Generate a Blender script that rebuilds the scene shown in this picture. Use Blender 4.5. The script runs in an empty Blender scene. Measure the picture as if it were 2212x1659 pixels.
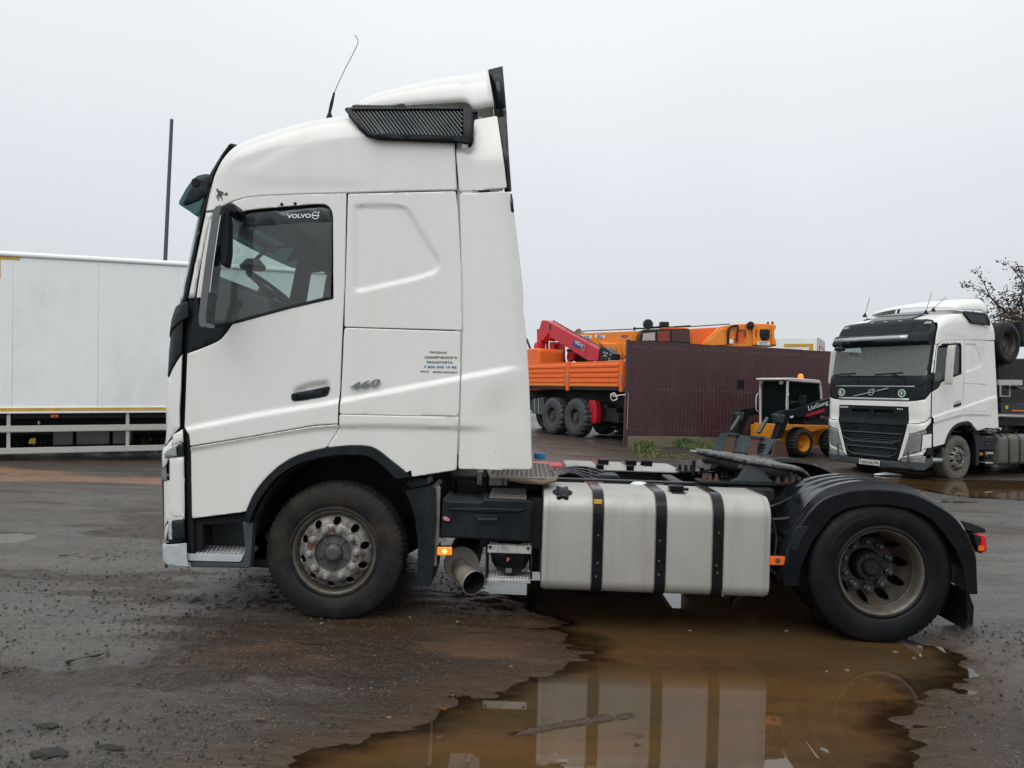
import bpy, bmesh, math, random
import numpy as np
from mathutils import Matrix, Vector
random.seed(7); rng = np.random.default_rng(7)
SC = bpy.context.scene
COL = SC.collection
# ---------------------------------------------------------------- camera, sky, light
FPX, ROLL, PITCH, EYE = 1661.0, .031, math.atan(20.9/1661), 1.65      # focal length in px of a 2212 px wide picture
cam_d = bpy.data.cameras.new('camera'); cam = bpy.data.objects.new('camera', cam_d); COL.objects.link(cam)
cam_d.sensor_width = 36; cam_d.lens = 36*FPX/2212; cam_d.clip_end = 3000; cam_d.clip_start = .05
_R = Vector((1, 0, 0)); _U = Vector((0, -math.sin(PITCH), math.cos(PITCH))); _F = Vector((0, math.cos(PITCH), math.sin(PITCH)))
_r = _R*math.cos(ROLL)+_U*math.sin(ROLL); _u = _U*math.cos(ROLL)-_R*math.sin(ROLL)
cam.matrix_world = Matrix(((_r.x, _u.x, -_F.x, 0), (_r.y, _u.y, -_F.y, 0), (_r.z, _u.z, -_F.z, EYE), (0, 0, 0, 1)))
SC.camera = cam
W = bpy.data.worlds.new('World'); SC.world = W; W.use_nodes = True
wn = W.node_tree.nodes; wl = W.node_tree.links; wn.clear()
SUN_EL, SUN_AZ = math.radians(52), math.radians(205)
sky = wn.new('ShaderNodeTexSky'); sky.sky_type = 'NISHITA'; sky.sun_disc = False; sky.sun_elevation = SUN_EL; sky.sun_rotation = SUN_AZ
tc = wn.new('ShaderNodeTexCoord'); sep = wn.new('ShaderNodeSeparateXYZ'); wl.new(tc.outputs['Generated'], sep.inputs[0])
ramp = wn.new('ShaderNodeValToRGB'); wl.new(sep.outputs['Z'], ramp.inputs[0])      # even overcast: a little brighter towards the zenith
el = ramp.color_ramp.elements
el[0].position = 0; el[0].color = (.068, .0712, .0752, 1)
el[1].position = 1; el[1].color = (.130, .134, .137, 1)
for p_, c_ in ((.10, (.0712, .0745, .0782, 1)), (.28, (.081, .0853, .0885, 1)), (.45, (.091, .0955, .0975, 1))):
    e_ = el.new(p_); e_.color = c_
nz = wn.new('ShaderNodeTexNoise'); nz.inputs['Scale'].default_value = 1.6; nz.inputs['Detail'].default_value = 3; wl.new(tc.outputs['Generated'], nz.inputs[0])
mr = wn.new('ShaderNodeMapRange'); wl.new(nz.outputs['Fac'], mr.inputs[0])
mr.inputs['From Min'].default_value = .3; mr.inputs['From Max'].default_value = .7; mr.inputs['To Min'].default_value = 9.4; mr.inputs['To Max'].default_value = 10.2
vm = wn.new('ShaderNodeVectorMath'); vm.operation = 'SCALE'; wl.new(ramp.outputs[0], vm.inputs[0]); wl.new(mr.outputs[0], vm.inputs['Scale'])
mix = wn.new('ShaderNodeMix'); mix.data_type = 'RGBA'; mix.inputs['Factor'].default_value = .04
sc_ = wn.new('ShaderNodeVectorMath'); sc_.operation = 'SCALE'; sc_.inputs['Scale'].default_value = 10   # overcast radiance against background strength .1
wl.new(vm.outputs[0], sc_.inputs[0]); wl.new(sc_.outputs[0], mix.inputs[6]); wl.new(sky.outputs[0], mix.inputs[7])
bg = wn.new('ShaderNodeBackground'); bg.inputs['Strength'].default_value = .1; wl.new(mix.outputs[2], bg.inputs[0])
wo = wn.new('ShaderNodeOutputWorld'); wl.new(bg.outputs[0], wo.inputs[0])
sd = bpy.data.lights.new('sun', 'SUN'); sd.energy = 1.5; sd.angle = math.radians(50); sd.color = (1, .985, .96)
sun = bpy.data.objects.new('sun', sd); COL.objects.link(sun)
_sv = Vector((math.sin(SUN_AZ)*math.cos(SUN_EL), math.cos(SUN_AZ)*math.cos(SUN_EL), math.sin(SUN_EL)))
sun.rotation_euler = _sv.to_track_quat('Z', 'Y').to_euler(); sun.location = (0, -5, 20)
SC.view_settings.view_transform = 'Standard'; SC.view_settings.look = 'None'; SC.view_settings.exposure = 0; SC.view_settings.gamma = 1
SC.view_settings.use_curve_mapping = False
SC.render.engine = 'CYCLES'; SC.cycles.max_bounces = 8; SC.cycles.transparent_max_bounces = 12; SC.cycles.use_denoising = True
# ---------------------------------------------------------------- surveying: crops of the photograph -> rays
CROP = {'D': (0, 0, 4096/2212), 'Z1': (600, 200, 1600/2212), 'Z2': (600, 1200, 1600/2212), 'Z3': (1700, 1700, 1400/2212), 'Z4': (2700, 1700, 1396/2212), 'Z5': (2050, 1200, 1350/2212),
        'Z6': (3200, 1000, 896/1486), 'A1': (0, 900, 800/1207), 'A3': (1200, 2300, 1600/2212), 'A4': (2600, 2300, 1496/2212), 'A5': (620, 550, 830/1530),
        'A6': (600, 1150, 800/1154), 'B1': (3700, 1000, 396/657), 'B2': (2850, 1450, 500/2074), 'B3': (2080, 1250, 500/1508), 'B4': (2500, 1250, 900/2212), 'B5': (1700, 1780, 600/1605),
        'B7': (2700, 1750, 700/2212), 'C1': (3290, 1160, 500/2074), 'C2': (3290, 1520, 500/2074)}
def ray(k, x, y):
    a, b, s = CROP[k]; dx = (a+x*s)*2212/4096-1106; dy = (b+y*s)*2212/4096-829.5
    c, s_ = math.cos(ROLL), math.sin(ROLL); X = c*dx+s_*dy; Y = -s_*dx+c*dy; cp, sp = math.cos(PITCH), math.sin(PITCH)
    return (X, FPX*cp+Y*sp, FPX*sp-Y*cp)
class Frame:
    """a thing's own axes: x rearwards, y inwards from its left side, z up"""
    def __init__(s, O, a): s.O = O; s.a = a; s.r = (math.cos(a), math.sin(a)); s.q = (-math.sin(a), math.cos(a))
    def loc(s, X, Y, Z): X -= s.O[0]; Y -= s.O[1]; return (X*s.r[0]+Y*s.r[1], X*s.q[0]+Y*s.q[1], Z-s.O[2])
    def hit(s, k, u, v, n, val):
        d = ray(k, u, v); dl = (d[0]*s.r[0]+d[1]*s.r[1], d[0]*s.q[0]+d[1]*s.q[1], d[2]); o = s.loc(0, 0, EYE); t = (val-o[n])/dl[n]
        return tuple(o[i]+t*dl[i] for i in range(3))
    def side(s, k, u, v, y=0): h = s.hit(k, u, v, 1, y); return (h[0], h[2])
    def sides(s, k, pts, y=0): return [s.side(k, u, v, y) for u, v in pts]
    def top(s, k, u, v, z=0): h = s.hit(k, u, v, 2, z); return (h[0], h[1])
    def front(s, k, u, v, x): h = s.hit(k, u, v, 0, x); return (h[1], h[2])
GW = Frame((0, 0, 0), 0)
F1 = Frame((-1.231, 5.415, 0), -.018)
F2 = Frame((9.82, 16.75, .10), .5)
# ---------------------------------------------------------------- object helpers
def tag(o, label=None, cat=None, group=None, kind=None):
    if label: o['label'] = label
    if cat: o['category'] = cat
    if group: o['group'] = group
    if kind: o['kind'] = kind
    return o
def thing(name, label, cat, loc=(0, 0, 0), rz=0, group=None, rot=None):
    o = bpy.data.objects.new(name, None); COL.objects.link(o); o.location = loc; o.rotation_euler = rot or (0, 0, rz); o.empty_display_size = .2
    return tag(o, label, cat, group)
def link(name, me, parent=None, loc=None):
    o = bpy.data.objects.new(name, me); COL.objects.link(o)
    if parent: o.parent = parent
    if loc: o.location = loc
    return o
def finish(me, mat, smooth=35):
    if mat: me.materials.append(mat)
    if smooth and len(me.polygons):
        me.polygons.foreach_set('use_smooth', [True]*len(me.polygons)); me.update()
        me.set_sharp_from_angle(angle=math.radians(smooth))
def copy_tree(o, parent=None):
    c = o.copy(); COL.objects.link(c)
    if parent: c.parent = parent
    for ch in list(o.children): copy_tree(ch, c)
    return c
def crom(pts, n=6, closed=False):
    out = []; m = len(pts)
    for i in range(m if closed else m-1):
        p = [pts[(i+k) % m] if closed else pts[min(max(i+k, 0), m-1)] for k in (-1, 0, 1, 2)]
        for j in range(n):
            t = j/n; out.append(tuple(.5*((2*b)+(-a+c)*t+(2*a-5*b+4*c-d)*t*t+(-a+3*b-3*c+d)*t**3) for a, b, c, d in zip(*p)))
    if not closed: out.append(tuple(pts[-1]))
    return out
def rnd(pts, r, n=4):
    """round the corners of a closed polygon"""
    out = []; m = len(pts)
    for i in range(m):
        p0, p, p1 = Vector(pts[i-1]), Vector(pts[i]), Vector(pts[(i+1) % m])
        a = p0-p; b = p1-p; la, lb = a.length, b.length
        if la < 1e-6 or lb < 1e-6: continue
        d = min(r, la*.45, lb*.45); A = p+a/la*d; B = p+b/lb*d
        for j in range(n+1):
            t = j/n; out.append(tuple(A*(1-t)**2+p*2*t*(1-t)+B*t*t))
    return out
class MB:
    def __init__(s): s.v = []; s.f = []
    def add(s, vs, fs): o = len(s.v); s.v += [tuple(v) for v in vs]; s.f += [tuple(i+o for i in f) for f in fs]; return s
    def box(s, x0, x1, y0, y1, z0, z1):
        return s.add([(x0, y0, z0), (x1, y0, z0), (x1, y1, z0), (x0, y1, z0), (x0, y0, z1), (x1, y0, z1), (x1, y1, z1), (x0, y1, z1)],
                     [(0, 3, 2, 1), (4, 5, 6, 7), (0, 1, 5, 4), (1, 2, 6, 5), (2, 3, 7, 6), (3, 0, 4, 7)])
    def prism(s, pts, y0, y1, ax='y'):
        """polygon in the plane across ax, extruded from y0 to y1 (scalars, or functions of the point)"""
        n = len(pts); f0 = y0 if callable(y0) else (lambda a, b: y0); f1 = y1 if callable(y1) else (lambda a, b: y1)
        def P(a, b, c): return {'y': (a, c, b), 'x': (c, a, b), 'z': (a, b, c)}[ax]
        vs = [P(a, b, f0(a, b)) for a, b in pts]+[P(a, b, f1(a, b)) for a, b in pts]
        area = sum(pts[i-1][0]*pts[i][1]-pts[i][0]*pts[i-1][1] for i in range(n))
        fl = (area > 0) == (ax != 'y')
        A = tuple(range(n)); B = tuple(range(n, 2*n)); S = [(i, (i+1) % n, (i+1) % n+n, i+n) for i in range(n)]
        if fl: return s.add(vs, [A[::-1], B]+S)
        return s.add(vs, [A, B[::-1]]+[q[::-1] for q in S])
    def tube(s, pts, r, n=8, caps=True):
        pts = [Vector(p) for p in pts]; rs = r if isinstance(r, (list, tuple)) else [r]*len(pts); vs = []; fs = []; ref = None
        for i, p in enumerate(pts):
            d = (pts[min(i+1, len(pts)-1)]-pts[max(i-1, 0)]).normalized()
            if ref is None: ref = Vector((0, 0, 1)) if abs(d.z) < .9 else Vector((1, 0, 0))
            a = d.cross(ref).normalized(); b = d.cross(a).normalized(); ref = a.cross(d).normalized()
            for k in range(n):
                t = 2*math.pi*k/n; vs.append(p+(a*math.cos(t)+b*math.sin(t))*rs[i])
        for i in range(len(pts)-1):
            for k in range(n): fs.append((i*n+k, i*n+(k+1) % n, (i+1)*n+(k+1) % n, (i+1)*n+k))
        if caps: fs += [tuple(range(n))[::-1], tuple((len(pts)-1)*n+k for k in range(n))]
        return s.add(vs, fs)
    def lathe(s, prof, c=(0, 0, 0), ax='y', n=48, rf=None):
        """profile of (radius, along); rf(i, k) scales the radius"""
        vs = []; fs = []; m = len(prof)
        for k in range(n):
            t = 2*math.pi*k/n; C, S = math.cos(t), math.sin(t)
            for i, (r, h) in enumerate(prof):
                if rf: r = r*rf(i, k)
                vs.append({'y': (c[0]+r*C, c[1]+h, c[2]+r*S), 'x': (c[0]+h, c[1]+r*C, c[2]+r*S), 'z': (c[0]+r*C, c[1]+r*S, c[2]+h)}[ax])
        for k in range(n):
            k2 = (k+1) % n
            for i in range(m-1): fs.append((k*m+i, k*m+i+1, k2*m+i+1, k2*m+i))
        if prof[0][0] > 1e-6 and False: pass
        return s.add(vs, fs)
    def loft(s, rows, closed=False, caps=False):
        m = len(rows[0]); vs = [p for r in rows for p in r]; fs = []
        for i in range(len(rows)-1):
            for k in range(m if closed else m-1): k2 = (k+1) % m; fs.append((i*m+k, i*m+k2, (i+1)*m+k2, (i+1)*m+k))
        if caps: fs += [tuple(range(m))[::-1], tuple((len(rows)-1)*m+k for k in range(m))]
        return s.add(vs, fs)
    def disc(s, c, r, ax='y', n=24, r2=None):
        vs = []
        for k in range(n):
            t = 2*math.pi*k/n; a, b = r*math.cos(t), (r2 or r)*math.sin(t)
            vs.append({'y': (c[0]+a, c[1], c[2]+b), 'x': (c[0], c[1]+a, c[2]+b), 'z': (c[0]+a, c[1]+b, c[2])}[ax])
        return s.add(vs, [tuple(range(n))])
    def mesh(s, name, mat, smooth=35, fixn=True):
        me = bpy.data.meshes.new(name); me.from_pydata(s.v, [], s.f)
        if fixn:
            bm = bmesh.new(); bm.from_mesh(me); bmesh.ops.remove_doubles(bm, verts=bm.verts, dist=1e-5); bmesh.ops.recalc_face_normals(bm, faces=bm.faces); bm.to_mesh(me); bm.free()
        me.update(); finish(me, mat, smooth); return me
    def build(s, name, mat, parent=None, smooth=35, bevel=0, solid=0, fixn=True, seg=2):
        o = link(name, s.mesh(name, mat, smooth, fixn), parent)
        if solid: m = o.modifiers.new('s', 'SOLIDIFY'); m.thickness = solid; m.offset = -1
        if bevel: m = o.modifiers.new('b', 'BEVEL'); m.width = bevel; m.segments = seg; m.limit_method = 'ANGLE'; m.angle_limit = math.radians(40); m.harden_normals = False
        return o
def psd(px, pz, poly):
    """signed distance (inside positive) of arrays of points to a polygon"""
    d = np.full(px.shape, 1e9); ins = np.zeros(px.shape, bool); n = len(poly)
    for i in range(n):
        ax_, az = poly[i-1]; bx, bz = poly[i]; ex, ez = bx-ax_, bz-az; L = ex*ex+ez*ez+1e-12
        t = np.clip(((px-ax_)*ex+(pz-az)*ez)/L, 0, 1); d = np.minimum(d, np.hypot(px-ax_-t*ex, pz-az-t*ez))
        if bz != az: ins ^= ((az > pz) != (bz > pz)) & (px < (bx-ax_)*(pz-az)/(bz-az)+ax_)
    return np.where(ins, d, -d)
def sst(t): t = np.clip(t, 0, 1); return t*t*(3-2*t)
def sheet(name, loop, fmap, mat, parent=None, holes=(), step=.03, th=.012, inset=.006, lip=.006, flip=None, smooth=50, both=True, ny=None):
    """flat outline (a, b) with holes, cut into a fine grid and bent onto the surface fmap(arrays a, b, sunk) -> (x, y, z)"""
    bm = bmesh.new(); edges = []
    def clean(lp):
        out = []
        for p in lp:
            if not out or math.hypot(p[0]-out[-1][0], p[1]-out[-1][1]) > .0035: out.append(p)
        while len(out) > 3 and math.hypot(out[0][0]-out[-1][0], out[0][1]-out[-1][1]) < .0035: out.pop()
        return out
    for lp in [clean(l_) for l_ in [loop]+list(holes)]:
        vs = [bm.verts.new((p[0], p[1], 0)) for p in lp]
        edges += [bm.edges.new((vs[i-1], vs[i])) for i in range(len(vs))]
    bmesh.ops.triangle_fill(bm, use_beauty=True, use_dissolve=False, edges=edges, normal=(0, 0, 1))
    if inset: bmesh.ops.inset_region(bm, faces=bm.faces[:], thickness=inset, use_boundary=True, use_even_offset=False)
    xs = [v.co.x for v in bm.verts]; ys = [v.co.y for v in bm.verts]
    for ax_, lo, hi in ((0, min(xs), max(xs)), (1, min(ys), max(ys))):
        st = step if ax_ == 0 or not ny else ny
        k = math.ceil(lo/st+1e-3)
        while k*st < hi-1e-4:
            co = [0, 0, 0]; no = [0, 0, 0]; co[ax_] = k*st; no[ax_] = 1
            bmesh.ops.bisect_plane(bm, geom=bm.verts[:]+bm.edges[:]+bm.faces[:], plane_co=co, plane_no=no, dist=1e-5); k += 1
    bmesh.ops.remove_doubles(bm, verts=bm.verts, dist=2e-4)
    bd = np.array([v.is_boundary for v in bm.verts]); a = np.array([v.co.x for v in bm.verts]); b = np.array([v.co.y for v in bm.verts])
    X, Y, Z = fmap(a, b, np.where(bd, lip, 0.0))
    X = np.broadcast_to(X, a.shape); Y = np.broadcast_to(Y, a.shape); Z = np.broadcast_to(Z, a.shape)
    for i, v in enumerate(bm.verts): v.co = (X[i], Y[i], Z[i])
    bmesh.ops.recalc_face_normals(bm, faces=bm.faces)
    if flip is not None:
        n = Vector((0, 0, 0))
        for f in bm.faces: n += f.normal*f.calc_area()
        if n.dot(Vector(flip)) < 0: bmesh.ops.reverse_faces(bm, faces=bm.faces)
    me = bpy.data.meshes.new(name); bm.to_mesh(me); bm.free(); finish(me, mat, smooth)
    o = link(name, me, parent)
    if th: m = o.modifiers.new('s', 'SOLIDIFY'); m.thickness = th; m.offset = -1
    return o
def text(name, s, mat, parent, M, w=None, h=None, depth=.004, bold=0.0, spacing=1.0, shear=0.0):
    """lettering as geometry, lower left corner at M's origin, M's x along the line and M's y up"""
    cu = bpy.data.curves.new(name, 'FONT'); cu.body = s; cu.extrude = depth/2; cu.offset = bold; cu.space_character = spacing; cu.shear = shear; cu.resolution_u = 3
    tmp = bpy.data.objects.new('t', cu); COL.objects.link(tmp); dg = bpy.context.evaluated_depsgraph_get()
    me = bpy.data.meshes.new_from_object(tmp.evaluated_get(dg)); bpy.data.objects.remove(tmp)
    v = np.empty(len(me.vertices)*3); me.vertices.foreach_get('co', v); v = v.reshape(-1, 3)
    mn, mx = v.min(0), v.max(0); v -= mn; sx = (w/(mx[0]-mn[0])) if w else None; sy = (h/(mx[1]-mn[1])) if h else None
    sx = sx or sy; sy = sy or sx; v[:, 0] *= sx; v[:, 1] *= sy; v[:, 2] *= depth/max(mx[2]-mn[2], 1e-6)
    me.vertices.foreach_set('co', v.ravel()); me.transform(M); me.materials.clear(); me.materials.append(mat); me.name = name; me.update()
    return link(name, me, parent)
def basis(o, x, y):
    x = Vector(x).normalized(); y = Vector(y).normalized(); z = x.cross(y).normalized(); y = z.cross(x)
    return Matrix(((x.x, y.x, z.x, o[0]), (x.y, y.y, z.y, o[1]), (x.z, y.z, z.z, o[2]), (0, 0, 0, 1)))
# ---------------------------------------------------------------- materials
def mat_(name):
    m = bpy.data.materials.new(name); m.use_nodes = True; nt = m.node_tree; return m, nt, nt.nodes['Principled BSDF']
def N(nt, typ, **kw):
    n = nt.nodes.new(typ)
    for k, v in kw.items():
        if k[0] == '_': setattr(n, k[1:], v)
        else: n.inputs[k.replace('_', ' ')].default_value = v
    return n
def mixc(nt, fac, a, b):
    n = nt.nodes.new('ShaderNodeMix'); n.data_type = 'RGBA'
    for i, v in ((0, fac), (6, a), (7, b)):
        if hasattr(v, 'is_linked') or hasattr(v, 'links'): nt.links.new(v, n.inputs[i])
        else: n.inputs[i].default_value = v if i == 0 else (*v, 1)[:4]
    return n.outputs[2]
def mrange(nt, src, a, b, c, d):
    n = N(nt, 'ShaderNodeMapRange'); nt.links.new(src, n.inputs[0]); n.inputs[1].default_value = a; n.inputs[2].default_value = b; n.inputs[3].default_value = c; n.inputs[4].default_value = d
    return n.outputs[0]
def surf(name, col, rough=.5, metal=0, dirt=None, damt=.5, dscale=3, dlo=.5, dhi=.72, stretch=(1, 1, 1), var=.12, vscale=6, bump=0, bscale=60, spec=.5, coat=0, rvar=.12, speck=None, ior=1.5):
    m, nt, p = mat_(name); L = nt.links.new
    t = N(nt, 'ShaderNodeTexCoord'); mp = N(nt, 'ShaderNodeMapping'); mp.inputs['Scale'].default_value = stretch; L(t.outputs['Object'], mp.inputs[0])
    n1 = N(nt, 'ShaderNodeTexNoise', Scale=vscale, Detail=5, Roughness=.6); L(t.outputs['Object'], n1.inputs[0])
    c = mixc(nt, mrange(nt, n1.outputs['Fac'], .3, .7, 0, 1), tuple(x*(1-var) for x in col), tuple(min(1, x*(1+var)) for x in col))
    rr = mrange(nt, n1.outputs['Fac'], .3, .7, max(0.02, rough-rvar), min(1, rough+rvar))
    if dirt:
        n2 = N(nt, 'ShaderNodeTexNoise', Scale=dscale, Detail=8, Roughness=.68); L(mp.outputs[0], n2.inputs[0])
        d = mrange(nt, n2.outputs['Fac'], dlo, dhi, 0, damt); c = mixc(nt, d, c, dirt)
        mm = N(nt, 'ShaderNodeMath', _operation='MULTIPLY_ADD'); L(d, mm.inputs[0]); mm.inputs[1].default_value = .3; L(rr, mm.inputs[2]); rr = mm.outputs[0]
    if speck:
        n3 = N(nt, 'ShaderNodeTexNoise', Scale=speck[1], Detail=2); L(t.outputs['Object'], n3.inputs[0])
        c = mixc(nt, mrange(nt, n3.outputs['Fac'], speck[2], speck[2]+.04, 0, .8), c, speck[0])
    L(c, p.inputs['Base Color']); L(rr, p.inputs['Roughness']); p.inputs['Metallic'].default_value = metal; p.inputs['IOR'].default_value = ior
    p.inputs['Specular IOR Level'].default_value = spec
    if coat: p.inputs['Coat Weight'].default_value = coat; p.inputs['Coat Roughness'].default_value = .05
    if bump:
        n4 = N(nt, 'ShaderNodeTexNoise', Scale=bscale, Detail=5, Roughness=.65); L(t.outputs['Object'], n4.inputs[0])
        b = N(nt, 'ShaderNodeBump', Strength=bump, Distance=.01); L(n4.outputs['Fac'], b.inputs['Height']); L(b.outputs[0], p.inputs['Normal'])
    return m
def glass(name, tint, rough=.01, lo=.06, hi=.9, solid=None, sfac=0):
    m = bpy.data.materials.new(name); m.use_nodes = True; nt = m.node_tree; nt.nodes.clear(); L = nt.links.new
    tr = N(nt, 'ShaderNodeBsdfTransparent'); tr.inputs[0].default_value = (*tint, 1)
    gl = N(nt, 'ShaderNodeBsdfGlossy', Roughness=rough); gl.inputs[0].default_value = (.95, .97, 1, 1)
    lw = N(nt, 'ShaderNodeLayerWeight', Blend=.5); pw = N(nt, 'ShaderNodeMath', _operation='POWER'); L(lw.outputs['Facing'], pw.inputs[0]); pw.inputs[1].default_value = 5
    mx = N(nt, 'ShaderNodeMixShader'); L(mrange(nt, pw.outputs[0], 0, 1, lo, hi), mx.inputs[0]); L(tr.outputs[0], mx.inputs[1]); L(gl.outputs[0], mx.inputs[2]); out = mx.outputs[0]
    if solid:
        df = N(nt, 'ShaderNodeBsdfDiffuse'); df.inputs[0].default_value = (*solid, 1)
        t = N(nt, 'ShaderNodeTexCoord'); nn = N(nt, 'ShaderNodeTexNoise', Scale=9, Detail=7, Roughness=.7); L(t.outputs['Object'], nn.inputs[0])
        m2 = N(nt, 'ShaderNodeMixShader'); L(mrange(nt, nn.outputs['Fac'], .25, .8, sfac*.75, sfac*1.25), m2.inputs[0]); L(out, m2.inputs[1]); L(df.outputs[0], m2.inputs[2]); out = m2.outputs[0]
    o = N(nt, 'ShaderNodeOutputMaterial'); L(out, o.inputs[0]); return m
def glow(name, col, e, base=None):
    m, nt, p = mat_(name); p.inputs['Base Color'].default_value = (*(base or col), 1); p.inputs['Roughness'].default_value = .2
    p.inputs['Emission Color'].default_value = (*col, 1); p.inputs['Emission Strength'].default_value = e; return m
def grow(lp, d):
    """outline moved outwards by d"""
    n = len(lp); A = sum(lp[i-1][0]*lp[i][1]-lp[i][0]*lp[i-1][1] for i in range(n)); s = 1 if A > 0 else -1; out = []
    for i in range(n):
        a, b, c = Vector(lp[i-1]), Vector(lp[i]), Vector(lp[(i+1) % n]); e1 = (b-a); e2 = (c-b)
        if e1.length < 1e-6 or e2.length < 1e-6: out.append(lp[i]); continue
        e1.normalize(); e2.normalize(); nn = Vector((e1.y+e2.y, -e1.x-e2.x))*s; q = 1+e1.dot(e2)
        out.append(tuple(b+nn*(d/max(q, .5))))
    return out
M = {}
M['white'] = surf('cab_paint', (.71, .705, .675), .28, dirt=(.42, .39, .33), damt=.25, dscale=2.6, dlo=.5, dhi=.8, stretch=(1, 1, .22), var=.02, vscale=1.5, coat=.4, rvar=.06, speck=((.2, .18, .15), 40, .76))
M['white2'] = surf('cab_paint_grimy', (.72, .72, .69), .32, dirt=(.17, .16, .13), damt=.45, dscale=1.8, dlo=.54, dhi=.80, stretch=(1, 1, .5), var=.03, vscale=1.5, coat=.2, rvar=.06)
M['plastic'] = surf('black_plastic', (.007, .010, .013), .42, dirt=(.030, .038, .044), damt=.45, dscale=5, dlo=.5, dhi=.75, stretch=(1, 1, .4), bump=.12, bscale=300, var=.2, spec=.22)
M['gloss'] = surf('gloss_black', (.004, .005, .007), .16, var=.15, dirt=(.014, .016, .02), damt=.3, dscale=8, spec=.28)
M['chassis'] = surf('chassis_black', (.010, .012, .014), .34, dirt=(.035, .032, .028), damt=.6, dscale=7, bump=.25, bscale=90, var=.3, spec=.3)
M['grease'] = surf('greasy_plate', (.055, .055, .058), .30, dirt=(.04, .04, .04), damt=.6, dscale=14, bump=.9, bscale=34, var=.35, rvar=.2)
M['rubber'] = surf('tyre_rubber', (.013, .014, .015), .6, dirt=(.055, .042, .029), damt=.75, dscale=4, dlo=.42, dhi=.68, bump=.2, bscale=120, var=.3, spec=.2)
M['rubber_wet'] = surf('wet_tyre_rubber', (.005, .006, .007), .45, dirt=(.024, .020, .016), damt=.5, dscale=5, dlo=.5, dhi=.75, bump=.15, bscale=120, var=.3, spec=.2)
M['rubber_pale'] = surf('dusty_tyre_rubber', (.10, .092, .078), .75, dirt=(.2, .18, .15), damt=.6, dscale=4, bump=.2, bscale=90, var=.2)
M['rubber_grey'] = surf('offroad_tyre_rubber', (.035, .038, .042), .6, dirt=(.1, .1, .1), damt=.6, dscale=6, bump=.25, bscale=60, var=.25)
M['rim'] = surf('rim_steel', (.235, .225, .21), .42, .35, dirt=(.085, .045, .025), damt=.85, dscale=11, dlo=.47, dhi=.60, bump=.25, bscale=70, var=.2)
M['rim_edge'] = surf('rim_edge_steel', (.115, .105, .09), .4, .4, dirt=(.09, .055, .03), damt=.8, dscale=14, dlo=.45, dhi=.65, bump=.25, bscale=90, var=.25)
M['rim_rust'] = surf('rim_rusty', (.052, .045, .037), .5, .2, dirt=(.14, .07, .03), damt=.7, dscale=9, dlo=.5, dhi=.7, bump=.35, bscale=70, var=.35)
M['nut'] = surf('nut_cover', (.26, .26, .26), .35, .3, dirt=(.12, .09, .06), damt=.5, dscale=30, var=.15)
M['nut_dark'] = surf('dark_nut', (.07, .08, .078), .45, .3, dirt=(.12, .09, .06), damt=.4, dscale=30)
M['hub'] = surf('hub_cover_grey', (.055, .058, .058), .45, dirt=(.13, .12, .11), damt=.5, dscale=16, var=.2)
M['tank'] = surf('tank_aluminium', (.385, .38, .355), .42, .25, dirt=(.26, .22, .17), damt=.6, dscale=6, dlo=.48, dhi=.8, stretch=(1.4, 1.4, .12), bump=.05, bscale=200, var=.05, vscale=3, rvar=.05, speck=((.1, .09, .08), 55, .74))
M['tank_dirty'] = surf('tank_grimy', (.10, .095, .085), .4, .3, dirt=(.2, .18, .15), damt=.4, dscale=3, var=.25)
M['alu'] = surf('step_aluminium', (.5, .5, .48), .35, .5, dirt=(.12, .1, .08), damt=.75, dscale=16, bump=.2, bscale=90, var=.15)
M['steel'] = surf('dull_steel', (.26, .245, .22), .4, .6, dirt=(.1, .07, .045), damt=.6, dscale=10, var=.2)
M['pipe'] = surf('exhaust_steel', (.235, .215, .18), .55, .25, dirt=(.10, .085, .065), damt=.7, dscale=6, stretch=(1, 1, .6), var=.2, bump=.1)
M['rust'] = surf('rusty_iron', (.10, .055, .035), .7, .1, dirt=(.06, .04, .03), damt=.7, dscale=12, bump=.4, bscale=60)
M['dark'] = surf('dark_cavity', (.008, .009, .01), .7, spec=.2)
M['under'] = surf('underbody_dark', (.012, .012, .012), .6, spec=.3, dirt=(.03, .026, .022), damt=.5)
M['grey'] = surf('grey_plastic', (.040, .050, .056), .45, dirt=(.05, .05, .05), damt=.4, dscale=8, bump=.1, bscale=200)
M['palegrey'] = surf('pale_grey_plastic', (.40, .43, .45), .4, dirt=(.12, .12, .12), damt=.6, dscale=8, dlo=.55, var=.08)
M['badge'] = surf('badge_grey', (.19, .2, .205), .3, .5, var=.1)
M['silver'] = surf('silver_trim', (.42, .44, .45), .3, .5, dirt=(.2, .2, .19), damt=.4, var=.1)
M['inner'] = surf('interior_trim', (.62, .60, .55), .8, dirt=(.12, .115, .11), damt=.5, dscale=3)
M['inner_d'] = surf('interior_dark', (.035, .037, .04), .6, var=.2)
M['glass'] = glass('side_glass', (.76, .84, .82), solid=(.40, .42, .41), sfac=.08)
M['wsglass'] = glass('windscreen_glass', (.66, .80, .76), solid=(.42, .46, .43), sfac=.10)
M['wsglass2'] = glass('hazy_windscreen_glass', (.50, .60, .56), solid=(.30, .34, .31), sfac=.30)
M['visor'] = glass('visor_acrylic', (.26, .44, .44), .04, solid=(.014, .032, .034), sfac=.28)
M['mirror_shell'] = surf('mirror_shell_grey', (.085, .09, .095), .16, coat=.6, var=.1)
M['tint'] = surf('tinted_film', (.022, .032, .036), .15, var=.1)
M['mirror'] = surf('mirror_silver', (.75, .78, .8), .05, 1, var=.02, rvar=.02)
M['print_w'] = surf('white_print', (.72, .74, .75), .5, var=.02)
M['print_k'] = surf('dark_print', (.045, .048, .05), .5)
M['print_b'] = surf('blue_print', (.02, .17, .36), .5)
M['print_r'] = surf('red_print', (.5, .12, .1), .5)
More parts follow.
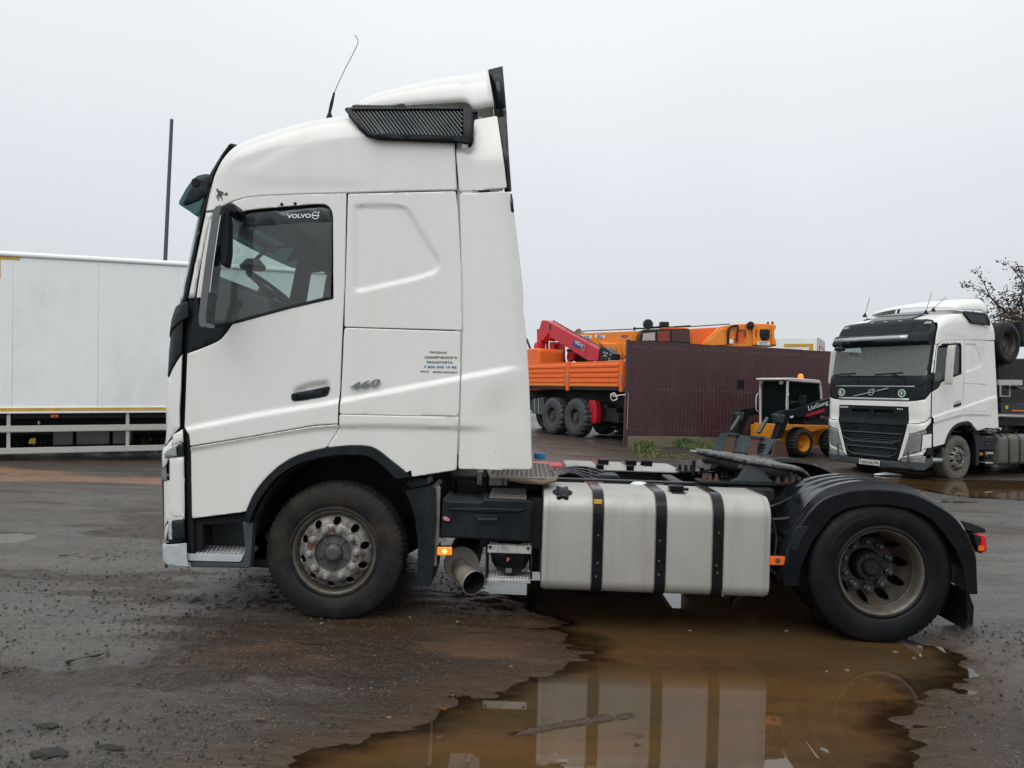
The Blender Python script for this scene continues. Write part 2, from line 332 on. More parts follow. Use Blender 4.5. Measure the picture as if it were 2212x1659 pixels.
M['amber'] = surf('amber_lens', (.75, .13, .01), .2, var=.1)
M['amber_lit'] = glow('amber_lens_lit', (1, .22, .01), .75, (.8, .2, .02))
M['bulb'] = glow('amber_bulb', (1, .62, .16), 3.2)
M['redlens'] = surf('red_lens', (.55, .015, .012), .18, var=.1)
M['lens'] = surf('headlamp_lens', (.30, .32, .32), .10, .5, dirt=(.12, .12, .11), damt=.5, dscale=5, var=.2, vscale=6)
M['orange'] = surf('orange_paint', (.80, .135, .012), .38, dirt=(.42, .08, .02), damt=.4, dscale=3, var=.06)
M['orange2'] = surf('crane_orange', (.78, .235, .02), .4, dirt=(.4, .12, .03), damt=.4, dscale=2, var=.08)
M['yellow'] = surf('loader_yellow', (.62, .225, .012), .42, dirt=(.2, .1, .03), damt=.5, dscale=5, dlo=.55, var=.08, speck=((.05, .04, .03), 18, .7))
M['red'] = surf('crane_red', (.50, .012, .028), .35, dirt=(.25, .02, .02), damt=.4, dscale=3, var=.08)
M['slate'] = surf('slate_paint', (.035, .050, .058), .4, dirt=(.12, .13, .13), damt=.5, dscale=4, var=.15)
M['cream'] = surf('loader_cream', (.52, .51, .47), .4, dirt=(.3, .28, .24), damt=.4)
M['concrete'] = surf('mossy_concrete', (.15, .125, .085), .85, dirt=(.06, .07, .03), damt=.8, dscale=3, bump=.5, bscale=30, var=.2)
M['maroon'] = surf('maroon_sheet', (.058, .022, .026), .45, dirt=(.09, .06, .055), damt=.35, dscale=1.2, stretch=(1, 1, .3), var=.12)
M['boxw'] = surf('trailer_panel', (.77, .80, .80), .35, dirt=(.5, .52, .50), damt=.5, dscale=.8, stretch=(1, 1, .5), var=.02, coat=.1)
M['raill'] = surf('galvanised', (.46, .46, .43), .4, .3, dirt=(.2, .17, .13), damt=.5, dscale=6, var=.1)
M['reflect_y'] = surf('yellow_reflector', (.55, .33, .03), .4, dirt=(.3, .18, .03), damt=.5, dscale=8, var=.15)
M['rope'] = surf('white_rope', (.6, .58, .54), .8)
M['tape'] = surf('worn_tape', (.19, .14, .085), .6, dirt=(.08, .07, .05), damt=.6, dscale=12, bump=.4)
M['wood'] = surf('wet_wood', (.03, .022, .016), .5, bump=.5)
M['stone'] = surf('pale_stone', (.16, .14, .11), .6, dirt=(.14, .11, .08), damt=.6, dscale=20, bump=.4)
M['green'] = surf('green_badge', (.01, .16, .02), .35)
M['poster'] = surf('blue_sticker', (.04, .05, .22), .4)
M['post'] = surf('lamp_post_steel', (.05, .062, .085), .5, var=.15)
M['glass_k'] = glass('loader_glass', (.10, .16, .155), lo=.04, solid=(.012, .025, .025), sfac=.35)
M['crane_cream'] = surf('crane_window_pale', (.42, .36, .33), .2, var=.2); M['crane_redglass'] = surf('crane_window_red', (.22, .03, .01), .15, var=.3); M['crane_brown'] = surf('crane_window_brown', (.055, .02, .015), .15, var=.3)
# ================================================================ the ground and its puddles
def lattice(shape_seed): return np.random.default_rng(shape_seed).random((256, 256))
def vnoise(x, y, seed):
    g = lattice(seed); xi = np.floor(x).astype(int); yi = np.floor(y).astype(int); fx = x-xi; fy = y-yi; fx = fx*fx*(3-2*fx); fy = fy*fy*(3-2*fy)
    a = g[xi & 255, yi & 255]; b = g[(xi+1) & 255, yi & 255]; c = g[xi & 255, (yi+1) & 255]; d = g[(xi+1) & 255, (yi+1) & 255]
    return (a*(1-fx)+b*fx)*(1-fy)+(c*(1-fx)+d*fx)*fy
def fbm(x, y, seed, o=4):
    s = 0; w = 0; a = 1
    for i in range(o): s = s+a*vnoise(x*2**i+i*17.3, y*2**i+i*9.1, seed+i); w += a; a *= .5
    return s/w
def base_h(y): return np.interp(y, [0, 8, 10.5, 12.5, 18, 22, 25, 40], [0, 0, .05, .09, .11, .25, .29, .30])
def G0(k, *p): return [GW.top(k, p[i], p[i+1], 0) for i in range(0, len(p), 2)]
PUD = crom(G0('D', 470, 1720, 560, 1662, 640, 1625, 760, 1590, 860, 1562, 925, 1548, 975, 1515, 1010, 1498, 1090, 1464, 1190, 1436, 1262, 1404, 1215, 1382, 1170, 1358, 1150, 1330, 1090, 1290, 1030, 1276, 1040, 1252, 1100, 1232, 1250, 1222, 1500, 1218, 1700, 1240, 1850, 1300, 1990, 1372, 2062, 1388, 2104, 1420, 2098, 1468, 2040, 1492, 2004, 1545, 1990, 1600, 1975, 1720), 3, True)
PUD2 = [(7.3, 17.2), (8.4, 16.9), (9.2, 16.5), (11.0, 16.9), (12.5, 16.6), (15, 17.5), (15, 14.0), (12, 13.0), (10, 12.9), (8.9, 13.3), (8.0, 13.5), (7.6, 14.6), (6.2, 15.6), (6.0, 16.6)]
PUD3 = G0('D', 430, 1148, 520, 1138, 600, 1134, 600, 1150, 480, 1158); PUD4 = G0('D', -40, 1146, 40, 1148, 90, 1158, 50, 1172, -40, 1176)
SAND = [(-13, 10.9), (-9.5, 11.0), (-7.2, 11.7), (-5.4, 11.9), (-4.6, 12.5), (-5.5, 12.9), (-7, 12.7), (-7.6, 13.3), (-10, 13.6), (-13, 13.4)]
WL, WL2 = -.011, .088
RIDGE = G0('A3', 1190, 868, 1300, 848, 1420, 824, 1560, 802, 1680, 786, 1835, 768); DEB = G0('A3', 1840, 905)[0]
def ground_fields(X, Y):
    h = base_h(Y).astype(float); near = sst((13-Y)/5)*sst((9-np.abs(X))/3)
    wx = X+.42*(fbm(X*2.2, Y*4, 5, 5)-.5); wy = Y+.24*(fbm(X*2.2+9, Y*4+4, 6, 5)-.5)
    p1 = psd(wx, wy, PUD); p2 = psd(X+.5*(fbm(X*.8, Y*1.5, 7, 3)-.5), Y+.35*(fbm(X*.8, Y*1.5, 8, 3)-.5), PUD2); p3 = np.maximum(psd(wx, wy, PUD3), psd(wx, wy, PUD4))
    flat = 1-.75*sst((p1+.25)/.3)
    und = .022*(fbm(X*.55, Y*.8, 11, 3)-.5)+.012*(fbm(X*1.3, Y*3.5, 12, 3)-.45)
    tracks = .016*(fbm(X*.9+.3*Y, Y*7, 13, 4)-.5)*sst((fbm(X*.35, Y*.5, 14, 2)-.35)/.2)
    left = sst((-.55-X+.25*(Y-4.5)*.0)/.8); right = sst((X-2.75)/.5); back = sst((Y-6.6)/.8)
    film = np.clip(left+right+back, 0, 1)*(.55+.45*sst((fbm(X*.9, Y*1.6, 15, 4)-.34)/.2)); band_ = sst((fbm(X*.6+.15*Y, Y*2.3+3, 16, 5)-.53)/.08); film *= 1-.92*band_
    clod = np.maximum(0, fbm(X*11, Y*11, 17, 3)-.56)*.055*(.35+1.1*band_)*sst((fbm(X*1.4, Y*2.6, 18, 3)-.40)/.12)
    clod += np.maximum(0, fbm(X*26, Y*26, 19, 2)-.68)*.05
    clod *= 1-.8*(1-np.clip(left+right+back, 0, 1)); fine = .0030*(fbm(X*22, Y*22, 20, 3)-.5)
    ruts = np.zeros_like(h)
    m = sst((Y-4.6)/.3)*sst((6.9-Y)/.4)*sst((X+2.6)/.5)*sst((.9-X)/.5)             # churned mud beside and behind the front wheel
    ruts += m*.020*(fbm(X*2.0+Y*2, Y*15, 21, 4)-.52)
    m2 = sst((Y-3.3)/.2)*sst((4.6-Y)/.4)*sst((X-2.5)/.2)*sst((3.9-X)/.3); ruts += m2*.016*(fbm(X*6-Y*3, Y*6+X*3, 22, 3)-.5)
    m3_ = sst((Y-4.95)/.25)*sst((6.35-Y)/.3)*sst((X+.9)/.5)*sst((2.4-X)/1.2); ruts += m3_*(.030*(fbm(X*1.6, Y*6, 27, 5)-.38)+.004)
    h = h+.010*(fbm(X*.7+2*Y, Y*14+X*.8, 33, 4)-.5)*(left+right)*near+und*flat*near+und*(1-near)*1.5+(tracks+clod+ruts)*near*(1-.7*sst((p1+.05)/.2))+fine*near
    h += .004*near
    rid = np.full(h.shape, 9.0)
    for (xa, ya), (xb, yb) in zip(RIDGE[:-1], RIDGE[1:]):
        ex, ey = xb-xa, yb-ya; t_ = np.clip(((X-xa)*ex+(Y-ya)*ey)/(ex*ex+ey*ey), 0, 1); rid = np.minimum(rid, np.hypot(X-xa-t_*ex, Y-ya-t_*ey))
    rdg = .050*sst((.045-rid+.03*(fbm(X*14, Y*14, 28, 2)-.5))/.05)*(.6+.8*fbm(X*6, Y*6, 29, 2))
    rdg += .046*sst((fbm(X*9, Y*12, 30, 3)-.52)/.1)*sst((.16-np.hypot(X-DEB[0], (Y-DEB[1])*1.6))/.1)
    dp = rdg*sst(p1/.1)-.044*sst((p1+.14)/.62)-.004*sst((p1+.35)/.35); h = h+dp+.034*(fbm(X*4, Y*10, 23, 5)-.52)*sst((p1+.30)/.25)*sst((.42-p1)/.35)
    t2 = sst((p2+.15)/.5); h = h*(1-t2)+t2*(WL2-.035)
    h = np.where(p2 > -.6, np.maximum(h, (WL2+.002)*(1-t2)+h*t2*1.0-1e9*(t2 > .02)), h)
    h -= .030*sst((p3+.02)/.05)
    sand = sst((psd(X+.8*(fbm(X*1.1, Y*2, 24, 4)-.5), Y+.5*(fbm(X*1.1, Y*3, 25, 4)-.5), SAND)+.05)/.3)
    wash = sst((fbm(X*.8, Y*1.6, 26, 3)-.45)/.15)*sst((.6-np.abs(Y-4.95))/.5)*sst((X+2.2)/.6)*sst((.5-X)/.5)
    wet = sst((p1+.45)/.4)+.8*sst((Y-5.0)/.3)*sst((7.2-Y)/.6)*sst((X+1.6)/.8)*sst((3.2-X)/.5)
    return h, film, np.clip(sand+.35*wash, 0, 1), np.clip(wet, 0, 1)
def axis(lo, a, b, hi, d, g):
    x = list(np.arange(a, b+d/2, d)); s = d; v = a; L = []
    while v > lo: s *= g; v -= s; L.append(v)
    s = d; v = x[-1]; R = []
    while v < hi: s *= g; v += s; R.append(v)
    return np.array(L[::-1]+x+R)
gx = axis(-900, -3.6, 4.0, 900, .022, 1.035); gy = axis(-30, 3.0, 7.2, 1500, .022, 1.022)
XX, YY = np.meshgrid(gx, gy, indexing='ij'); HH, FILM, SANDF, WET = ground_fields(XX, YY)
nx, ny = XX.shape; co = np.stack([XX, YY, HH], -1).reshape(-1, 3); idx = np.arange(nx*ny).reshape(nx, ny)
fc = np.stack([idx[:-1, :-1], idx[1:, :-1], idx[1:, 1:], idx[:-1, 1:]], -1).reshape(-1, 4)
def grid_mesh(name, co, fc):
    me = bpy.data.meshes.new(name); me.vertices.add(len(co)); me.vertices.foreach_set('co', co.ravel().astype(np.float32)); me.loops.add(fc.size); me.loops.foreach_set('vertex_index', fc.ravel().astype(np.int32))
    me.polygons.add(len(fc)); me.polygons.foreach_set('loop_start', np.arange(0, fc.size, fc.shape[1]).astype(np.int32)); me.polygons.foreach_set('use_smooth', np.ones(len(fc), bool)); me.update(calc_edges=True); me.validate(); return me
gm = grid_mesh('ground', co, fc)
ca = gm.color_attributes.new('cover', 'FLOAT_COLOR', 'POINT'); ca.data.foreach_set('color', np.stack([FILM, SANDF, WET, np.ones_like(WET)], -1).ravel().astype(np.float32))
m, nt, p = mat_('wet_muddy_asphalt'); L = nt.links.new
at = N(nt, 'ShaderNodeAttribute', _attribute_name='cover'); sp = N(nt, 'ShaderNodeSeparateColor'); L(at.outputs['Color'], sp.inputs[0]); tcd = N(nt, 'ShaderNodeTexCoord')
def noise(scale, det=5, rough=.6, vec=None): n_ = N(nt, 'ShaderNodeTexNoise', Scale=scale, Detail=det, Roughness=rough); L(vec or tcd.outputs['Object'], n_.inputs[0]); return n_.outputs['Fac']
mp = N(nt, 'ShaderNodeMapping'); mp.inputs['Scale'].default_value = (.35, 1, 1); L(tcd.outputs['Object'], mp.inputs[0]); SV = mp.outputs[0]
filmc = mixc(nt, mrange(nt, noise(3.2, 8, .72, SV), .38, .62, 0, 1), (.026, .020, .015), (.070, .055, .042))
filmc = mixc(nt, mrange(nt, noise(.55, 4, .6, SV), .48, .64, 0, .6), filmc, (.075, .055, .038))
filmc = mixc(nt, mrange(nt, noise(24, 6, .7), .54, .64, 0, .85), filmc, (.010, .008, .007))
coarse = mixc(nt, mrange(nt, noise(45, 4, .75), .40, .62, 0, 1), (.009, .006, .004), (.046, .029, .018))
coarse = mixc(nt, mrange(nt, noise(1.3, 7, .68, SV), .40, .60, 0, .8), coarse, (.034, .018, .009))
c = mixc(nt, sp.outputs[0], coarse, filmc)
vo = N(nt, 'ShaderNodeTexVoronoi', Scale=95, _feature='F1'); L(tcd.outputs['Object'], vo.inputs['Vector']); sepv = N(nt, 'ShaderNodeSeparateColor'); L(vo.outputs['Color'], sepv.inputs[0])
mA = N(nt, 'ShaderNodeMath', _operation='LESS_THAN'); L(vo.outputs['Distance'], mA.inputs[0]); mA.inputs[1].default_value = .34
mB = N(nt, 'ShaderNodeMath', _operation='GREATER_THAN'); L(sepv.outputs[0], mB.inputs[0]); mB.inputs[1].default_value = .80
mC = N(nt, 'ShaderNodeMath', _operation='MULTIPLY'); L(mA.outputs[0], mC.inputs[0]); L(mB.outputs[0], mC.inputs[1])
c = mixc(nt, mC.outputs[0], c, mixc(nt, sepv.outputs[1], (.06, .05, .045), (.24, .21, .18)))
c = mixc(nt, mrange(nt, noise(5.5, 6, .7), .60, .68, 0, .75), c, (.018, .016, .015))
c = mixc(nt, sp.outputs[1], c, mixc(nt, mrange(nt, noise(3, 6, .7), .35, .65, 0, 1), (.24, .115, .055), (.13, .072, .040)))
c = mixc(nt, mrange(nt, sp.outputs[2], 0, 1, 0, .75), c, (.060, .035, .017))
L(c, p.inputs['Base Color'])
rf = mrange(nt, noise(3.5, 8, .7, SV), .38, .62, .12, .46); rc = mrange(nt, noise(14, 4, .6), .3, .7, .38, .62)
rx = N(nt, 'ShaderNodeMix'); L(sp.outputs[0], rx.inputs[0]); L(rc, rx.inputs[2]); L(rf, rx.inputs[3])
ry = N(nt, 'ShaderNodeMix'); L(mrange(nt, sp.outputs[2], 0, 1, 0, .8), ry.inputs[0]); L(rx.outputs[0], ry.inputs[2]); ry.inputs[3].default_value = .22; L(ry.outputs[0], p.inputs['Roughness'])
L(mrange(nt, sp.outputs[0], 0, 1, .42, .85), p.inputs['Specular IOR Level'])
b1 = N(nt, 'ShaderNodeBump', Distance=.006); L(mrange(nt, sp.outputs[0], 0, 1, 1.0, .5), b1.inputs['Strength']); L(noise(75, 5, .7), b1.inputs['Height'])
b2 = N(nt, 'ShaderNodeBump', Distance=.045, Strength=.7); L(noise(7, 8, .72, SV), b2.inputs['Height']); L(b1.outputs[0], b2.inputs['Normal']); L(b2.outputs[0], p.inputs['Normal'])
gm.materials.append(m); tag(link('ground', gm), kind='structure')
# standing water
m, nt, p = mat_('muddy_water'); L = nt.links.new; tcd = N(nt, 'ShaderNodeTexCoord'); mp = N(nt, 'ShaderNodeMapping'); mp.inputs['Scale'].default_value = (.3, 1, 1); L(tcd.outputs['Object'], mp.inputs[0]); SV = mp.outputs[0]
c = mixc(nt, mrange(nt, noise(1.3, 3, .5, SV), .40, .60, 0, 1), (.066, .044, .021), (.098, .050, .019))
c = mixc(nt, mrange(nt, noise(2.4, 7, .7, SV), .50, .72, 0, .8), c, (.036, .023, .012))
c = mixc(nt, mrange(nt, noise(11, 6, .7, SV), .60, .72, 0, .7), c, (.016, .011, .007))
L(c, p.inputs['Base Color']); p.inputs['Roughness'].default_value = .015; p.inputs['IOR'].default_value = 1.62
bw = N(nt, 'ShaderNodeBump', Distance=.002, Strength=.05); L(noise(4, 3, .5, SV), bw.inputs['Height']); L(bw.outputs[0], p.inputs['Normal'])
at = N(nt, 'ShaderNodeAttribute', _attribute_name='depth'); tr_ = N(nt, 'ShaderNodeBsdfTransparent'); tr_.inputs[0].default_value = (.86, .78, .66, 1); gl_ = N(nt, 'ShaderNodeBsdfGlossy', Roughness=.015); L(bw.outputs[0], gl_.inputs['Normal'])
fr_ = N(nt, 'ShaderNodeFresnel', IOR=1.62); L(bw.outputs[0], fr_.inputs['Normal']); ma_ = N(nt, 'ShaderNodeMixShader'); L(fr_.outputs[0], ma_.inputs[0]); L(tr_.outputs[0], ma_.inputs[1]); L(gl_.outputs[0], ma_.inputs[2])
mb_ = N(nt, 'ShaderNodeMixShader'); L(at.outputs['Fac'], mb_.inputs[0]); L(ma_.outputs[0], mb_.inputs[1]); L(p.outputs[0], mb_.inputs[2]); L(mb_.outputs[0], nt.nodes['Material Output'].inputs[0])
M['water'] = m
def water(name, lp, z, grow):
    P2 = np.array(lp); bb0, bb1 = P2.min(0)-grow, P2.max(0)+grow; a = np.arange(bb0[0], bb1[0], .03); b = np.arange(bb0[1], bb1[1], .03); A, B = np.meshgrid(a, b, indexing='ij')
    dep = z-ground_fields(A, B)[0]; ix = np.arange(A.size).reshape(A.shape); fc_ = np.stack([ix[:-1, :-1], ix[1:, :-1], ix[1:, 1:], ix[:-1, 1:]], -1).reshape(-1, 4); dd = dep.reshape(-1); fc_ = fc_[(dd[fc_] > -.02).any(1)]
    me = grid_mesh(name, np.stack([A, B, np.full(A.shape, z)], -1).reshape(-1, 3), fc_)
    ca = me.color_attributes.new('depth', 'FLOAT_COLOR', 'POINT'); q = sst((dep-.001)/.026).reshape(-1)[:len(me.vertices)]; ca.data.foreach_set('color', np.stack([q, q, q, q*0+1], -1).ravel().astype(np.float32))
    me.materials.append(M['water']); return tag(link(name, me), kind='structure')
def water_(name, lp, z, grow):
    P2 = np.array(lp); cxy = P2.mean(0); bb0, bb1 = P2.min(0)-grow, P2.max(0)+grow
    me = bpy.data.meshes.new(name); me.from_pydata([(bb0[0], bb0[1], z), (bb1[0], bb0[1], z), (bb1[0], bb1[1], z), (bb0[0], bb1[1], z)], [], [(0, 1, 2, 3)]); me.materials.append(M['water']); tag(link(name, me), kind='structure')
water('puddle', PUD, WL, .25); water('puddle', PUD3, -.010, .02); water('puddle', PUD4, -.010, .02)
water('puddle', PUD2, WL2, .3)
# grit and crumbs of asphalt lying about: nobody could count them
def scatter(name, n, mat, x0, x1, y0, y1, s0, s1, seed, cond=None):
    r = np.random.default_rng(seed); yy = y0*(y1/y0)**r.random(n); xx = (x0+(x1-x0)*r.random(n)); xx = xx*np.where(np.abs(xx) > 0, 1, 1)
    h, f, s_, w = ground_fields(xx, yy); k = psd(xx, yy, PUD) < -.01
    if cond is not None: k &= cond(xx, yy, f)
    xx, yy, h = xx[k], yy[k], h[k]; n = len(xx); sz = s0+(s1-s0)*r.random(n)**4
    O = np.array([(1, 0, 0), (-1, 0, 0), (0, 1, 0), (0, -1, 0), (0, 0, 1), (0, 0, -1)], float); T = np.array([(0, 2, 4), (2, 1, 4), (1, 3, 4), (3, 0, 4), (2, 0, 5), (1, 2, 5), (3, 1, 5), (0, 3, 5)])
    V = O[None]*(.6+.6*r.random((n, 6, 1)))*sz[:, None, None]; a = r.random(n)*6.28; ca_, sa_ = np.cos(a)[:, None], np.sin(a)[:, None]
    X = V[..., 0]*ca_-V[..., 1]*sa_*.8; Y = V[..., 0]*sa_+V[..., 1]*ca_; Z = V[..., 2]*.6
    V = np.stack([X+xx[:, None], Y+yy[:, None], Z+h[:, None]+.15*sz[:, None]], -1).reshape(-1, 3); F_ = (T[None]+6*np.arange(n)[:, None, None]).reshape(-1, 3)
    me = grid_mesh(name, V, F_); me.polygons.foreach_set('use_smooth', np.zeros(len(F_), bool)); me.materials.append(mat); return tag(link(name, me), kind='stuff')
M['grit_d'] = surf('dark_grit', (.022, .02, .018), .5, var=.5, vscale=30); M['grit_l'] = surf('pale_grit', (.22, .19, .16), .5, var=.5, vscale=40)
scatter('loose_grit', 34000, M['grit_d'], -4.0, 4.2, 3.2, 9, .002, .017, 41, lambda x, y, f: fbm(x*1.3, y*2.6, 55, 4)+.25*np.random.default_rng(8).random(len(x)) > .60)
scatter('pale_gravel', 9000, M['grit_l'], -4.0, 4.2, 3.2, 8, .0012, .006, 42, lambda x, y, f: (f < .5) | (np.random.default_rng(9).random(len(x)) < .15))
# single stones, sticks and leaves one can pick out
def gh(x, y): return float(ground_fields(np.array([x]), np.array([y]))[0][0])
def stone_mesh(seed):
    r = random.Random(seed); bm = bmesh.new(); bmesh.ops.create_icosphere(bm, subdivisions=2, radius=1)
    for v in bm.verts: v.co *= 1+r.uniform(-.2, .2); v.co.z *= .55
    me = bpy.data.meshes.new('stone'); bm.to_mesh(me); bm.free(); finish(me, M['stone'], 30); return me
SLAB = ['tan stone at the bottom of the puddle, under the mirrored tank cap', 'pale stone standing in the puddle left of the mirrored rear wheel', 'dark stone right beside the pale one in the puddle', 'brown stone in the puddle near the shadow of the rear wheel', 'dark lump in the puddle below the mirrored rear rim', 'small stone in the puddle just in front of the rear tyre', 'small stone at the right end of the puddle behind the rear tyre', 'small stone in the dark water below the last tank strap', 'tiny dark pebble just above the tan stone at the bottom of the puddle']
PLAB = ['pale pebble at the lower edge of the gritty asphalt beside the puddle', 'pinkish pebble on the dark mud right of the front wheel', 'pale oval pebble right below the front tyre', 'small pale pebble touching the foot of the front tyre', 'pale pebble on the dark mud behind the front tyre', 'tiny orange pebble near the narrow end of the puddle']
sm = [stone_mesh(i) for i in range(4)]
for i, (k, u, v, s) in enumerate((('A3', 1450, 1030, .034), ('A4', 1045, 570, .020), ('A4', 1165, 564, .022), ('A4', 805, 330, .028), ('A4', 1030, 1036, .03), ('A4', 1450, 456, .026), ('A4', 1560, 492, .022), ('A4', 235, 328, .02), ('A3', 1412, 995, .014))):
    x, y = GW.top(k, u, v, WL); o = link('stone', sm[i % 4], None, (x, y, WL+.0)); s *= .62; o.scale = (s*1.3, s*.8, s*.8); o.rotation_euler[2] = i*1.3
    tag(o, SLAB[i], 'stone', 'stones in the foreground puddle')
for i, (k, u, v, s) in enumerate((('A3', 490, 793, .010), ('A3', 870, 266, .014), ('A3', 120, 286, .012), ('A3', 118, 243, .010), ('A3', 608, 243, .010), ('A3', 1167, 505, .011))):
    x, y = GW.top(k, u, v, 0); o = link('stone', sm[i % 4], None, (x, y, gh(x, y)+s*.3)); o.scale = (s*1.3, s, s); o.rotation_euler[2] = i*2.1
    tag(o, PLAB[i], 'stone', 'pebbles on the wet asphalt')
CROP['A2'] = (0, 1900, 1400/1982)
def stick(pts, r, label, k='A2', mat=None, name='stick'):
    q = [GW.top(k, u, v, 0) for u, v in pts]; q = [(x, y, gh(x, y)+r*1.2) for x, y in q]
    tag(MB().tube(crom(q, 3), [r*.7*(.6+.4*math.sin(1+i*.9)) for i in range(3*len(q)-2)], 6).build(name, mat or M['wood'], None, 60), label, 'stick')
stick([(372, 1072), (420, 1060), (500, 1042), (560, 1035), (606, 1012)], .014, 'longest dark twig in the grey mud left of the front wheel')
stick([(335, 470), (390, 466), (440, 456)], .010, 'thin dark twig on the mud farther back, left of the front bumper')
stick([(498, 1410), (520, 1388), (578, 1356)], .007, 'short slanting twig lying in the mud nearest the camera at left')
stick([(10, 1142), (60, 1130), (150, 1110)], .013, 'dark twig at the left edge of the picture')
stick([(520, 486), (560, 480)], .008, 'short stub of dark twig lying behind the longest twig')
def clump(pts, s, label):
    for i, (u, v) in enumerate(pts):
        x, y = GW.top('A2', u, v, 0); r = random.Random(i); bm = bmesh.new(); bmesh.ops.create_icosphere(bm, subdivisions=3, radius=1)
        for w in bm.verts: q = 1+.35*(r.random()-.5); w.co *= q; w.co.z *= .35
        me = bpy.data.meshes.new('mud_clod'); bm.to_mesh(me); bm.free(); finish(me, M['mud'], 20); o = link('mud_clod', me, None, (x, y, gh(x, y))); o.scale = (s[i]*1.5, s[i]*.8, s[i]); tag(o, label[i], 'mud')
M['mud'] = surf('dark_mud', (.018, .016, .014), .6, bump=.6, bscale=40, var=.3)
clump([(280, 1590), (600, 1545), (655, 1558), (270, 1432)], [.055, .03, .024, .035], ['largest black lump of mud at the bottom left', 'black crumb of mud right of the largest lump', 'small crumb beside the black crumb of mud at the bottom left', 'rough dark lump of mud above the largest one'])
lf = MB(); lf.add([(0, 0, 0), (.02, .012, .006), (.05, .006, .012), (.055, -.008, .004), (.025, -.014, .008)], [(0, 1, 2, 3, 4)])
x, y = GW.top('A2', 1440, 1390, 0); tag(link('dead_leaf', lf.mesh('dead_leaf', M['rust'], 0), None, (x, y, gh(x, y)+.006)), 'small curled brown leaf on the asphalt in front of the wheel', 'leaf')
x, y = GW.top('C2', 1080, 1590, .09); l2 = MB(); l2.add([(-.3, 0, 0), (-.1, -.09, .02), (.28, -.05, .01), (.32, .05, .03), (0, .1, .06), (-.25, .08, .02)], [(0, 1, 2, 3, 4, 5)]); tag(l2.build('plastic_scrap', M['print_w'], None, 0), 'crumpled white plastic scrap in front of the parked truck bumper', 'litter').location = (x, y, .10)
# ================================================================ the tractor cab (shared by both trucks of this type)
XF = ([.1, .38, .69, 1.0, 1.14, 1.22, 1.28, 1.47, 1.89, 2.12, 2.27, 2.86, 3.15, 3.4, 3.52, 3.6], [-1.21, -1.23, -1.245, -1.265, -1.28, -1.255, -1.25, -1.26, -1.25, -1.23, -1.18, -1.08, -1.01, -.87, -.72, -.5])
XF = (XF[0], [v-.022 for v in XF[1]])
def xf(z): return np.interp(z, *XF)
CR = .20
def yc(x, z):
    d = np.clip(x-xf(z), 0, CR); return CR-np.sqrt(np.maximum(CR*CR-(CR-d)**2, 0))
def S(k, *p, y=0.0): return [F1.side(k, p[i], p[i+1], y) for i in range(0, len(p), 2)]
def ln(pts): return np.array([p[0] for p in pts]), np.array([p[1] for p in pts])
CR1 = ln(S('Z2', 190, 702, 600, 620, 1050, 545, 1718, 415, 2010, 362)); CR2 = ln(S('Z2', 229, 812, 600, 745, 900, 700, 1040, 688, 1300, 685, 1680, 695))
CR3 = ln(S('Z1', 560, 620, 700, 540, 800, 492, 950, 442, 1095, 422))
LOCK = rnd(S('Z1', 1122, 852, 1330, 848, 1415, 858, 1450, 905, 1600, 1150, 1612, 1195, 1580, 1235, 1480, 1268, 1122, 1348), .05, 6)
HAND = S('Z2', 782, 525, 800, 485, 880, 455, 985, 440, 1000, 480, 985, 535, 880, 555, 800, 562)
def relief(x, z):
    r = .020*sst((np.interp(x, *CR1)-z)/.034)*(1-.85*sst((np.interp(x, *CR2)-z)/.035))*sst((1.36-x)/.25)
    r = r*(1-sst((x-.9)/.25)*sst((np.interp(x, *CR1)-z-.05)/.3)) - .013*sst(psd(x, z, LOCK)/.024) - .022*sst(psd(x, z, HAND)/.03)
    r += .006*sst((np.interp(x, *CR3)-z)/.10)*sst((x+.85)/.3)*sst((z-3.05)/.1)*sst((.3-x)/.3)
    return r
def sidemap(x, z, sunk): return x, yc(x, z)+sunk-relief(x, z), z
def plainmap(y0):
    return lambda x, z, sunk: (x, yc(x, z)+y0+sunk, z)
def mir(fm):
    def g(a, b, s): X, Y, Z = fm(a, b, s); return X, 2.5-Y, Z
    return g
def two(name, loop, mat, root, fm=sidemap, holes=(), step=.018, gr=0, **kw):
    if gr: loop = grow(loop, gr)
    a = sheet(name, loop, fm, mat, root, holes, step, flip=(0, -1, 0), **kw); sheet(name, loop, mir(fm), mat, root, holes, .06, flip=(0, 1, 0), **kw); return a
# front surface, unrolled: t = way round from the centre line (0) over the corner to the side
def t2xy(t, z, off=0.0, bulge=.05):
    s = np.sign(t); t = np.abs(t); ph = np.clip((t-1.05)/CR, 0, math.pi/2); d = np.clip(t-1.05-CR*math.pi/2, 0, 9)
    x = xf(z)+CR*(1-np.cos(ph))+d-np.where(t < 1.05, bulge*(1-(np.minimum(t, 1.05)/1.05)**2), 0)-off*np.cos(ph); h = np.minimum(t, 1.05)+CR*np.sin(ph)+off*np.sin(ph)
    return x, 1.25-s*h
def fm_front(off=0.0): return lambda t, z, sunk: (*t2xy(t, z, off-sunk), z)
def tx(x, z):
    d = x-float(xf(z)); return 1.05+CR*math.acos(max(-1, min(1, 1-d/CR))) if d < CR else 1.05+CR*math.pi/2+d-CR
def TS(k, *p, y=.06): return [(tx(x, z), z) for x, z in S(k, *p, y=y)]
def fr(name, loop, mat, root, off=0.0, holes=(), step=.05, both=True, **kw):
    if both and loop[0][0] == 0 and loop[-1][0] == 0:
        loop = list(loop[1:-1])+[(-a, b) for a, b in loop[1:-1][::-1]]; both = False
    o = sheet(name, loop, fm_front(off), mat, root, holes, step, flip=(-1, 0, 0), **kw)
    if both: sheet(name, [(-a, b) for a, b in loop], fm_front(off), mat, root, [[(-a, b) for a, b in h] for h in holes], step, flip=(-1, 0, 0), **kw)
    return o
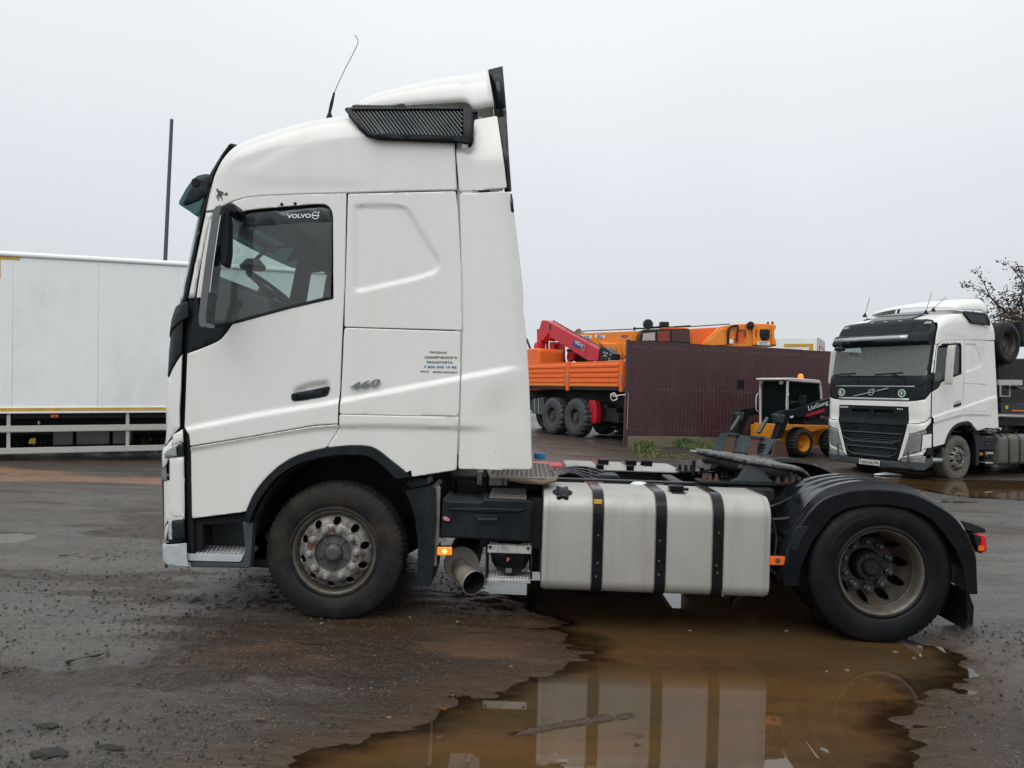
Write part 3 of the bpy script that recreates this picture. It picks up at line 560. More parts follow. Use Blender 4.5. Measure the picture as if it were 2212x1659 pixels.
def build_cab(root, second=False):
    P = M['white2'] if second else M['white']
    # --- panels of the side
    win = crom(S('A5', 330, 1392, 345, 1200, 385, 850, 420, 640), 3)+S('A5', 440, 590)+crom(S('A5', 600, 572, 720, 542, 1000, 517, 1190, 502, 1255, 508, 1295, 545, 1303, 600), 3)+S('A5', 1290, 1178, 1000, 1245, 590, 1352)
    door = S('Z2', 205, 297, 300, 262)+crom(S('Z2', 300, 262, 380, 225, 425, 178, 462, 122), 4)[1:]+S('A5', 585, 1370, 1000, 1256, 1315, 1188, 1312, 600)+crom(S('A5', 1312, 600, 1303, 545, 1265, 500, 1190, 492, 1000, 507, 720, 532, 615, 558), 3)[1:]+S('A5', 430, 585)
    door += S('A5', 418, 660, 387, 850, 352, 1100, 338, 1182, 304, 1182, 314, 1100, 352, 850, 398, 625, 432, 560)+crom(S('A5', 560, 482, 600, 462, 700, 435, 850, 422, 1000, 416, 1412, 408), 3)
    door += S('Z1', 1085, 900, 1078, 1300, 1068, 1500)+S('Z2', 1062, 250, 1052, 500, 1046, 560, 1043, 683, 900, 694, 600, 748, 229, 808, 222, 745, 190, 702)
    two('door', door, P, root, lip=.004)
    two('door_lower_panel', rnd(S('Z2', 229, 816, 600, 754, 900, 701, 1040, 690, 1046, 704, 978, 813, 850, 845, 760, 885, 680, 945, 610, 1020, 565, 1090, 532, 1168, 235, 1206), .015, 2), P, root, gr=.004, lip=.004)
    two('locker_upper_panel', rnd(S('Z1', 1097, 797, 1688, 783, 1702, 900, 1720, 1250, 1723, 1547, 1077, 1529), .012, 2), P, root, gr=.004, lip=.004)
    two('locker_door', rnd(S('Z2', 1077, 156, 1716, 176, 1712, 420, 1704, 640, 1054, 629, 1060, 500), .015, 2), P, root, gr=.004, lip=.004)
    two('rear_wheel_arch_panel', rnd(S('Z2', 1053, 636, 1704, 648, 1693, 938, 1450, 976, 1400, 937, 1330, 882, 1262, 828, 1200, 806, 1100, 804, 985, 813, 1052, 708), .01, 2), P, root, gr=.004, lip=.004)
    two('side_fairing_lower', rnd(S('Z1', 1713, 792, 1990, 786, 2010, 900, 2040, 1150, 2062, 1350)+S('Z2', 2058, 30, 2078, 200, 2092, 420, 2104, 700, 2110, 936, 1706, 934, 1716, 640, 1727, 200), .02, 3), P, root, gr=.004, lip=.004, fm=lambda x, z, s: (x, .012+s-relief(x, z)-.03*sst((x-.85)/.4)+.10*sst((x-(1.10+(3.05-z)*.128))/.12)*.5, z))
    two('side_fairing_upper', rnd(S('Z1', 1690, 541, 1720, 538, 1768, 538, 1788, 510, 1790, 362, 1915, 342, 1945, 550, 1971, 764, 1712, 778), .015, 3), P, root, gr=.004, lip=.004, fm=lambda x, z, s: (x, .012+s+.10*sst((z-3.25)/.5)-.03*sst((x-.85)/.4), z))
    two('fairing_trailing_edge', S('Z1', 1918, 342, 1966, 335, 1980, 550, 1995, 780, 1976, 765, 1950, 560), M['gloss'], root, fm=lambda x, z, s: (x, .02+s+.10*sst((z-3.25)/.5), z))
    two('fairing_trailing_edge', S('Z1', 1993, 788, 2000, 790, 2008, 880, 2006, 900), M['gloss'], root, fm=lambda x, z, s: (x, .02+s, z))
    # --- black shell showing through the panel gaps, with the window opening
    shell = [(-1.17, .72), (-1.20, 1.15), (-1.19, 1.9), (-1.13, 2.25), (-1.04, 2.85), (-1.01, 3.1), (-.86, 3.27), (-.6, 3.3), (.80, 3.32), (.80, 1.16), (.55, 1.14), (.42, 1.26), (.2, 1.42), (-.12, 1.44), (-.4, 1.32), (-.58, 1.05), (-.66, .8)]
    two('cab_shell', shell, M['dark'], root, fm=plainmap(.034), holes=[win], step=.12, th=.03, inset=0)
    # --- door window
    ow = crom(S('A5', 600, 560, 720, 530, 1000, 505, 1190, 490, 1265, 498, 1307, 540, 1316, 600), 3)
    fo = S('A5', 320, 1405, 340, 1200, 372, 850, 400, 640, 425, 575)+ow+S('A5', 1303, 1183, 1000, 1258, 590, 1370); fo = [p for p in fo]
    two('window_frame', fo, M['plastic'], root, fm=plainmap(.012), holes=[win], step=.1, th=.02, inset=0)
    two('window_sill', S('A5', 360, 1385, 590, 1352, 1000, 1244, 1308, 1170, 1314, 1188, 1000, 1262, 590, 1374, 420, 1400), M['plastic'], root, fm=plainmap(-.006), step=.1, th=.03, inset=.004)
    two('window_pane', win, M['glass'], root, fm=plainmap(.03), step=.2, th=0, inset=0)
    if not second:
        sheet('sun_strip', crom(S('A5', 625, 560, 720, 545, 1000, 520, 1190, 505, 1252, 511, 1290, 545), 3)+S('A5', 1298, 612, 1000, 627, 700, 650, 600, 672), plainmap(.024), M['tint'], root, step=.1, th=0, inset=0, flip=(0, -1, 0))
        a, b = S('A5', 968, 592, 1145, 588); text('lettering', 'VOLVO', M['print_w'], root, basis((a[0], .018, a[1]), (b[0]-a[0], 0, b[1]-a[1]), (0, 0, 1)), w=b[0]-a[0], h=.030, depth=.002, bold=.03)
        c = S('A5', 1178, 571)[0]; m = MB(); m.lathe([(.021, 0), (.021, -.002), (.0265, -.002), (.0265, 0)], (c[0], .018, c[1]), n=28); m.box(c[0]-.02, c[0]+.02, .016, .018, c[1]-.004, c[1]+.004)
        m.prism([(c[0]+.014, c[1]+.016), (c[0]+.018, c[1]+.012), (c[0]+.028, c[1]+.022), (c[0]+.030, c[1]+.028), (c[0]+.016, c[1]+.028), (c[0]+.021, c[1]+.023)], .016, .018); m.build('emblem', M['print_w'], root, 0)
    # mirror foot: black corner of the door below the window
    bt = S('Z2', 205, 294, 300, 258)+crom(S('Z2', 300, 258, 378, 222, 422, 176, 458, 118), 4)[1:]+S('Z1', 340, 1512, 275, 1500, 268, 1372, 242, 1370, 236, 1470)
    two('door_corner_trim', bt, M['plastic'], root, fm=plainmap(.002), step=.06)
    # handle
    hm = MB(); hp = S('Z2', 781, 522, 800, 514, 905, 494, 990, 476, 997, 482, 985, 520, 970, 532, 880, 548, 800, 560, 783, 552)
    two('door_handle', rnd(hp, .01, 3), M['plastic'], root, fm=lambda x, z, s: (x, -.012+s, z), step=.05, th=.03)
    c = S('Z2', 960, 503)[0]; MB().lathe([(0, -.024), (.011, -.024), (.013, -.018), (.013, .0)], (c[0], 0, c[1]), n=16).build('door_lock', M['gloss'], root)
    for q in ((729, 853), (803, 850)):
        c = S('Z1', *q)[0]; MB().lathe([(0, -.012), (.009, -.01), (.012, 0)], (c[0], yc(c[0], c[1]), c[1]), n=12).build('rubber_plug', M['plastic'], root)
    # --- A pillar
    two('pillar', S('Z1', 300, 893, 345, 893, 320, 960, 290, 1110, 262, 1240, 243, 1370, 202, 1370, 240, 1180, 275, 1010), P, root, fm=plainmap(.004), step=.05, inset=0, th=.006)
    # --- roof shell
    top = crom(S('Z1', 436, 515, 500, 484, 600, 448, 700, 416, 800, 388, 900, 366, 1000, 352, 1075, 346, 1300, 335, 1690, 330, y=.2), 4)
    bot = S('Z1', 303, 888, 345, 888, 380, 874, 430, 848, 470, 833, 530, 817, 600, 809, 800, 800, 1098, 792, 1400, 782, 1697, 776)
    fro = S('Z1', 303, 888, 320, 800, 345, 705, 385, 610, 436, 515); rear = S('Z1', 1697, 776, 1690, 640, 1684, 520, 1684, 420, 1690, 332)
    def res(p, n):
        p = np.array(p); d = np.r_[0, np.cumsum(np.hypot(*(p[1:]-p[:-1]).T))]; t = np.linspace(0, d[-1], n); return np.stack([np.interp(t, d, p[:, 0]), np.interp(t, d, p[:, 1])], 1)
    NU, NV = 90, 40; T_, B_, L_, R_ = res(top, NU), res(bot, NU), res(fro, NV), res(rear, NV); rows = []
    for i in range(NU):
        u = i/(NU-1); row = []
        for j in range(NV):
            v = j/(NV-1); v = 1-(1-v)**1.5 if False else v
            p = (1-v)*B_[i]+v*T_[i]+(1-u)*L_[j]+u*R_[j]-((1-u)*(1-v)*B_[0]+u*(1-v)*B_[-1]+(1-u)*v*T_[0]+u*v*T_[-1])
            zt = T_[i][1]; Rr = .26; w = max(0, min(1, (p[1]-(zt-Rr))/Rr)); y = Rr*.95*(1-math.sqrt(max(0, 1-w*w)))
            y += float(yc(p[0], p[1]))*(1-w); y -= float(relief(np.array(p[0]), np.array(p[1])))*(1-w)
            row.append((p[0], y, p[1]))
        e = row[-1]; nt_ = 10
        for k in range(1, nt_+1):
            f = k/nt_; row.append((e[0]-.05*f*(2-f)*(1-u), e[1]+(1.25-e[1])*f, e[2]+.05*f*(2-f)))
        row += [(x, 2.5-y, z) for x, y, z in row[-2::-1]]; rows.append(row)
    m = MB(); m.loft(rows); o = m.build('roof', P, root, 40, solid=.012)
    # --- front: black band over the visor, corner lamps, hatch outline
    tf = [(tx(x, z), z) for x, z in S('Z1', 436, 515, 385, 610, 345, 705, 300, 888, y=.05)]
    tf[-1] = (tf[-2][0]*.45+tf[-1][0]*.55, 3.06); band = [(0, 3.47), (.6, 3.46), (.95, 3.44), (1.10, 3.41)]+tf[1:]+[(0, 3.06)]
    fr('roof_band', band, M['plastic'], root, off=.004, inset=0)
    mm = MB(); fr('roof_hatch_cover', rnd([(-.72, 3.15), (.72, 3.15), (.72, 3.39), (-.72, 3.39)], .03), M['plastic'], root, off=.016, both=False)
    for hx in (-.35, 0, .35): fr('roof_marker_lamp', [(hx-.05, 3.425), (hx+.05, 3.425), (hx+.035, 3.45), (hx-.035, 3.45)], M['lens'], root, off=.02, both=False)
    fr('roof_corner_lamp', rnd([(.93, 3.33), (1.10, 3.32), (1.09, 3.38), (.96, 3.39)], .015), M['lens'], root, off=.014)
    # --- sun visor
    vis = S('Z1', 180, 858, 196, 822, 222, 775, 250, 738, 278, 711, 308, 702, 335, 699, 343, 712, 322, 800, 300, 885, 284, 905, 263, 920, 240, 902, 200, 878, y=.12)
    vis = crom(vis, 3, True); m = MB(); rws = []
    for i in range(15):
        h = -1.19+2.38*i/14; e = abs(h)/1.19; row = []
        for x, z in vis:
            fwd = float(xf(z))+.10-x; row.append((x+fwd*0-.06*(1-e*e), 1.25+h, z-(.02*e**6 if x < -1.2 else 0)))
        rws.append(row)
    m.loft(rws, closed=True, caps=True); m.build('sun_visor', M['visor'] if not second else M['plastic'], root, 30)
    two('visor_end_cap', crom(S('Z1', 180, 857, 196, 822, 222, 775, 250, 738, 278, 711, 308, 702, 337, 699, y=.06), 3)+S('Z1', 343, 712, 325, 795, 270, 836, 200, 862, y=.06), M['plastic'], root, fm=lambda x, z, s: (x, .052+s, z), step=.1, th=.006)
    if second: m = MB(); m.loft([[(-1.335-.06*(1-(h/1.1)**2), 1.25-h, 3.03+.045), (-1.355-.06*(1-(h/1.1)**2), 1.25-h, 3.03-.045)] for h in (-1.02, -.6, -.2, .2, .6, .85)]); m.build('visor_trim', M['silver'], root, solid=.02)
    c = S('Z1', 268, 743, y=.1)[0]; MB().lathe([(0, -.004), (.028, -.004), (.032, -.001), (.034, .02)], (c[0], .050, c[1]), n=24).build('visor_lamp', M['gloss'], root)
    # --- windscreen and the black cowl
    wsr = TS('Z1', 300, 893, 275, 1010, 240, 1180, 202, 1370)
    ws = [(-1*a, b) for a, b in wsr[::-1]]; z0, z1 = 2.19, 2.92
    wsr = [(tf[-1][0], 3.07)]+wsr; outer = [(-wsr[-1][0], 2.17)]+[(-a, b) for a, b in wsr[::-1]]+[(a, b) for a, b in wsr]+[(wsr[-1][0], 2.17)]
    inn = rnd([(-1.17, 2.22), (-1.17, 3.04), (1.17, 3.04), (1.17, 2.22)], .08, 5)
    fr('windscreen_surround', outer, M['gloss'], root, off=-.004, holes=[inn], both=False, inset=0, th=.01)
    fr('windscreen', rnd([(-1.20, 2.19), (-1.20, 3.06), (1.20, 3.06), (1.20, 2.19)], .08, 5), M['wsglass2'] if second else M['wsglass'], root, off=0, both=False, inset=0, th=0, step=.08)
    cw = TS('Z1', 235, 1378, 240, 1480); lo = TS('Z2', 205, 95, 197, 298)
    fr('wiper_cowl', [(0, 2.17), (1.0, 2.17)]+[(cw[0][0], 2.235), (cw[1][0], cw[1][1])]+[(1.1, 1.975), (0, 1.965)], M['plastic'], root, off=.012)
    fr('front_black_panel', [(0, 1.96), (1.1, 1.97)]+lo+[(1.2, 1.71), (1.05, 1.68), (.9, 1.665), (0, 1.655)], M['plastic'], root, off=.002)
    for sx in (1, -1):
        wp = [(*t2xy(np.array(t_), np.array(z_), .035), z_) for t_, z_ in ((sx*.05 if sx > 0 else -.30, 2.10), (.62 if sx > 0 else -.82, 2.13))]
    def tp(t_, z_, off): x, y = t2xy(np.array(float(t_)), np.array(float(z_)), off); return (float(x), float(y), z_)
    for a, b in ((.78, .02), (-.38, -1.10)):
        MB().tube([tp(a, 2.02, .03), tp(a-.02, 2.16, .05), tp((a+b)/2, 2.25, .035)], .012, 6).tube([tp(a-.1, 2.27, .02), tp(b, 2.23, .02)], .012, 6).build('windscreen_wiper', M['plastic'], root)
    # --- lower front
    cn = TS('Z2', 197, 302, 190, 500, 184, 702); cb = TS('Z2', 180, 712, 92, 742, y=.05)
    fr('corner_panel', [(0, 1.64), (.9, 1.65), (1.05, 1.665), (1.2, 1.695), cn[0], cn[1], cn[2], (1.2, 1.215), (1.1, 1.19), (.88, 1.17), (.87, 1.53), (0, 1.54)], P, root, off=0)
    fr('upper_grille', [(-.865, 1.12), (.865, 1.12), (.865, 1.525), (-.865, 1.525)], M['plastic'], root, off=-.004, both=False, holes=[[(-.50, 1.38), (-.06, 1.38), (-.06, 1.45), (-.55, 1.45)], [(.06, 1.38), (.50, 1.38), (.55, 1.45), (.06, 1.45)]])
    g1 = [(-.73, .93), (.73, .93), (.70, .80), (.5, .72), (-.5, .72), (-.70, .80)]; g2 = [(-.64, .61), (.64, .61), (.60, .49), (.42, .42), (-.42, .42), (-.60, .49)]
    fr('lower_grille', [(-.86, 1.11), (.86, 1.11), (.66, .36), (-.66, .36)], M['plastic'], root, off=-.012, both=False, holes=[g1, g2])
    m = MB()
    for g in (g1, g2):
        q = [tp(a, b, .006) for a, b in g]; m.tube(q+[q[0], q[1]], .014, 6)
    m.build('grille_rim', M['grey'], root)
    for z_ in (.88, .84, .79, .75, .57, .53, .49, .45):
        w_ = .70 if z_ > .83 else .60 if z_ > .7 else .58 if z_ > .5 else .48; MB().tube([tp(-w_, z_, -.03), tp(0, z_, -.03), tp(w_, z_, -.03)], .008, 5).build('grille_bar', M['grey'], root)
    m = MB(); m.loft([[tp(t_, z_, -.09) for t_ in (-1, -.5, 0, .5, 1)] for z_ in (.3, 1.5)]); m.build('radiator_backing', M['dark'], root)
    fr('lamp_inner_trim', [(.865, 1.16), (.96, 1.17), (.90, .95), (.74, .44), (.66, .36), (.64, .36), (.84, 1.06)], P, root, off=0)
    tl = TS('Z2', 187, 790, 180, 716, y=.03); bp = TS('Z2', 190, 866, 193, 1212, y=.02)
    fr('bumper_top', [(.87, 1.165), (1.05, 1.17), (1.2, 1.2), tl[1], tl[0], (1.23, 1.06), (1.05, .99), (.92, .955)], P, root, off=0)
    fr('headlamp', [(.91, .945), (1.06, .98), (1.25, 1.055), (1.25, .96), (1.17, .95), (1.13, .60), (.80, .49), (.76, .5)], M['lens'], root, off=.012)
    fr('bumper_side', [(1.18, .95), (bp[0][0], .98), bp[1], (1.22, .66), (1.15, .60)], P, root, off=0)
    fr('lamp_back', [(1.252, 1.052), tl[0], (bp[0][0], .975), (1.252, .965)], M['plastic'], root, off=-.005)
    fr('bumper_mid', [(.80, .48), (1.14, .59), (1.24, .66), (1.24, .62), (1.18, .52), (.74, .44)], P, root, off=-.002)
    fr('fog_lamp', [(.74, .435), (1.17, .51), (1.24, .50), (1.22, .36), (.70, .345)], M['lens'], root, off=.002)
    lb = TS('Z2', 195, 1216, 197, 1332, y=.02)
    fr('bumper_end', [(1.23, .64), lb[0], lb[1], (1.24, .51)], M['plastic'], root, off=-.006)
    low = TS('Z2', 205, 1342, 210, 1438, 224, 1474, y=.0)
    fr('bumper_corner', [(1.0, .49), (1.2, .50)]+[low[0], low[1], low[2]]+[(1.2, .36), (1.0, .33)] if not second else [(.70, .34), (1.2, .355), low[0], low[1], low[2], (1.2, .2), (1.0, .19)], M['palegrey'] if not second else M['grey'], root, off=.012)
    fr('bumper_skirt', [(0, .355), (.70, .34), (1.0, .345), (1.2, .34), (1.2, .335 if not second else .24), (1.0, .32 if not second else .2), (0, .28 if not second else .19)], M['grey'], root, off=0)
    if not second:
        two('bumper_side_panel', S('Z2', 100, 872, 187, 866, 191, 1212, 96, 1208), P, root, fm=plainmap(-.003), step=.03, inset=0)
        two('bumper_top_corner', S('Z2', 118, 748, 180, 716, 187, 786, 150, 798, 112, 812), P, root, fm=plainmap(-.005), step=.03, inset=0)
        two('lamp_back', S('Z2', 150, 802, 187, 790, 187, 864, 153, 864), M['plastic'], root, fm=plainmap(-.006), step=.03, inset=0)
        two('corner_lens', S('Z2', 66, 846, 96, 826, 149, 802, 152, 862, 100, 872, 68, 878), M['lens'], root, fm=plainmap(-.012), step=.03, th=.04)
        two('bumper_lower_trim', S('Z2', 88, 1214, 114, 1216, 116, 1328, 88, 1330), M['palegrey'], root, fm=plainmap(-.004), step=.03, inset=0)
        two('bumper_lower_back', S('Z2', 116, 1217, 192, 1215, 194, 1332, 118, 1329), M['plastic'], root, fm=plainmap(-.004), step=.03, inset=0)
    gp = S('Z2', 184, 705, 196, 703, 225, 742, 232, 860, 233, 1210, 236, 1225, 240, 1400, 226, 1478, 212, 1440, 205, 1335, 198, 1215, 192, 880, 188, 790, 176, 716)
    two('door_gap_seal', gp, M['dark'], root, fm=plainmap(.016), step=.1, inset=0)
    if second:
        m = MB(); q = [(.99, 2.005), (-.99, 2.005), (-.99, 1.975), (.97, 1.975)]; m.loft([[tp(t_, z_, .012) for t_ in np.linspace(-.99, .99, 9)] for z_ in (1.955, 1.985)]); m.build('upper_trim_strip', M['silver'], root, solid=.012)
        m = MB(); m.loft([[tp(t_, z_, .016) for t_ in np.linspace(-.88, .88, 9)] for z_ in (1.66, 1.71)]); m.build('lower_trim_strip', M['silver'], root, solid=.014)
        MB().tube([tp(-.46, 1.735, .012), tp(.40, 1.925, .012)], .012, 6).build('diagonal_bar', M['silver'], root)
        c = tp(0, 1.83, .02); m = MB(); m.lathe([(.055, 0), (.055, -.014), (.075, -.014), (.075, 0)], c, 'x', 28); m.box(c[0]-.012, c[0], c[1]-.05, c[1]+.05, c[2]-.012, c[2]+.012); m.box(c[0]-.012, c[0], c[1]-.085, c[1]-.045, c[2]+.05, c[2]+.085); m.build('emblem', M['silver'], root, 30)
        for t_, L in ((-.80, 'L'), (.72, 'V')):
            c = tp(t_, 1.82, .012); b_ = MB().lathe([(0, -.006), (.072, -.006), (.072, 0)], c, 'x', 28).build('round_badge', M['green'], root)
            MB().lathe([(.072, 0), (.072, -.009), (.086, -.009), (.086, 0)], c, 'x', 28).build('badge_rim', M['print_w'], b_)
            text('badge_letter', L, M['print_w'], b_, basis((c[0]-.012, c[1]+.028, c[2]-.04), (0, -1, 0), (0, 0, 1)), w=.056, h=.08, bold=.01)
        for s_, t_, z_, w_, h_ in (('VOLVO', -.85, 1.462, .25, .040), ('FH', .63, 1.46, .12, .032)):
            c = tp(t_, z_, .014); d = tp(t_+w_, z_, .014); text('lettering', s_, M['print_w'], root, basis(c, (d[0]-c[0], d[1]-c[1], 0), (0, 0, 1)), w=w_, h=h_, bold=.012)
        c = tp(-.275, .205, .05); pl = MB().box(c[0], c[0]+.012, c[1]-.52, c[1], .205, .32).build('number_plate', M['cream'], root, bevel=.004)
        text('plate_number', 'Т491ОА', M['print_k'], pl, basis((c[0]-.003, c[1]-.02, .225), (0, -1, 0), (0, 0, 1)), w=.33, h=.07, bold=.01)
        text('plate_region', '790', M['print_k'], pl, basis((c[0]-.003, c[1]-.375, .24), (0, -1, 0), (0, 0, 1)), w=.12, h=.055, bold=.01)
        MB().box(c[0]-.002, c[0], c[1]-.364, c[1]-.36, .21, .315).build('plate_divider', M['print_k'], pl)
        m = MB(); m.prism([(-.88, .62+.0), (-.30, .62), (-.42, 1.28), (-.84, 1.28)], lambda a, b: 3.515+.0, lambda a, b: 3.53, 'z')
    # --- wheel arch trim, liner, rear mudguard
    ao = crom(S('Z2', 532, 1170, 565, 1090, 610, 1020, 680, 945, 760, 885, 850, 845, 980, 815, 1100, 802, 1200, 804, 1262, 826, 1330, 880, 1400, 935, 1450, 978), 3)
    ai = crom(S('Z2', 1362, 990, 1290, 920, 1220, 872, 1150, 858, 1050, 860, 950, 872, 850, 900, 770, 938, 700, 990, 650, 1050, 610, 1110, 580, 1170, 555, 1232), 3)
    two('wheel_arch_trim', ao+ai+S('Z2', 535, 1232), M['plastic'], root, fm=lambda x, z, s: (x, -.022+s*2, z), step=.05, th=.06)
    for y0, y1 in ((.03, .75), (2.47, 1.75)):
        m = MB(); m.loft([[(x, y, z) for y in np.linspace(y0, y1, 4)] for x, z in ai+S('Z2', 545, 1330)]); m.build('wheel_arch_liner', M['under'], root, solid=.01)
    m = MB().box(-1.1, .75, .78, 1.72, .95, 1.45).box(-1.12, -.62, .12, .7, .78, 1.0).box(-.62, .62, .76, .78, .62, 1.4).box(-.62, .62, 1.72, 1.74, .62, 1.4); m.build('engine_tunnel', M['under'], root, bevel=.03)
    # rear cab bottom edge to the chassis, back wall
    MB().box(.78, .83, .05, 2.45, 1.17, 3.55).box(-1.0, .8, .08, 2.42, 1.47, 1.5).build('cab_back_wall', P, root, bevel=.01)
    # --- roof spoiler with its black trailing edge
    sp = crom(S('Z1', 1142, 306, 1200, 268, 1300, 233, 1480, 189, 1700, 145, 1868, 114, y=.27), 4); spb = S('Z1', 1142, 306, 1240, 306, 1740, 300, 1770, 312, 1792, 346, 1905, 323, y=.15)
    n = 26; A_ = res(sp, n); B2_ = res(spb, n); rows = []
    for i in range(n):
        (xa, za), (xb, zb) = A_[i], B2_[i]; row = []; hgt = za-zb
        for j in range(7): v = j/6; row.append((xb+(xa-xb)*v, .10+.16*v**3*min(1, hgt/.3)+.12*(1-i/(n-1))**2, zb+hgt*v))
        e = row[-1]
        for j in range(1, 7): v = j/6; row.append((e[0]-.22*v*(2-v)*(1-i/(n-1)), e[1]+(1.25-e[1])*v, e[2]+.05*v*(2-v)))
        row += [(x, 2.5-y, z) for x, y, z in row[-2::-1]]; rows.append(row)
    MB().loft(rows).build('roof_spoiler', P, root, 45, solid=.01)
    te = S('Z1', 1870, 115, 1950, 95, y=.27)+S('Z1', 1967, 311, 1914, 325, y=.10)
    rows = [[(te[3][0], .105, te[3][1]), (te[0][0], .25, te[0][1]), (te[0][0], 1.25, te[0][1]+.05), (te[0][0], 2.25, te[0][1]), (te[3][0], 2.395, te[3][1])], [(te[2][0], .105, te[2][1]), (te[1][0], .25, te[1][1]), (te[1][0], 1.25, te[1][1]+.05), (te[1][0], 2.25, te[1][1]), (te[2][0], 2.395, te[2][1])]]
    MB().loft(rows).build('spoiler_trailing_edge', M['gloss'], root, solid=.012)
    e0 = (B2_[0][0], B2_[0][1]); pl_ = [(e0[0]+.9, .34), (e0[0]+.35, .36)]+[(e0[0]+.06-.20*v*(2-v), .36+(.89)*v) for v in np.linspace(0, 1, 8)]; pl_ += [(x, 2.5-y) for x, y in pl_[-2::-1]]
    MB().loft([[(x, y, 3.64) for x, y in pl_], [(x, y, e0[1]+.01) for x, y in pl_]]).build('spoiler_skirt', P, root, 45, solid=.008)
    MB().box(.70, .92, .16, 2.34, 3.62, 3.69).build('spoiler_mount', M['plastic'], root)
    # --- side louvre
    vo = rnd(S('Z1', 1072, 324, 1082, 311, 1300, 309, 1750, 311, 1782, 332, 1787, 500, 1768, 534, 1735, 534, 1715, 519, 1400, 508, 1252, 503, 1205, 482, 1130, 402), .03, 4)
    vi = S('Z1', 1112, 326, 1728, 322, 1735, 486, 1270, 472, 1215, 458)
    yv = lambda x, z, s: (x, s+.09*sst((z-3.45)/.3)-.05, z)
    two('side_air_intake', vo, M['plastic'], root, fm=yv, holes=[vi], step=.04, th=.05)
    for far in (0, 1):
        m = MB()
        Y = lambda z: (-.036+.09*float(sst((z-3.45)/.3))) if not far else 2.5-(-.036+.09*float(sst((z-3.45)/.3)))
        x0 = 1118
        while x0 < 1722:
            x1 = x0+112; f = min(1, (1728-x0)/112); (xa, za), (xb, zb) = S('Z1', x0, 326, x0+112*f, 326+(158 if x0 > 1200 else 148)*f)
            m.add([(xa-.006, Y(za), za), (xa+.006, Y(za)+.0, za), (xb+.006, Y(zb), zb), (xb-.006, Y(zb), zb), (xa-.006, Y(za)+(.022 if not far else -.022), za), (xa+.01, Y(za)+(.022 if not far else -.022), za), (xb+.01, Y(zb)+(.022 if not far else -.022), zb), (xb-.006, Y(zb)+(.022 if not far else -.022), zb)], [(0, 1, 2, 3), (0, 3, 7, 4), (1, 5, 6, 2)]); x0 += 20.6
        m.build('louvre', M['grey'], root, 0)
        sheet('louvre_backing', vi, (lambda x, z, s: (x, -.014+.09*sst((z-3.45)/.3), z)) if not far else (lambda x, z, s: (x, 2.514-.09*sst((z-3.45)/.3), z)), M['dark'], root, step=.1, th=0, inset=0)
    # --- mirrors
    ml = S('A5', 470, 497, 440, 515, 425, 560, 412, 640, 385, 820, 360, 1000, 345, 1130, 322, 1330, 328, 1400, y=-.28)
    mp = ml+[(x+.048, z) for x, z in ml[::-1]]
    ap = S('A5', 520, 500, 590, 488, 618, 530, 625, 560, 560, 590, 530, 570, y=-.1); tp2 = S('A5', 492, 560, 515, 542, 535, 560, 545, 640, 545, 850, 528, 955, 495, 950, 486, 860, 482, 790, 440, 780, 440, 705, 485, 700, y=-.2)
    for far in (0, 1):
        sg = (lambda v: v) if not far else (lambda v: 2.5-v)
        m = MB(); m.prism(rnd(mp, .02, 2), sg(-.285), sg(-.135)); o = m.build('mirror_cover', M['cream'] if second else M['mirror_shell'], root, bevel=.014, seg=3)
        m = MB(); q = [(x+.046, z-.01) for x, z in ml[2:-2]]; q += [(x+.008, z) for x, z in q[::-1]]; m.prism(q, sg(-.275), sg(-.145)); m.build('mirror_glass', M['mirror'], o)
        MB().prism(rnd(ap, .02, 2), sg(-.14), sg(.03)).build('mirror_arm', M['plastic'], o, bevel=.01)
        MB().prism(rnd(tp2, .015, 2), sg(-.22), sg(-.12)).build('mirror_bracket', M['plastic'], o, bevel=.02, seg=3)
    # near kerb mirror over the passenger side of the windscreen
    MB().tube([(-1.02, 2.12, 3.04), (-1.25, 2.10, 3.0), (-1.36, 2.08, 2.88)], .02, 6).lathe([(0, .075), (.07, .065), (.125, .0), (.115, -.035), (0, -.05)], (-1.38, 2.08, 2.82), 'z', 18).build('kerb_mirror', M['plastic'], root)
    # --- interior
    ds = S('A5', 412, 1010, 470, 1015, 560, 1075, 640, 1128, 705, 1122, 745, 1152, 985, 1228, y=.5)
    m = MB(); m.prism([(x-.02, z) for x, z in ds]+[(ds[-1][0], 1.5), (ds[0][0], 1.5)], .12, 2.38); m.build('dashboard', M['inner_d'], root, bevel=.03)
    c = S('A5', 848, 1112, y=.62)[0]; ax_ = Vector((-math.cos(math.radians(54)), 0, math.sin(math.radians(-54)))).normalized()
    u_ = Vector((0, 1, 0)); w_ = ax_.cross(u_).normalized(); ring = [Vector((c[0], .62, c[1]))+(u_*math.cos(a)+w_*math.sin(a))*.205 for a in np.linspace(0, 2*math.pi, 33)]
    m = MB(); m.tube(ring, .017, 8, False); cc = Vector((c[0], .62, c[1]))+ax_*.05
    for a in (0, math.pi, -math.pi/2): m.tube([cc, Vector((c[0], .62, c[1]))+(u_*math.cos(a)+w_*math.sin(a))*.205], .014, 6)
    m.tube([cc-ax_*.03, cc+ax_*.4], [.07, .04], 10); m.build('steering_wheel', M['inner_d'], root)
    for y_ in (.62, 1.88):
        m = MB(); m.box(-.42, .10, y_-.25, y_+.25, 1.72, 1.86).box(-.30, .0, y_-.2, y_+.2, 1.5, 1.72); m.prism([(-.02, 1.84), (.12, 1.84), (.26, 2.42), (.16, 2.45)], y_-.24, y_+.24); m.prism([(.17, 2.47), (.28, 2.46), (.31, 2.63), (.22, 2.66)], y_-.14, y_+.14); m.build('seat', M['inner_d'], root, bevel=.04, seg=3)
    m = MB(); m.box(.30, .77, .10, 2.40, 1.5, 2.05); m.build('bunk', M['inner'], root, bevel=.04)
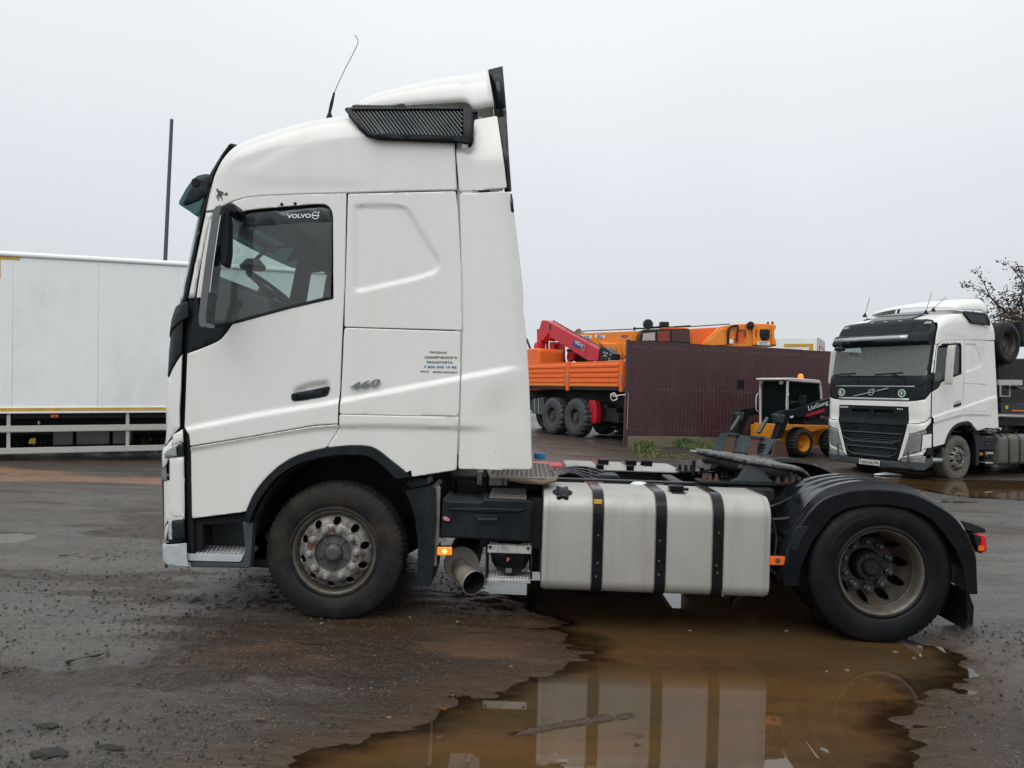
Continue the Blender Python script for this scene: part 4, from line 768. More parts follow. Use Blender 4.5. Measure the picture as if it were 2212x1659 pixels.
    m = MB(); m.loft([[(x, .09, z) for x, z in ((-.80, 3.14), (-.3, 3.2), (.77, 3.25))], [(x, 2.41, z) for x, z in ((-.80, 3.14), (-.3, 3.2), (.77, 3.25))]]); m.box(.755, .775, .08, 2.42, 1.5, 3.05); m.build('headliner', M['inner'], root, solid=.01)
    for y0 in (.10, 2.38):
        m = MB(); rows = []
        for i in range(25): x = .02+.28*i/24; rows.append([(x, y0+.018*math.sin(i*1.9), 1.5), (x, y0+.018*math.sin(i*1.9), 3.0)])
        m.loft(rows); m.build('curtain', M['inner'], root)
    m = MB(); m.prism(S('A5', 560, 690, 640, 640, 770, 720, 800, 760, 770, 800, 700, 770, y=1.5), 1.3, 1.9); m.build('sun_blind', M['visor'], root)
root1 = thing('tractor_truck', 'large white tractor truck with sleeper cab seen side-on in the foreground, standing in a puddle', 'truck', F1.O, F1.a)
build_cab(root1)
root2 = thing('tractor_truck', 'white sleeper-cab tractor truck facing left behind the rear wheels, number plate on its bumper', 'truck', F2.O, F2.a)
build_cab(root2, True)
# ================================================================ wheels
def tyre(parent, cx, cy, cz, R, w, rin, mat, name='tyre', notch=.008, n=216, side=-1, blocks=2, sq=0.0):
    """outer face towards side*y at cy; sq flattens the tread where it meets the ground"""
    h = lambda q: -side*q
    pr = [(rin, h(.012)), (rin+.012, h(-.002)), (rin+.03, h(.004)), (rin+.035, h(.0)), (rin+.3*(R-rin), h(-.009)), (rin+.5*(R-rin), h(-.012)), (rin+.51*(R-rin), h(-.0105)), (rin+.66*(R-rin), h(-.008)), (rin+.70*(R-rin), h(-.006)), (R-.035, h(.006)), (R-.014, h(.018)), (R-.004, h(.03)), (R, h(.05)),
          (R, h(w*.33)), (R-.012, h(w*.34)), (R-.012, h(w*.36)), (R+.002, h(w*.37)), (R+.002, h(w*.63)), (R-.012, h(w*.64)), (R-.012, h(w*.66)), (R, h(w*.67)), (R, h(w-.05)), (R-.014, h(w-.018)), (rin+.5*(R-rin), h(w+.012)), (rin, h(w-.01))]
    def rf(i, k):
        if i in (10, 11, 12, 20, 21): return 1-(notch/R if k % 3 == 0 else 0)
        return 1
    m = MB(); m.lathe(pr, (cx, cy, cz), 'y', n, rf)
    if sq: m.v = [(x, y, max(z, cz-R+sq)) for x, y, z in m.v]
    return m.build(name, mat, parent, 30)
def front_wheel(root, cx, cy, cz, R=.497, side=-1, mt=None, second=False):
    """convex steel disc; side=-1 faces the left side of the truck"""
    s = -side; mt = mt or M['rubber']
    fl = MB().lathe([(.255, s*.16), (.262, s*.10), (.268, s*.03), (.278, s*.012), (.284, s*.004), (.290, s*.0), (.2985, s*-.002), (.300, s*.006), (.298, s*.02), (.285, s*.03)], (cx, cy+s*.01, cz), n=72)
    rim = fl.build('wheel', M['rim_edge'], root, 40); tyre(rim, cx, cy, cz, R, .30, .296, mt, side=side, sq=R-cz if R > cz else 0)
    holes = [[(.243*math.cos(a)+.030*math.cos(a)*math.cos(t)-.022*1.25*math.sin(a)*math.sin(t), .243*math.sin(a)+.030*math.sin(a)*math.cos(t)+.022*1.25*math.cos(a)*math.sin(t)) for t in np.linspace(0, 2*math.pi, 15)[:-1]] for a in [math.radians(14+36*i) for i in range(10)]]
    holes = [[(p[0]*.93, p[1]*.93) for p in h] for h in holes]
    circ = lambda r, n: [(r*math.cos(t), r*math.sin(t)) for t in np.linspace(0, 2*math.pi, n+1)[:-1]]
    def fm(a, b, sk):
        r = np.hypot(a, b); d = np.interp(r, [.12, .135, .198, .205, .215, .25, .262, .270], [.0, -.012, -.012, -.008, .012, .040, .060, .075]); return cx+a, cy+s*(d-.012+sk), cz+b
    sheet('wheel_disc', circ(.268, 60), fm, M['rim'], rim, [circ(.13, 40)]+holes, step=.03, th=.01, inset=.003, lip=.004, flip=(0, side, 0))
    MB().disc((cx, cy+s*.14, cz), .27, n=32).build('wheel_cavity', M['dark'], rim, 0)
    for i in range(10):
        a = math.radians(4+36*i); x, z = cx+.1675*math.cos(a), cz+.1675*math.sin(a)
        if second: MB().lathe([(0, s*-.09), (.010, s*-.088), (.016, s*-.03), (.022, s*-.028), (.024, s*-.02)], (x, cy, z), n=8).build('wheel_nut', M['nut'], rim, 25)
        else: MB().lathe([(0, s*-.062), (.014, s*-.061), (.0205, s*-.054), (.022, s*-.034), (.028, s*-.032), (.029, s*-.02)], (x, cy, z), n=6 if False else 10).build('wheel_nut', M['nut'], rim, 25)
    rp = random.Random(2)
    for a0, a1 in ((.35, .85), (1.5, 1.8), (2.7, 3.3), (3.9, 4.1), (5.6, 6.0), (6.15, 6.4)):
        m = MB(); rw = []
        for i in range(9): a = a0+(a1-a0)*i/8; ri, ro = .142+rp.uniform(0, .01), .183+rp.uniform(-.012, .012); rw.append([(cx+r_*math.cos(a), cy-s*.0255, cz+r_*math.sin(a)) for r_ in (ri, (ri+ro)/2, ro)])
        m.loft(rw); m.build('rust_patch', M['rust'], rim, 30)
    h = MB().lathe([(0, s*-.052), (.040, s*-.05), (.052, s*-.043), (.064, s*-.03), (.068, s*-.004), (.076, s*.0)], (cx, cy, cz), n=10).build('hub_cap', M['hub'], rim, 12)
    m = MB().lathe([(.068, s*-.006), (.085, s*-.002), (.12, s*.004), (.134, s*.0), (.136, s*.02)], (cx, cy, cz), n=48)
    for i in range(5):
        a = math.radians(90+72*i-36); c_, s_ = math.cos(a), math.sin(a); n_ = (-s_, c_)
        P_ = lambda r, t, d: (cx+r*c_+t*n_[0], cy+s*d, cz+r*s_+t*n_[1])
        m.add([P_(.07, -.012, -.012), P_(.07, .012, -.012), P_(.13, .02, -.004), P_(.13, -.02, -.004), P_(.07, -.02, .004), P_(.07, .02, .004), P_(.13, .03, .004), P_(.13, -.03, .004)], [(0, 1, 2, 3), (0, 4, 5, 1), (1, 5, 6, 2), (3, 2, 6, 7), (0, 3, 7, 4)])
    m.build('hub_plate', M['hub'], rim, 30)
    return rim
def rear_wheel(root, cx, cy, cz, R=.505, side=-1, mt=None):
    s = -side; mt = mt or M['rubber_wet']
    rim = MB().lathe([(.300, s*.02), (.3005, s*.004), (.2985, s*-.003), (.291, s*.0), (.284, s*.006), (.277, s*.02), (.270, s*.04), (.262, s*.07), (.258, s*.12), (.252, s*.14)], (cx, cy+s*.01, cz), n=72).build('wheel', M['rim_edge'], root, 40)
    tyre(rim, cx, cy, cz, R, .29, .297, mt, side=side, notch=.006, sq=R-cz if R > cz else 0)
    tyre(rim, cx, cy+s*.34, cz, R, .29, .297, mt, side=side, notch=.006, n=60, sq=R-cz if R > cz else 0)
    circ = lambda r, n: [(r*math.cos(t), r*math.sin(t)) for t in np.linspace(0, 2*math.pi, n+1)[:-1]]
    holes = [[((.222+.028*math.cos(t))*math.cos(a)-.031*math.sin(t)*math.sin(a), (.222+.028*math.cos(t))*math.sin(a)+.031*math.sin(t)*math.cos(a)) for t in np.linspace(0, 2*math.pi, 15)[:-1]] for a in [math.radians(9+36*i) for i in range(10)]]
    def fm(a, b, sk):
        r = np.hypot(a, b); d = np.interp(r, [.12, .19, .205, .235, .250, .262], [.270, .270, .262, .190, .13, .06]); return cx+a, cy+s*(d+.012+sk), cz+b
    sheet('wheel_disc', circ(.261, 60), fm, M['rim_rust'], rim, [circ(.115, 36)]+holes, step=.03, th=.01, inset=.003, lip=.004, flip=(0, side, 0))
    MB().disc((cx, cy+s*.32, cz), .27, n=32).build('wheel_cavity', M['dark'], rim, 0)
    for i in range(10):
        a = math.radians(20+36*i); x, z = cx+.1675*math.cos(a), cz+.1675*math.sin(a)
        MB().lathe([(0, s*.205), (.011, s*.206), (.0165, s*.208), (.018, s*.235), (.025, s*.24), (.027, s*.28)], (x, cy, z), n=10).build('wheel_nut', M['nut_dark'], rim, 25)
    m = MB().lathe([(0, s*.150), (.05, s*.152), (.062, s*.165), (.066, s*.18), (.098, s*.183), (.104, s*.195), (.104, s*.29)], (cx, cy, cz), n=32); m.build('hub_cap', M['chassis'], rim, 30)
    m = MB()
    for i in range(12):
        a = 2*math.pi*i/12; m.lathe([(0, s*.166), (.008, s*.168), (.009, s*.185)], (cx+.088*math.cos(a), cy, cz+.088*math.sin(a)), n=6)
    tag(m.build('hub_bolt', M['chassis'], rim, 30), kind='stuff')
    return rim
# ================================================================ chassis of the foreground truck, copied for the other
def rrect(y0, y1, z0, z1, rs, n=8):
    """closed profile in (y, z), rs = radii of (near-bottom, near-top, far-top, far-bottom)"""
    out = []
    for (cy, cz, r, a0) in ((y0, z0, rs[0], 270), (y0, z1, rs[1], 180), (y1, z1, rs[2], 90), (y1, z0, rs[3], 0)):
        sx = 1 if cy == y0 else -1; sz = 1 if cz == z0 else -1
        for i in range(n+1):
            a = math.radians(a0-90*i/n); out.append((cy+sx*r+r*math.cos(a), cz+sz*r+r*math.sin(a)))
    return out
def tank_body(m, x0, x1, y0, y1, z0, z1, rs, re=.035):
    rows = []
    for x, k in ((x0, .72), (x0+.004, .86), (x0+re*.4, .95), (x0+re, 1), (x1-re, 1), (x1-re*.4, .95), (x1-.004, .86), (x1, .72)):
        q = re*(1-k)*1.0; rows.append([(x, y, z) for y, z in rrect(y0+q, y1-q, z0+q, z1-q, [max(.01, r-q) for r in rs])])
    m.loft(rows, closed=True, caps=True)
def build_exhaust(root, P):
    c = P('B5', 388, 1278, y=.26)[0]; r = (P('B5', 575, 1278, y=.26)[0][0]-P('B5', 200, 1278, y=.26)[0][0])/2
    sl = MB().lathe([(0, .012), (r*.5, .008), (r*.93, -.004), (r, 0), (r, .014), (r*.985, .02), (r*1.0, .55), (0, .56)], (c[0], .26, c[1]), n=48).build('silencer', M['pipe'], root, 30)
    e0 = P('B5', 375, 1310, y=.24)[0]; e1 = P('B5', 420, 1380, y=.14)[0]; e2 = P('B5', 525, 1478, y=.0)[0]; rr = .062
    pts = [Vector((e0[0], .27, e0[1])), Vector((e0[0]+.005, .22, e0[1]-.02)), Vector((e1[0], .13, e1[1])), Vector((e2[0], .0, e2[1]))]
    pts = [Vector(p) for p in crom([tuple(p) for p in pts], 4)]
    n_ = len(pts); rad = [rr*(1.02 if i < 3 else 1+.45*max(0, (i/(n_-1)-.45)/.55)**1.5) for i in range(n_)]
    tp_ = MB().tube(pts, rad, 24, False).build('tail_pipe', M['pipe'], sl, 40, solid=.004)
    MB().tube([p*1.0 for p in pts[4:]], [q*.93 for q in rad[4:]], 24, False).tube([pts[-5], pts[-5]+Vector((0, .002, 0))], .066, 16).build('pipe_bore', M['dark'], sl, 40)
def build_chassis(root, second=False):
    P = lambda *a, y=0.0: S(*a, y=y)
    out = []
    # frame
    for y0 in (.82, 1.60):
        m = MB(); m.prism([(y0, .70), (y0+.08, .70), (y0+.08, .708), (y0+.008, .708), (y0+.008, .972), (y0+.08, .972), (y0+.08, .98), (y0, .98)] if y0 < 1 else [(y0, .70), (y0+.08, .70), (y0+.08, .98), (y0, .98), (y0, .972), (y0+.072, .972), (y0+.072, .708), (y0, .708)], -.75, 4.52, 'x'); m.build('frame_rail', M['chassis'], root, 20, bevel=.004)
    bolt = MB().lathe([(0, -.014), (.011, -.012), (.012, 0)], (0, 0, 0), n=6).mesh('rail_bolt', M['steel'], 20)
    for x in list(np.arange(1.50, 3.0, .145))+[1.44]*0:
        o = link('rail_bolt', bolt, root, (x, .82, .93))
    for x in (1.42, 1.47): 
        for z in (.74, .80, .86, .92): link('rail_bolt', bolt, root, (x, .80, z))
    for x in (.9, 1.9, 2.62, 3.35, 4.44): MB().box(x-.05, x+.05, .83, 1.67, .76, .965).build('cross_member', M['chassis'], root, bevel=.012)
    MB().box(.3, 1.3, .95, 1.55, .55, .98).tube([(1.2, 1.25, .75), (3.85, 1.25, .55)], .07, 10).build('gearbox', M['under'], root, bevel=.03)
    MB().lathe([(.0, .35), (.10, .36), (.12, .8), (.22, 1.02), (.28, 1.25), (.22, 1.48), (.12, 1.7), (.10, 2.14), (0, 2.15)], (3.85, 0, .5), n=20).build('rear_axle', M['under'], root)
    MB().tube([(0, .35, .46), (0, .8, .36), (0, 1.7, .36), (0, 2.15, .46)], .06, 8).box(-.8, .9, .86, .95, .52, .58).box(-.8, .9, 1.55, 1.64, .52, .58).build('front_axle', M['under'], root)
    for y in (.93, 1.57): MB().lathe([(0, 0), (.13, 0), (.15, .06), (.13, .12), (.15, .18), (.12, .24), (0, .25)], (4.2, y, .56), 'z', 16).box(3.2, 4.35, y-.05, y+.05, .50, .56).build('air_spring', M['under'], root)
    # equipment box behind the front wheel, with its step
    f = P('B5', 152, 992, 188, 560, 255, 595, 590, 605, 628, 572, 1150, 592, 1166, 640, 1160, 700, 1140, 740, 1135, 1043, 590, 1012, y=.06)
    m = MB(); m.prism(f, .06, .72); bx = m.build('equipment_box', M['plastic'], root, bevel=.014)
    zt = P('B5', 900, 578, y=.06)[0][1]; xa, xb = P('B5', 630, 578, 1152, 578, y=.06)[0][0], P('B5', 630, 578, 1152, 592, y=.06)[1][0]
    yb = F1.top('B5', 900, 425, zt)[1]
    MB().box(xa, xb-.01, yb, .74, zt-.3, zt+.05).box(P('B5', 340, 380, y=.6)[0][0], xa, .55, .74, .7, zt+.06).build('box_upper_part', M['plastic'], bx, bevel=.012)
    m = MB()
    for i in range(7):
        for j in range(9):
            x = xa+.055+(xb-xa-.12)*i/6; y = .10+(yb-.13)*j/8; m.box(x-.020, x+.020, y, y+.012, zt-.004, zt+.010)
    tag(m.build('tread_cleat', M['steel'], bx, 0), kind='stuff')
    h = P('B5', 530, 750, 790, 750, 785, 835, 545, 835, y=.05); MB().prism(h, .050, .062).build('box_handle', M['plastic'], bx, bevel=.004)
    h = P('B5', 560, 782, 770, 785, 770, 800, 560, 797, y=.045); MB().prism(h, .044, .052).build('box_handle', M['grey'], bx)
    t_ = P('B5', 235, 810, y=.05)[0]; MB().disc((t_[0]+.003, .0585, t_[1]), .026, n=20).build('tap_recess', M['dark'], bx, 0)
    MB().prism(P('B5', 195, 770, 225, 765, 268, 795, 262, 812, 215, 805, 198, 790, y=.05), .03, .06).build('drain_tap', M['redlens'] if second else surf('pink_tap', (.55, .2, .17), .5), bx, bevel=.002)
    m = MB(); pts = P('B5', 240, 690, 330, 672, 700, 672, 1090, 690, 1000, 722, 700, 726, 400, 712, y=.05); m.prism(pts, .046, .064); m.build('box_rib', M['plastic'], bx, bevel=.008, seg=3)
    # mudguard behind the front wheel and its bracket
    g = P('Z2', 1408, 1055, 1480, 1042, 1560, 1028, 1578, 1045, 1582, 1200, 1562, 1530, 1548, 1582, 1474, 1578, 1482, 1350, 1466, 1210, 1440, 1120, y=.03)
    MB().prism(g, .03, .07).prism(P('Z2', 1560, 1028, 1578, 1045, 1582, 1200, 1562, 1530, 1548, 1582, 1535, 1582, 1548, 1500, 1566, 1200, 1562, 1050, y=.03), .07, .50).build('front_mudguard', M['plastic'], root, bevel=.008)
    MB().prism(P('Z2', 1395, 1000, 1450, 980, 1530, 985, 1545, 1022, 1440, 1045, y=.05), .05, .3).build('mudguard_top', M['plastic'], root, bevel=.008)
    MB().prism(P('B5', 108, 455, 140, 430, 165, 455, 160, 700, 150, 990, 225, 1010, 225, 1030, 160, 1040, 130, 1100, 128, 1290, 84, 1300, 88, 850, y=.08), .07, .10).build('mudguard_bracket', M['steel'], root, bevel=.003)
    for q in ((108, 985), (104, 1055)): c = P('B5', *q, y=.07)[0]; link('rail_bolt', bolt, root, (c[0], .07, c[1]))
    def lamp(name, k, a, b, c, d, y, lit):
        p = P(k, a, b, c, b, c, d, a, d, y=y); p = rnd(p, .008, 3); cx = sum(q[0] for q in p)/len(p); cz = sum(q[1] for q in p)/len(p)
        o = MB().prism([(cx+(x-cx)*1.08, cz+(z-cz)*1.12) for x, z in p], y+.006, y+.05).build(name, M['plastic'], root, bevel=.003)
        MB().prism(p, y-.012, y+.006).build('lens', M['amber_lit'] if lit else M['amber'], o, bevel=.004)
        if lit:
            for dx, dz in ((.010, 0), (-.010, 0), (0, .010), (0, -.010)): MB().lathe([(0, -.016), (.006, -.014), (.0085, -.011)], (cx+dx, y, cz+dz), n=10).build('bulb', M['bulb'], o)
        else: MB().lathe([(.0, -.014), (.018, -.0135), (.02, -.012)], (cx, y, cz), n=16).build('bulb', M['rust'], o)
    lamp('side_marker_lamp', 'B5', 132, 1092, 290, 1176, .03, not second)
    lamp('side_marker_lamp', 'Z4', 600, 832, 697, 886, .03, False)
    # silencer and tail pipe
    if not second: build_exhaust(root, P)
    # compressed air tank and the alloy steps
    c = P('B5', 910, 1195, y=.16)[0]; r = (P('B5', 1115, 1195, y=.16)[0][0]-P('B5', 703, 1195, y=.16)[0][0])/2
    at_ = MB().lathe([(0, -.02), (r*.6, -.015), (r*.93, .01), (r, .045), (r, .5), (0, .52)], (c[0], .16, c[1]), n=40).build('air_tank', M['gloss'], root, 30)
    MB().prism(P('B5', 862, 1318, 928, 1320, 926, 1366, 862, 1364, y=.14), .138, .15).build('rating_plate', M['badge'], at_, 0)
    MB().prism(P('B5', 876, 1205, 905, 1205, 908, 1218, 885, 1245, 872, 1240, y=.14), .136, .15).build('warning_sticker', M['print_r'], at_, 0)
    for k, (a, b, cc, d, y0, y1) in enumerate(((672, 1066, 1136, 1168, .10, .36), (664, 1430, 1128, 1484, .10, .36))):
        x0, z1 = P('B5', a, b, y=y0)[0]; x1, z0 = P('B5', cc, d, y=y0)[0]
        st = MB().box(x0, x1, y0, y0+.006, z0, z1).box(x0, x1, y0+.006, y1, z1-.012, z1).build('alloy_step', M['alu'], root, bevel=.006)
        m = MB()
        for i in range(13):
            for j in range(5): m.lathe([(.006, .006), (.010, .004), (.012, 0)], (x0+.02+(x1-x0-.04)*i/12, y0+.03+j*.05, z1), 'z', 8)
        tag(m.build('tread_cleat', M['alu'], st, 0), kind='stuff')
        if not k:
            for xx in (x0+.018, x1-.022): MB().lathe([(0, -.006), (.01, -.005), (.011, 0)], (xx, y0, (z0+z1)/2+.012), n=8).build('step_bolt', M['dark'], st)
    for q in ((660, 1060, 657, 1440), (1138, 1060, 1138, 1445)):
        a, b = P('B5', *q, y=.12); MB().tube([(a[0], .14, a[1]), (a[0], .12, a[1]-.02), (b[0], .12, b[1]+.01), (b[0], .3, b[1])], .007, 6).tube([(a[0], .34, a[1]), (b[0], .34, b[1])], .007, 6).build('step_hanger', M['chassis'], root)
    MB().box(P('B5', 600, 1000, y=.4)[0][0], P('B5', 1240, 1040, y=.4)[0][0], .2, .8, P('B5', 900, 1050, y=.4)[0][1], .9).build('box_carrier', M['under'], root, bevel=.01)
    # fuel tank
    x0, z1 = P('Z3', 748, 470, y=.02)[0]; x1, z0 = P('Z3', 2178, 1087, y=.02)[0]; z0 = .27; z1 = P('Z3', 1300, 408, y=.25)[0][1]+.0
    x0 = P('Z3', 740, 800, y=.02)[0][0]; rs = (.09, .15, .07, .09)
    m = MB(); tank_body(m, x0, x1, .02, .66, z0, z1, rs, .05); tk = m.build('fuel_tank', M['tank_dirty'] if second else M['tank'], root, 40)
    for e in (x0+.036, x1-.036):
        MB().loft([[(e-.003, y, z) for y, z in rrect(.016, .664, z0-.004, z1+.004, rs)], [(e+.003, y, z) for y, z in rrect(.016, .664, z0-.004, z1+.004, rs)]], closed=True).build('tank_seam', M['tank_dirty'] if second else M['tank'], tk, 30)
    for ux in (1091, 1491, 1853):
        xc = P('Z3', ux, 750, y=.01)[0][0]
        for hw, off, mt, nm in ((.036, .010, M['gloss'], 'tank_strap'), (.042, .004, M['tape'], 'strap_liner')):
            pr = rrect(.02-off, .66+off, z0-off, z1+off, [r+off for r in rs]); pi = rrect(.02-off+.004, .66+off-.004, z0-off+.004, z1+off-.004, [r+off-.004 for r in rs])
            MB().loft([[(xc+a, y, z) for y, z in p] for a, p in ((-hw, pi), (-hw, pr), (hw, pr), (hw, pi))], closed=True).build(nm, mt, tk, 30)
        pr = rrect(.005, .67, z0-.015, z1+.015, [r+.012 for r in rs]); w0 = [(y, z) for y, z in pr if y < .04 and z0+.13 < z < z1-.14]
        MB().loft([[(xc+a, y-.002, z) for y, z in w0] for a in (-.044, .044)]).build('strap_plate', M['gloss'], tk, 30, solid=.004)
        for zz in (.42, .52, .69): MB().lathe([(0, -.004), (.008, -.003), (.009, 0)], (xc+random.uniform(-.012, .012), .004, zz+random.uniform(-.04, .04)), n=8).build('rust_spot', M['rust'], tk)
    sp_ = P('Z3', 1068, 470, 1116, 470, 1116, 496, 1068, 496, y=.03); MB().prism(sp_, .012, .03).build('strap_sticker', M['reflect_y'], tk)
    c = P('Z3', 868, 432, y=.10)[0]; cm = MB(); N_ = Vector((0, -.5, .86)).normalized(); U_ = Vector((1, 0, 0)); V_ = N_.cross(U_); cc = Vector((c[0], .10, c[1]-.01)); pts = []
    for i in range(48): a = 2*math.pi*i/48; q = .060+.010*math.cos(6*a); pts.append((q*math.cos(a), q*math.sin(a)))
    cm.add([cc+U_*a+V_*b for a, b in pts]+[cc+U_*a+V_*b+N_*.03 for a, b in pts]+[cc+U_*a*.7+V_*b*.7+N_*.038 for a, b in pts], [tuple(range(96, 144))]+[(i, (i+1) % 48, (i+1) % 48+48, i+48) for i in range(48)]+[(i+48, (i+1) % 48+48, (i+1) % 48+96, i+96) for i in range(48)])
    cap = cm.build('tank_cap', M['gloss'], tk, 30)
    MB().tube([cc-N_*.05, cc-N_*.004], [.066, .054], 20).build('filler_neck', M['tank'], tk, 30)
    c = P('Z3', 1585, 415, y=.22)[0]; MB().box(c[0]-.05, c[0]+.05, .18, .27, z1, z1+.045).box(c[0]+.05, c[0]+.09, .2, .24, z1+.01, z1+.03).box(c[0]-.045, c[0]+.055, .13, .2, z1-.006, z1+.003).build('tank_sender', M['gloss'], tk, bevel=.006)
    for ux in (1060, 1450, 1790): xc = P('Z3', ux, 380, y=.66)[0][0]; MB().box(xc-.06, xc+.09, .6, .82, .955, .967).box(xc-.02, xc+.02, .7, .82, .3, .96).build('tank_bracket', M['chassis'], root, bevel=.003)
    # far side tank and clutter between the rails
    a = F1.side('Z3', 890, 262, 1.86)[0]; b = F1.side('Z3', 1600, 280, 1.86)[0]
    m = MB(); tank_body(m, a, b, 1.84, 2.48, .30, 1.0, (.08, .08, .14, .08), .04); ft = m.build('fuel_tank', M['tank'], root, 40)
    for xx in (a+.32, b-.45): MB().box(xx-.035, xx+.035, 1.84, 2.49, .9, 1.012).build('tank_strap', M['gloss'], ft, bevel=.006)
    for ux, nm in ((1125, 'tank_sender'), (1300, 'tank_cap'), (1400, 'tank_sender')): xx = F1.side('Z3', ux, 255, 2.0)[0]; MB().lathe([(0, .05), (.045, .05), (.055, .0)], (xx, 2.05, 1.0), 'z', 12).box(xx-.03, xx+.05, 1.96, 2.02, 1.0, 1.05).build(nm, M['gloss'], ft, bevel=.004)
    a = F1.side('Z3', 745, 268, 1.95)[0]; b = F1.side('Z3', 872, 268, 1.95)[0]; rb = MB().box(a-.25, b, 1.9, 2.3, .8, .985).build('far_side_box', M['red'], root, bevel=.02)
    xx = F1.side('Z3', 725, 220, 2.0)[0]; MB().lathe([(0, .04), (.05, .038), (.055, 0), (.05, -.02)], (xx, 2.0, 1.05), 'z', 16).build('blue_filler_cap', M['print_b'], rb)
    MB().box(.62, a-.02, 1.84, 2.44, .36, .98).box(b+.02, 3.2, 1.84, 2.3, .4, .95).build('far_side_equipment', M['under'], root, bevel=.02)
    MB().box(1.40, 2.68, .9, 2.4, .20, .7).box(2.93, 3.3, .9, 2.3, .22, .7).build('reflection_blocker', M['under'], root, bevel=.02)  # added boxes under the frame, keep the sky out of the puddle's reflection
    # catwalk
    q = [F1.top('B5', u, v, 1.055) for u, v in ((690, 330), (1375, 352), (1310, 208), (1140, 208))]
    m = MB(); m.prism([q[0], q[1], (q[2][0], q[2][1]), (q[0][0]-.1, q[2][1])], 1.035, 1.055, 'z'); cwk = m.build('catwalk', M['steel'], root, bevel=.004)
    m = MB()
    for i in range(13):
        for j in range(9): x = q[0][0]+(q[1][0]-q[0][0])*(i+.5)/13; y = q[1][1]+(q[2][1]-q[1][1])*(j+.5)/9; m.box(x-.014, x+.014, y-.006, y+.006, 1.055, 1.066)
    tag(m.build('tread_cleat', M['steel'], cwk, 0), kind='stuff')
    x_ = q[1][0]; y_ = q[1][1]; MB().tube([(x_-.32, y_-.005, 1.035), (x_-.2, y_-.02, 1.03), (x_-.08, y_-.015, 1.02), (x_, y_-.01, 1.04), (x_+.03, y_+.2, 1.045), (x_-.01, q[2][1], 1.05)], [.012, .022, .016, .02, .014, .01], 7).build('torn_tape', M['tape'], cwk)
    for u0, u1 in ((560, 620), (690, 860), (820, 890)): a_ = P('B5', u0, 320, u1, 320, y=.6); MB().box(a_[0][0], a_[1][0], .5, .7, .94, 1.045).build('cab_mount', M['steel'], root, bevel=.006)
    MB().box(.75, 1.5, .6, 1.9, .88, 1.0).build('catwalk_base', M['under'], root, bevel=.02)
    c = F1.top('Z3', 1355, 350, 1.0); MB().lathe([(0, .03), (.05, .026), (.08, .0), (.08, -.05)], (c[0], c[1], .96), 'z', 20).build('breather_cap', M['print_w'], root)
    for k_ in range(5):
        y_ = 1.0+.1*k_; MB().tube(crom([(1.45, y_, .9), (1.7, y_+.05, 1.0), (1.95, y_-.06, .93+.02*k_), (2.2, y_+.1, .88)], 4), .016, 6).build('air_hose', M['gloss'], root)
    MB().box(1.75, 2.15, 1.15, 1.45, .88, .985).build('valve_block', M['plastic'], root, bevel=.02)
    MB().tube(crom([(1.47, .6, .93), (1.52, .35, .80), (1.48, .3, .6), (1.50, .45, .45)], 4), .012, 6).tube(crom([(1.44, .5, .7), (1.50, .3, .66), (1.49, .25, .5)], 4), .008, 6).build('air_hose', M['gloss'], root)
    # rear mudguards
    cx, cz = 3.85, .48
    oe = S('Z4', 692, 1020, 700, 900, 722, 785, 790, 645, 852, 558)+crom(S('Z4', 852, 558, 945, 472, 1100, 424, 1300, 414, 1500, 440, 1650, 508, 1780, 598, 1860, 720, 1908, 850), 3)[1:]+S('Z4', 1916, 1074)
    ie = S('Z4', 1846, 1072, 1838, 1000, 1825, 900, 1780, 790, 1700, 680, 1620, 592, 1500, 532, 1350, 506, 1200, 507, 1080, 532, 1000, 578, 940, 650, 870, 742, 800, 900, 778, 1022)
    for far in (0, 1):
        fy = (lambda y: y) if not far else (lambda y: 2.5-y)
        rows = []
        for i, (x, z) in enumerate(oe):
            d = Vector((x-cx, z-cz)).normalized(); row = []
            top_ = min(1, max(0, (z-.98)/.08))
            for j in range(37):
                y = .0+.66*j/36; rise = .035*float(sst(y/.06))+top_*.024*(1 if (j % 8) in (4, 5, 6, 7) and 3 < j < 35 else 0); row.append((x+d.x*rise, fy(y), z+d.y*rise))
            rows.append(row)
        mg = MB().loft(rows).build('rear_mudguard', M['gloss'], root, 25, solid=.006)
        m = MB(); m.prism(oe+ie, fy(.0), fy(.012)); m.build('mudguard_side', M['gloss'], mg, bevel=.004)
        MB().prism(S('Z4', 735, 700, 770, 640, 850, 640, 800, 720, 770, 795, 728, 795), fy(-.012), fy(.0)).build('mudguard_boss', M['plastic'], mg, bevel=.005)
        fl = S('Z4', 1655, 1200, 1740, 1250, 1850, 1305, 1882, 1265, 1890, 1200, 1872, 1085, 1840, 1040, 1760, 1060, 1700, 1130, y=.1)
        m = MB(); m.prism([(x, z) for x, z in S('Z4', 1858, 1060, 1878, 1060, 1892, 1200, 1884, 1262, 1852, 1304, 1844, 1296, 1872, 1240, y=.0)], fy(.03), fy(.62)); m.build('mud_flap', M['rubber_wet'], mg)
        m = MB(); m.prism(S('Z4', 1660, 1200, 1850, 1303, 1884, 1262, 1890, 1150, 1850, 1040, 1780, 1000, y=.55), fy(.54), fy(.55)); m.build('mud_flap', M['rubber_wet'], mg)
    MB().tube([(3.0, .15, .72), (3.12, .16, .72), (3.14, .5, .72), (3.14, .85, .8)], .018, 8).tube(crom([(3.02, .3, .93), (3.1, .2, .86), (3.15, .15, .70), (3.12, .1, .5)], 5), .007, 6).tube(crom([(3.05, .5, .9), (3.2, .45, .86), (3.42, .35, 1.0)], 5), .012, 6).tube(crom([(3.1, .2, .80), (3.25, .18, .82), (3.38, .12, .92)], 5), .012, 6).build('mudguard_stay', M['chassis'], root)
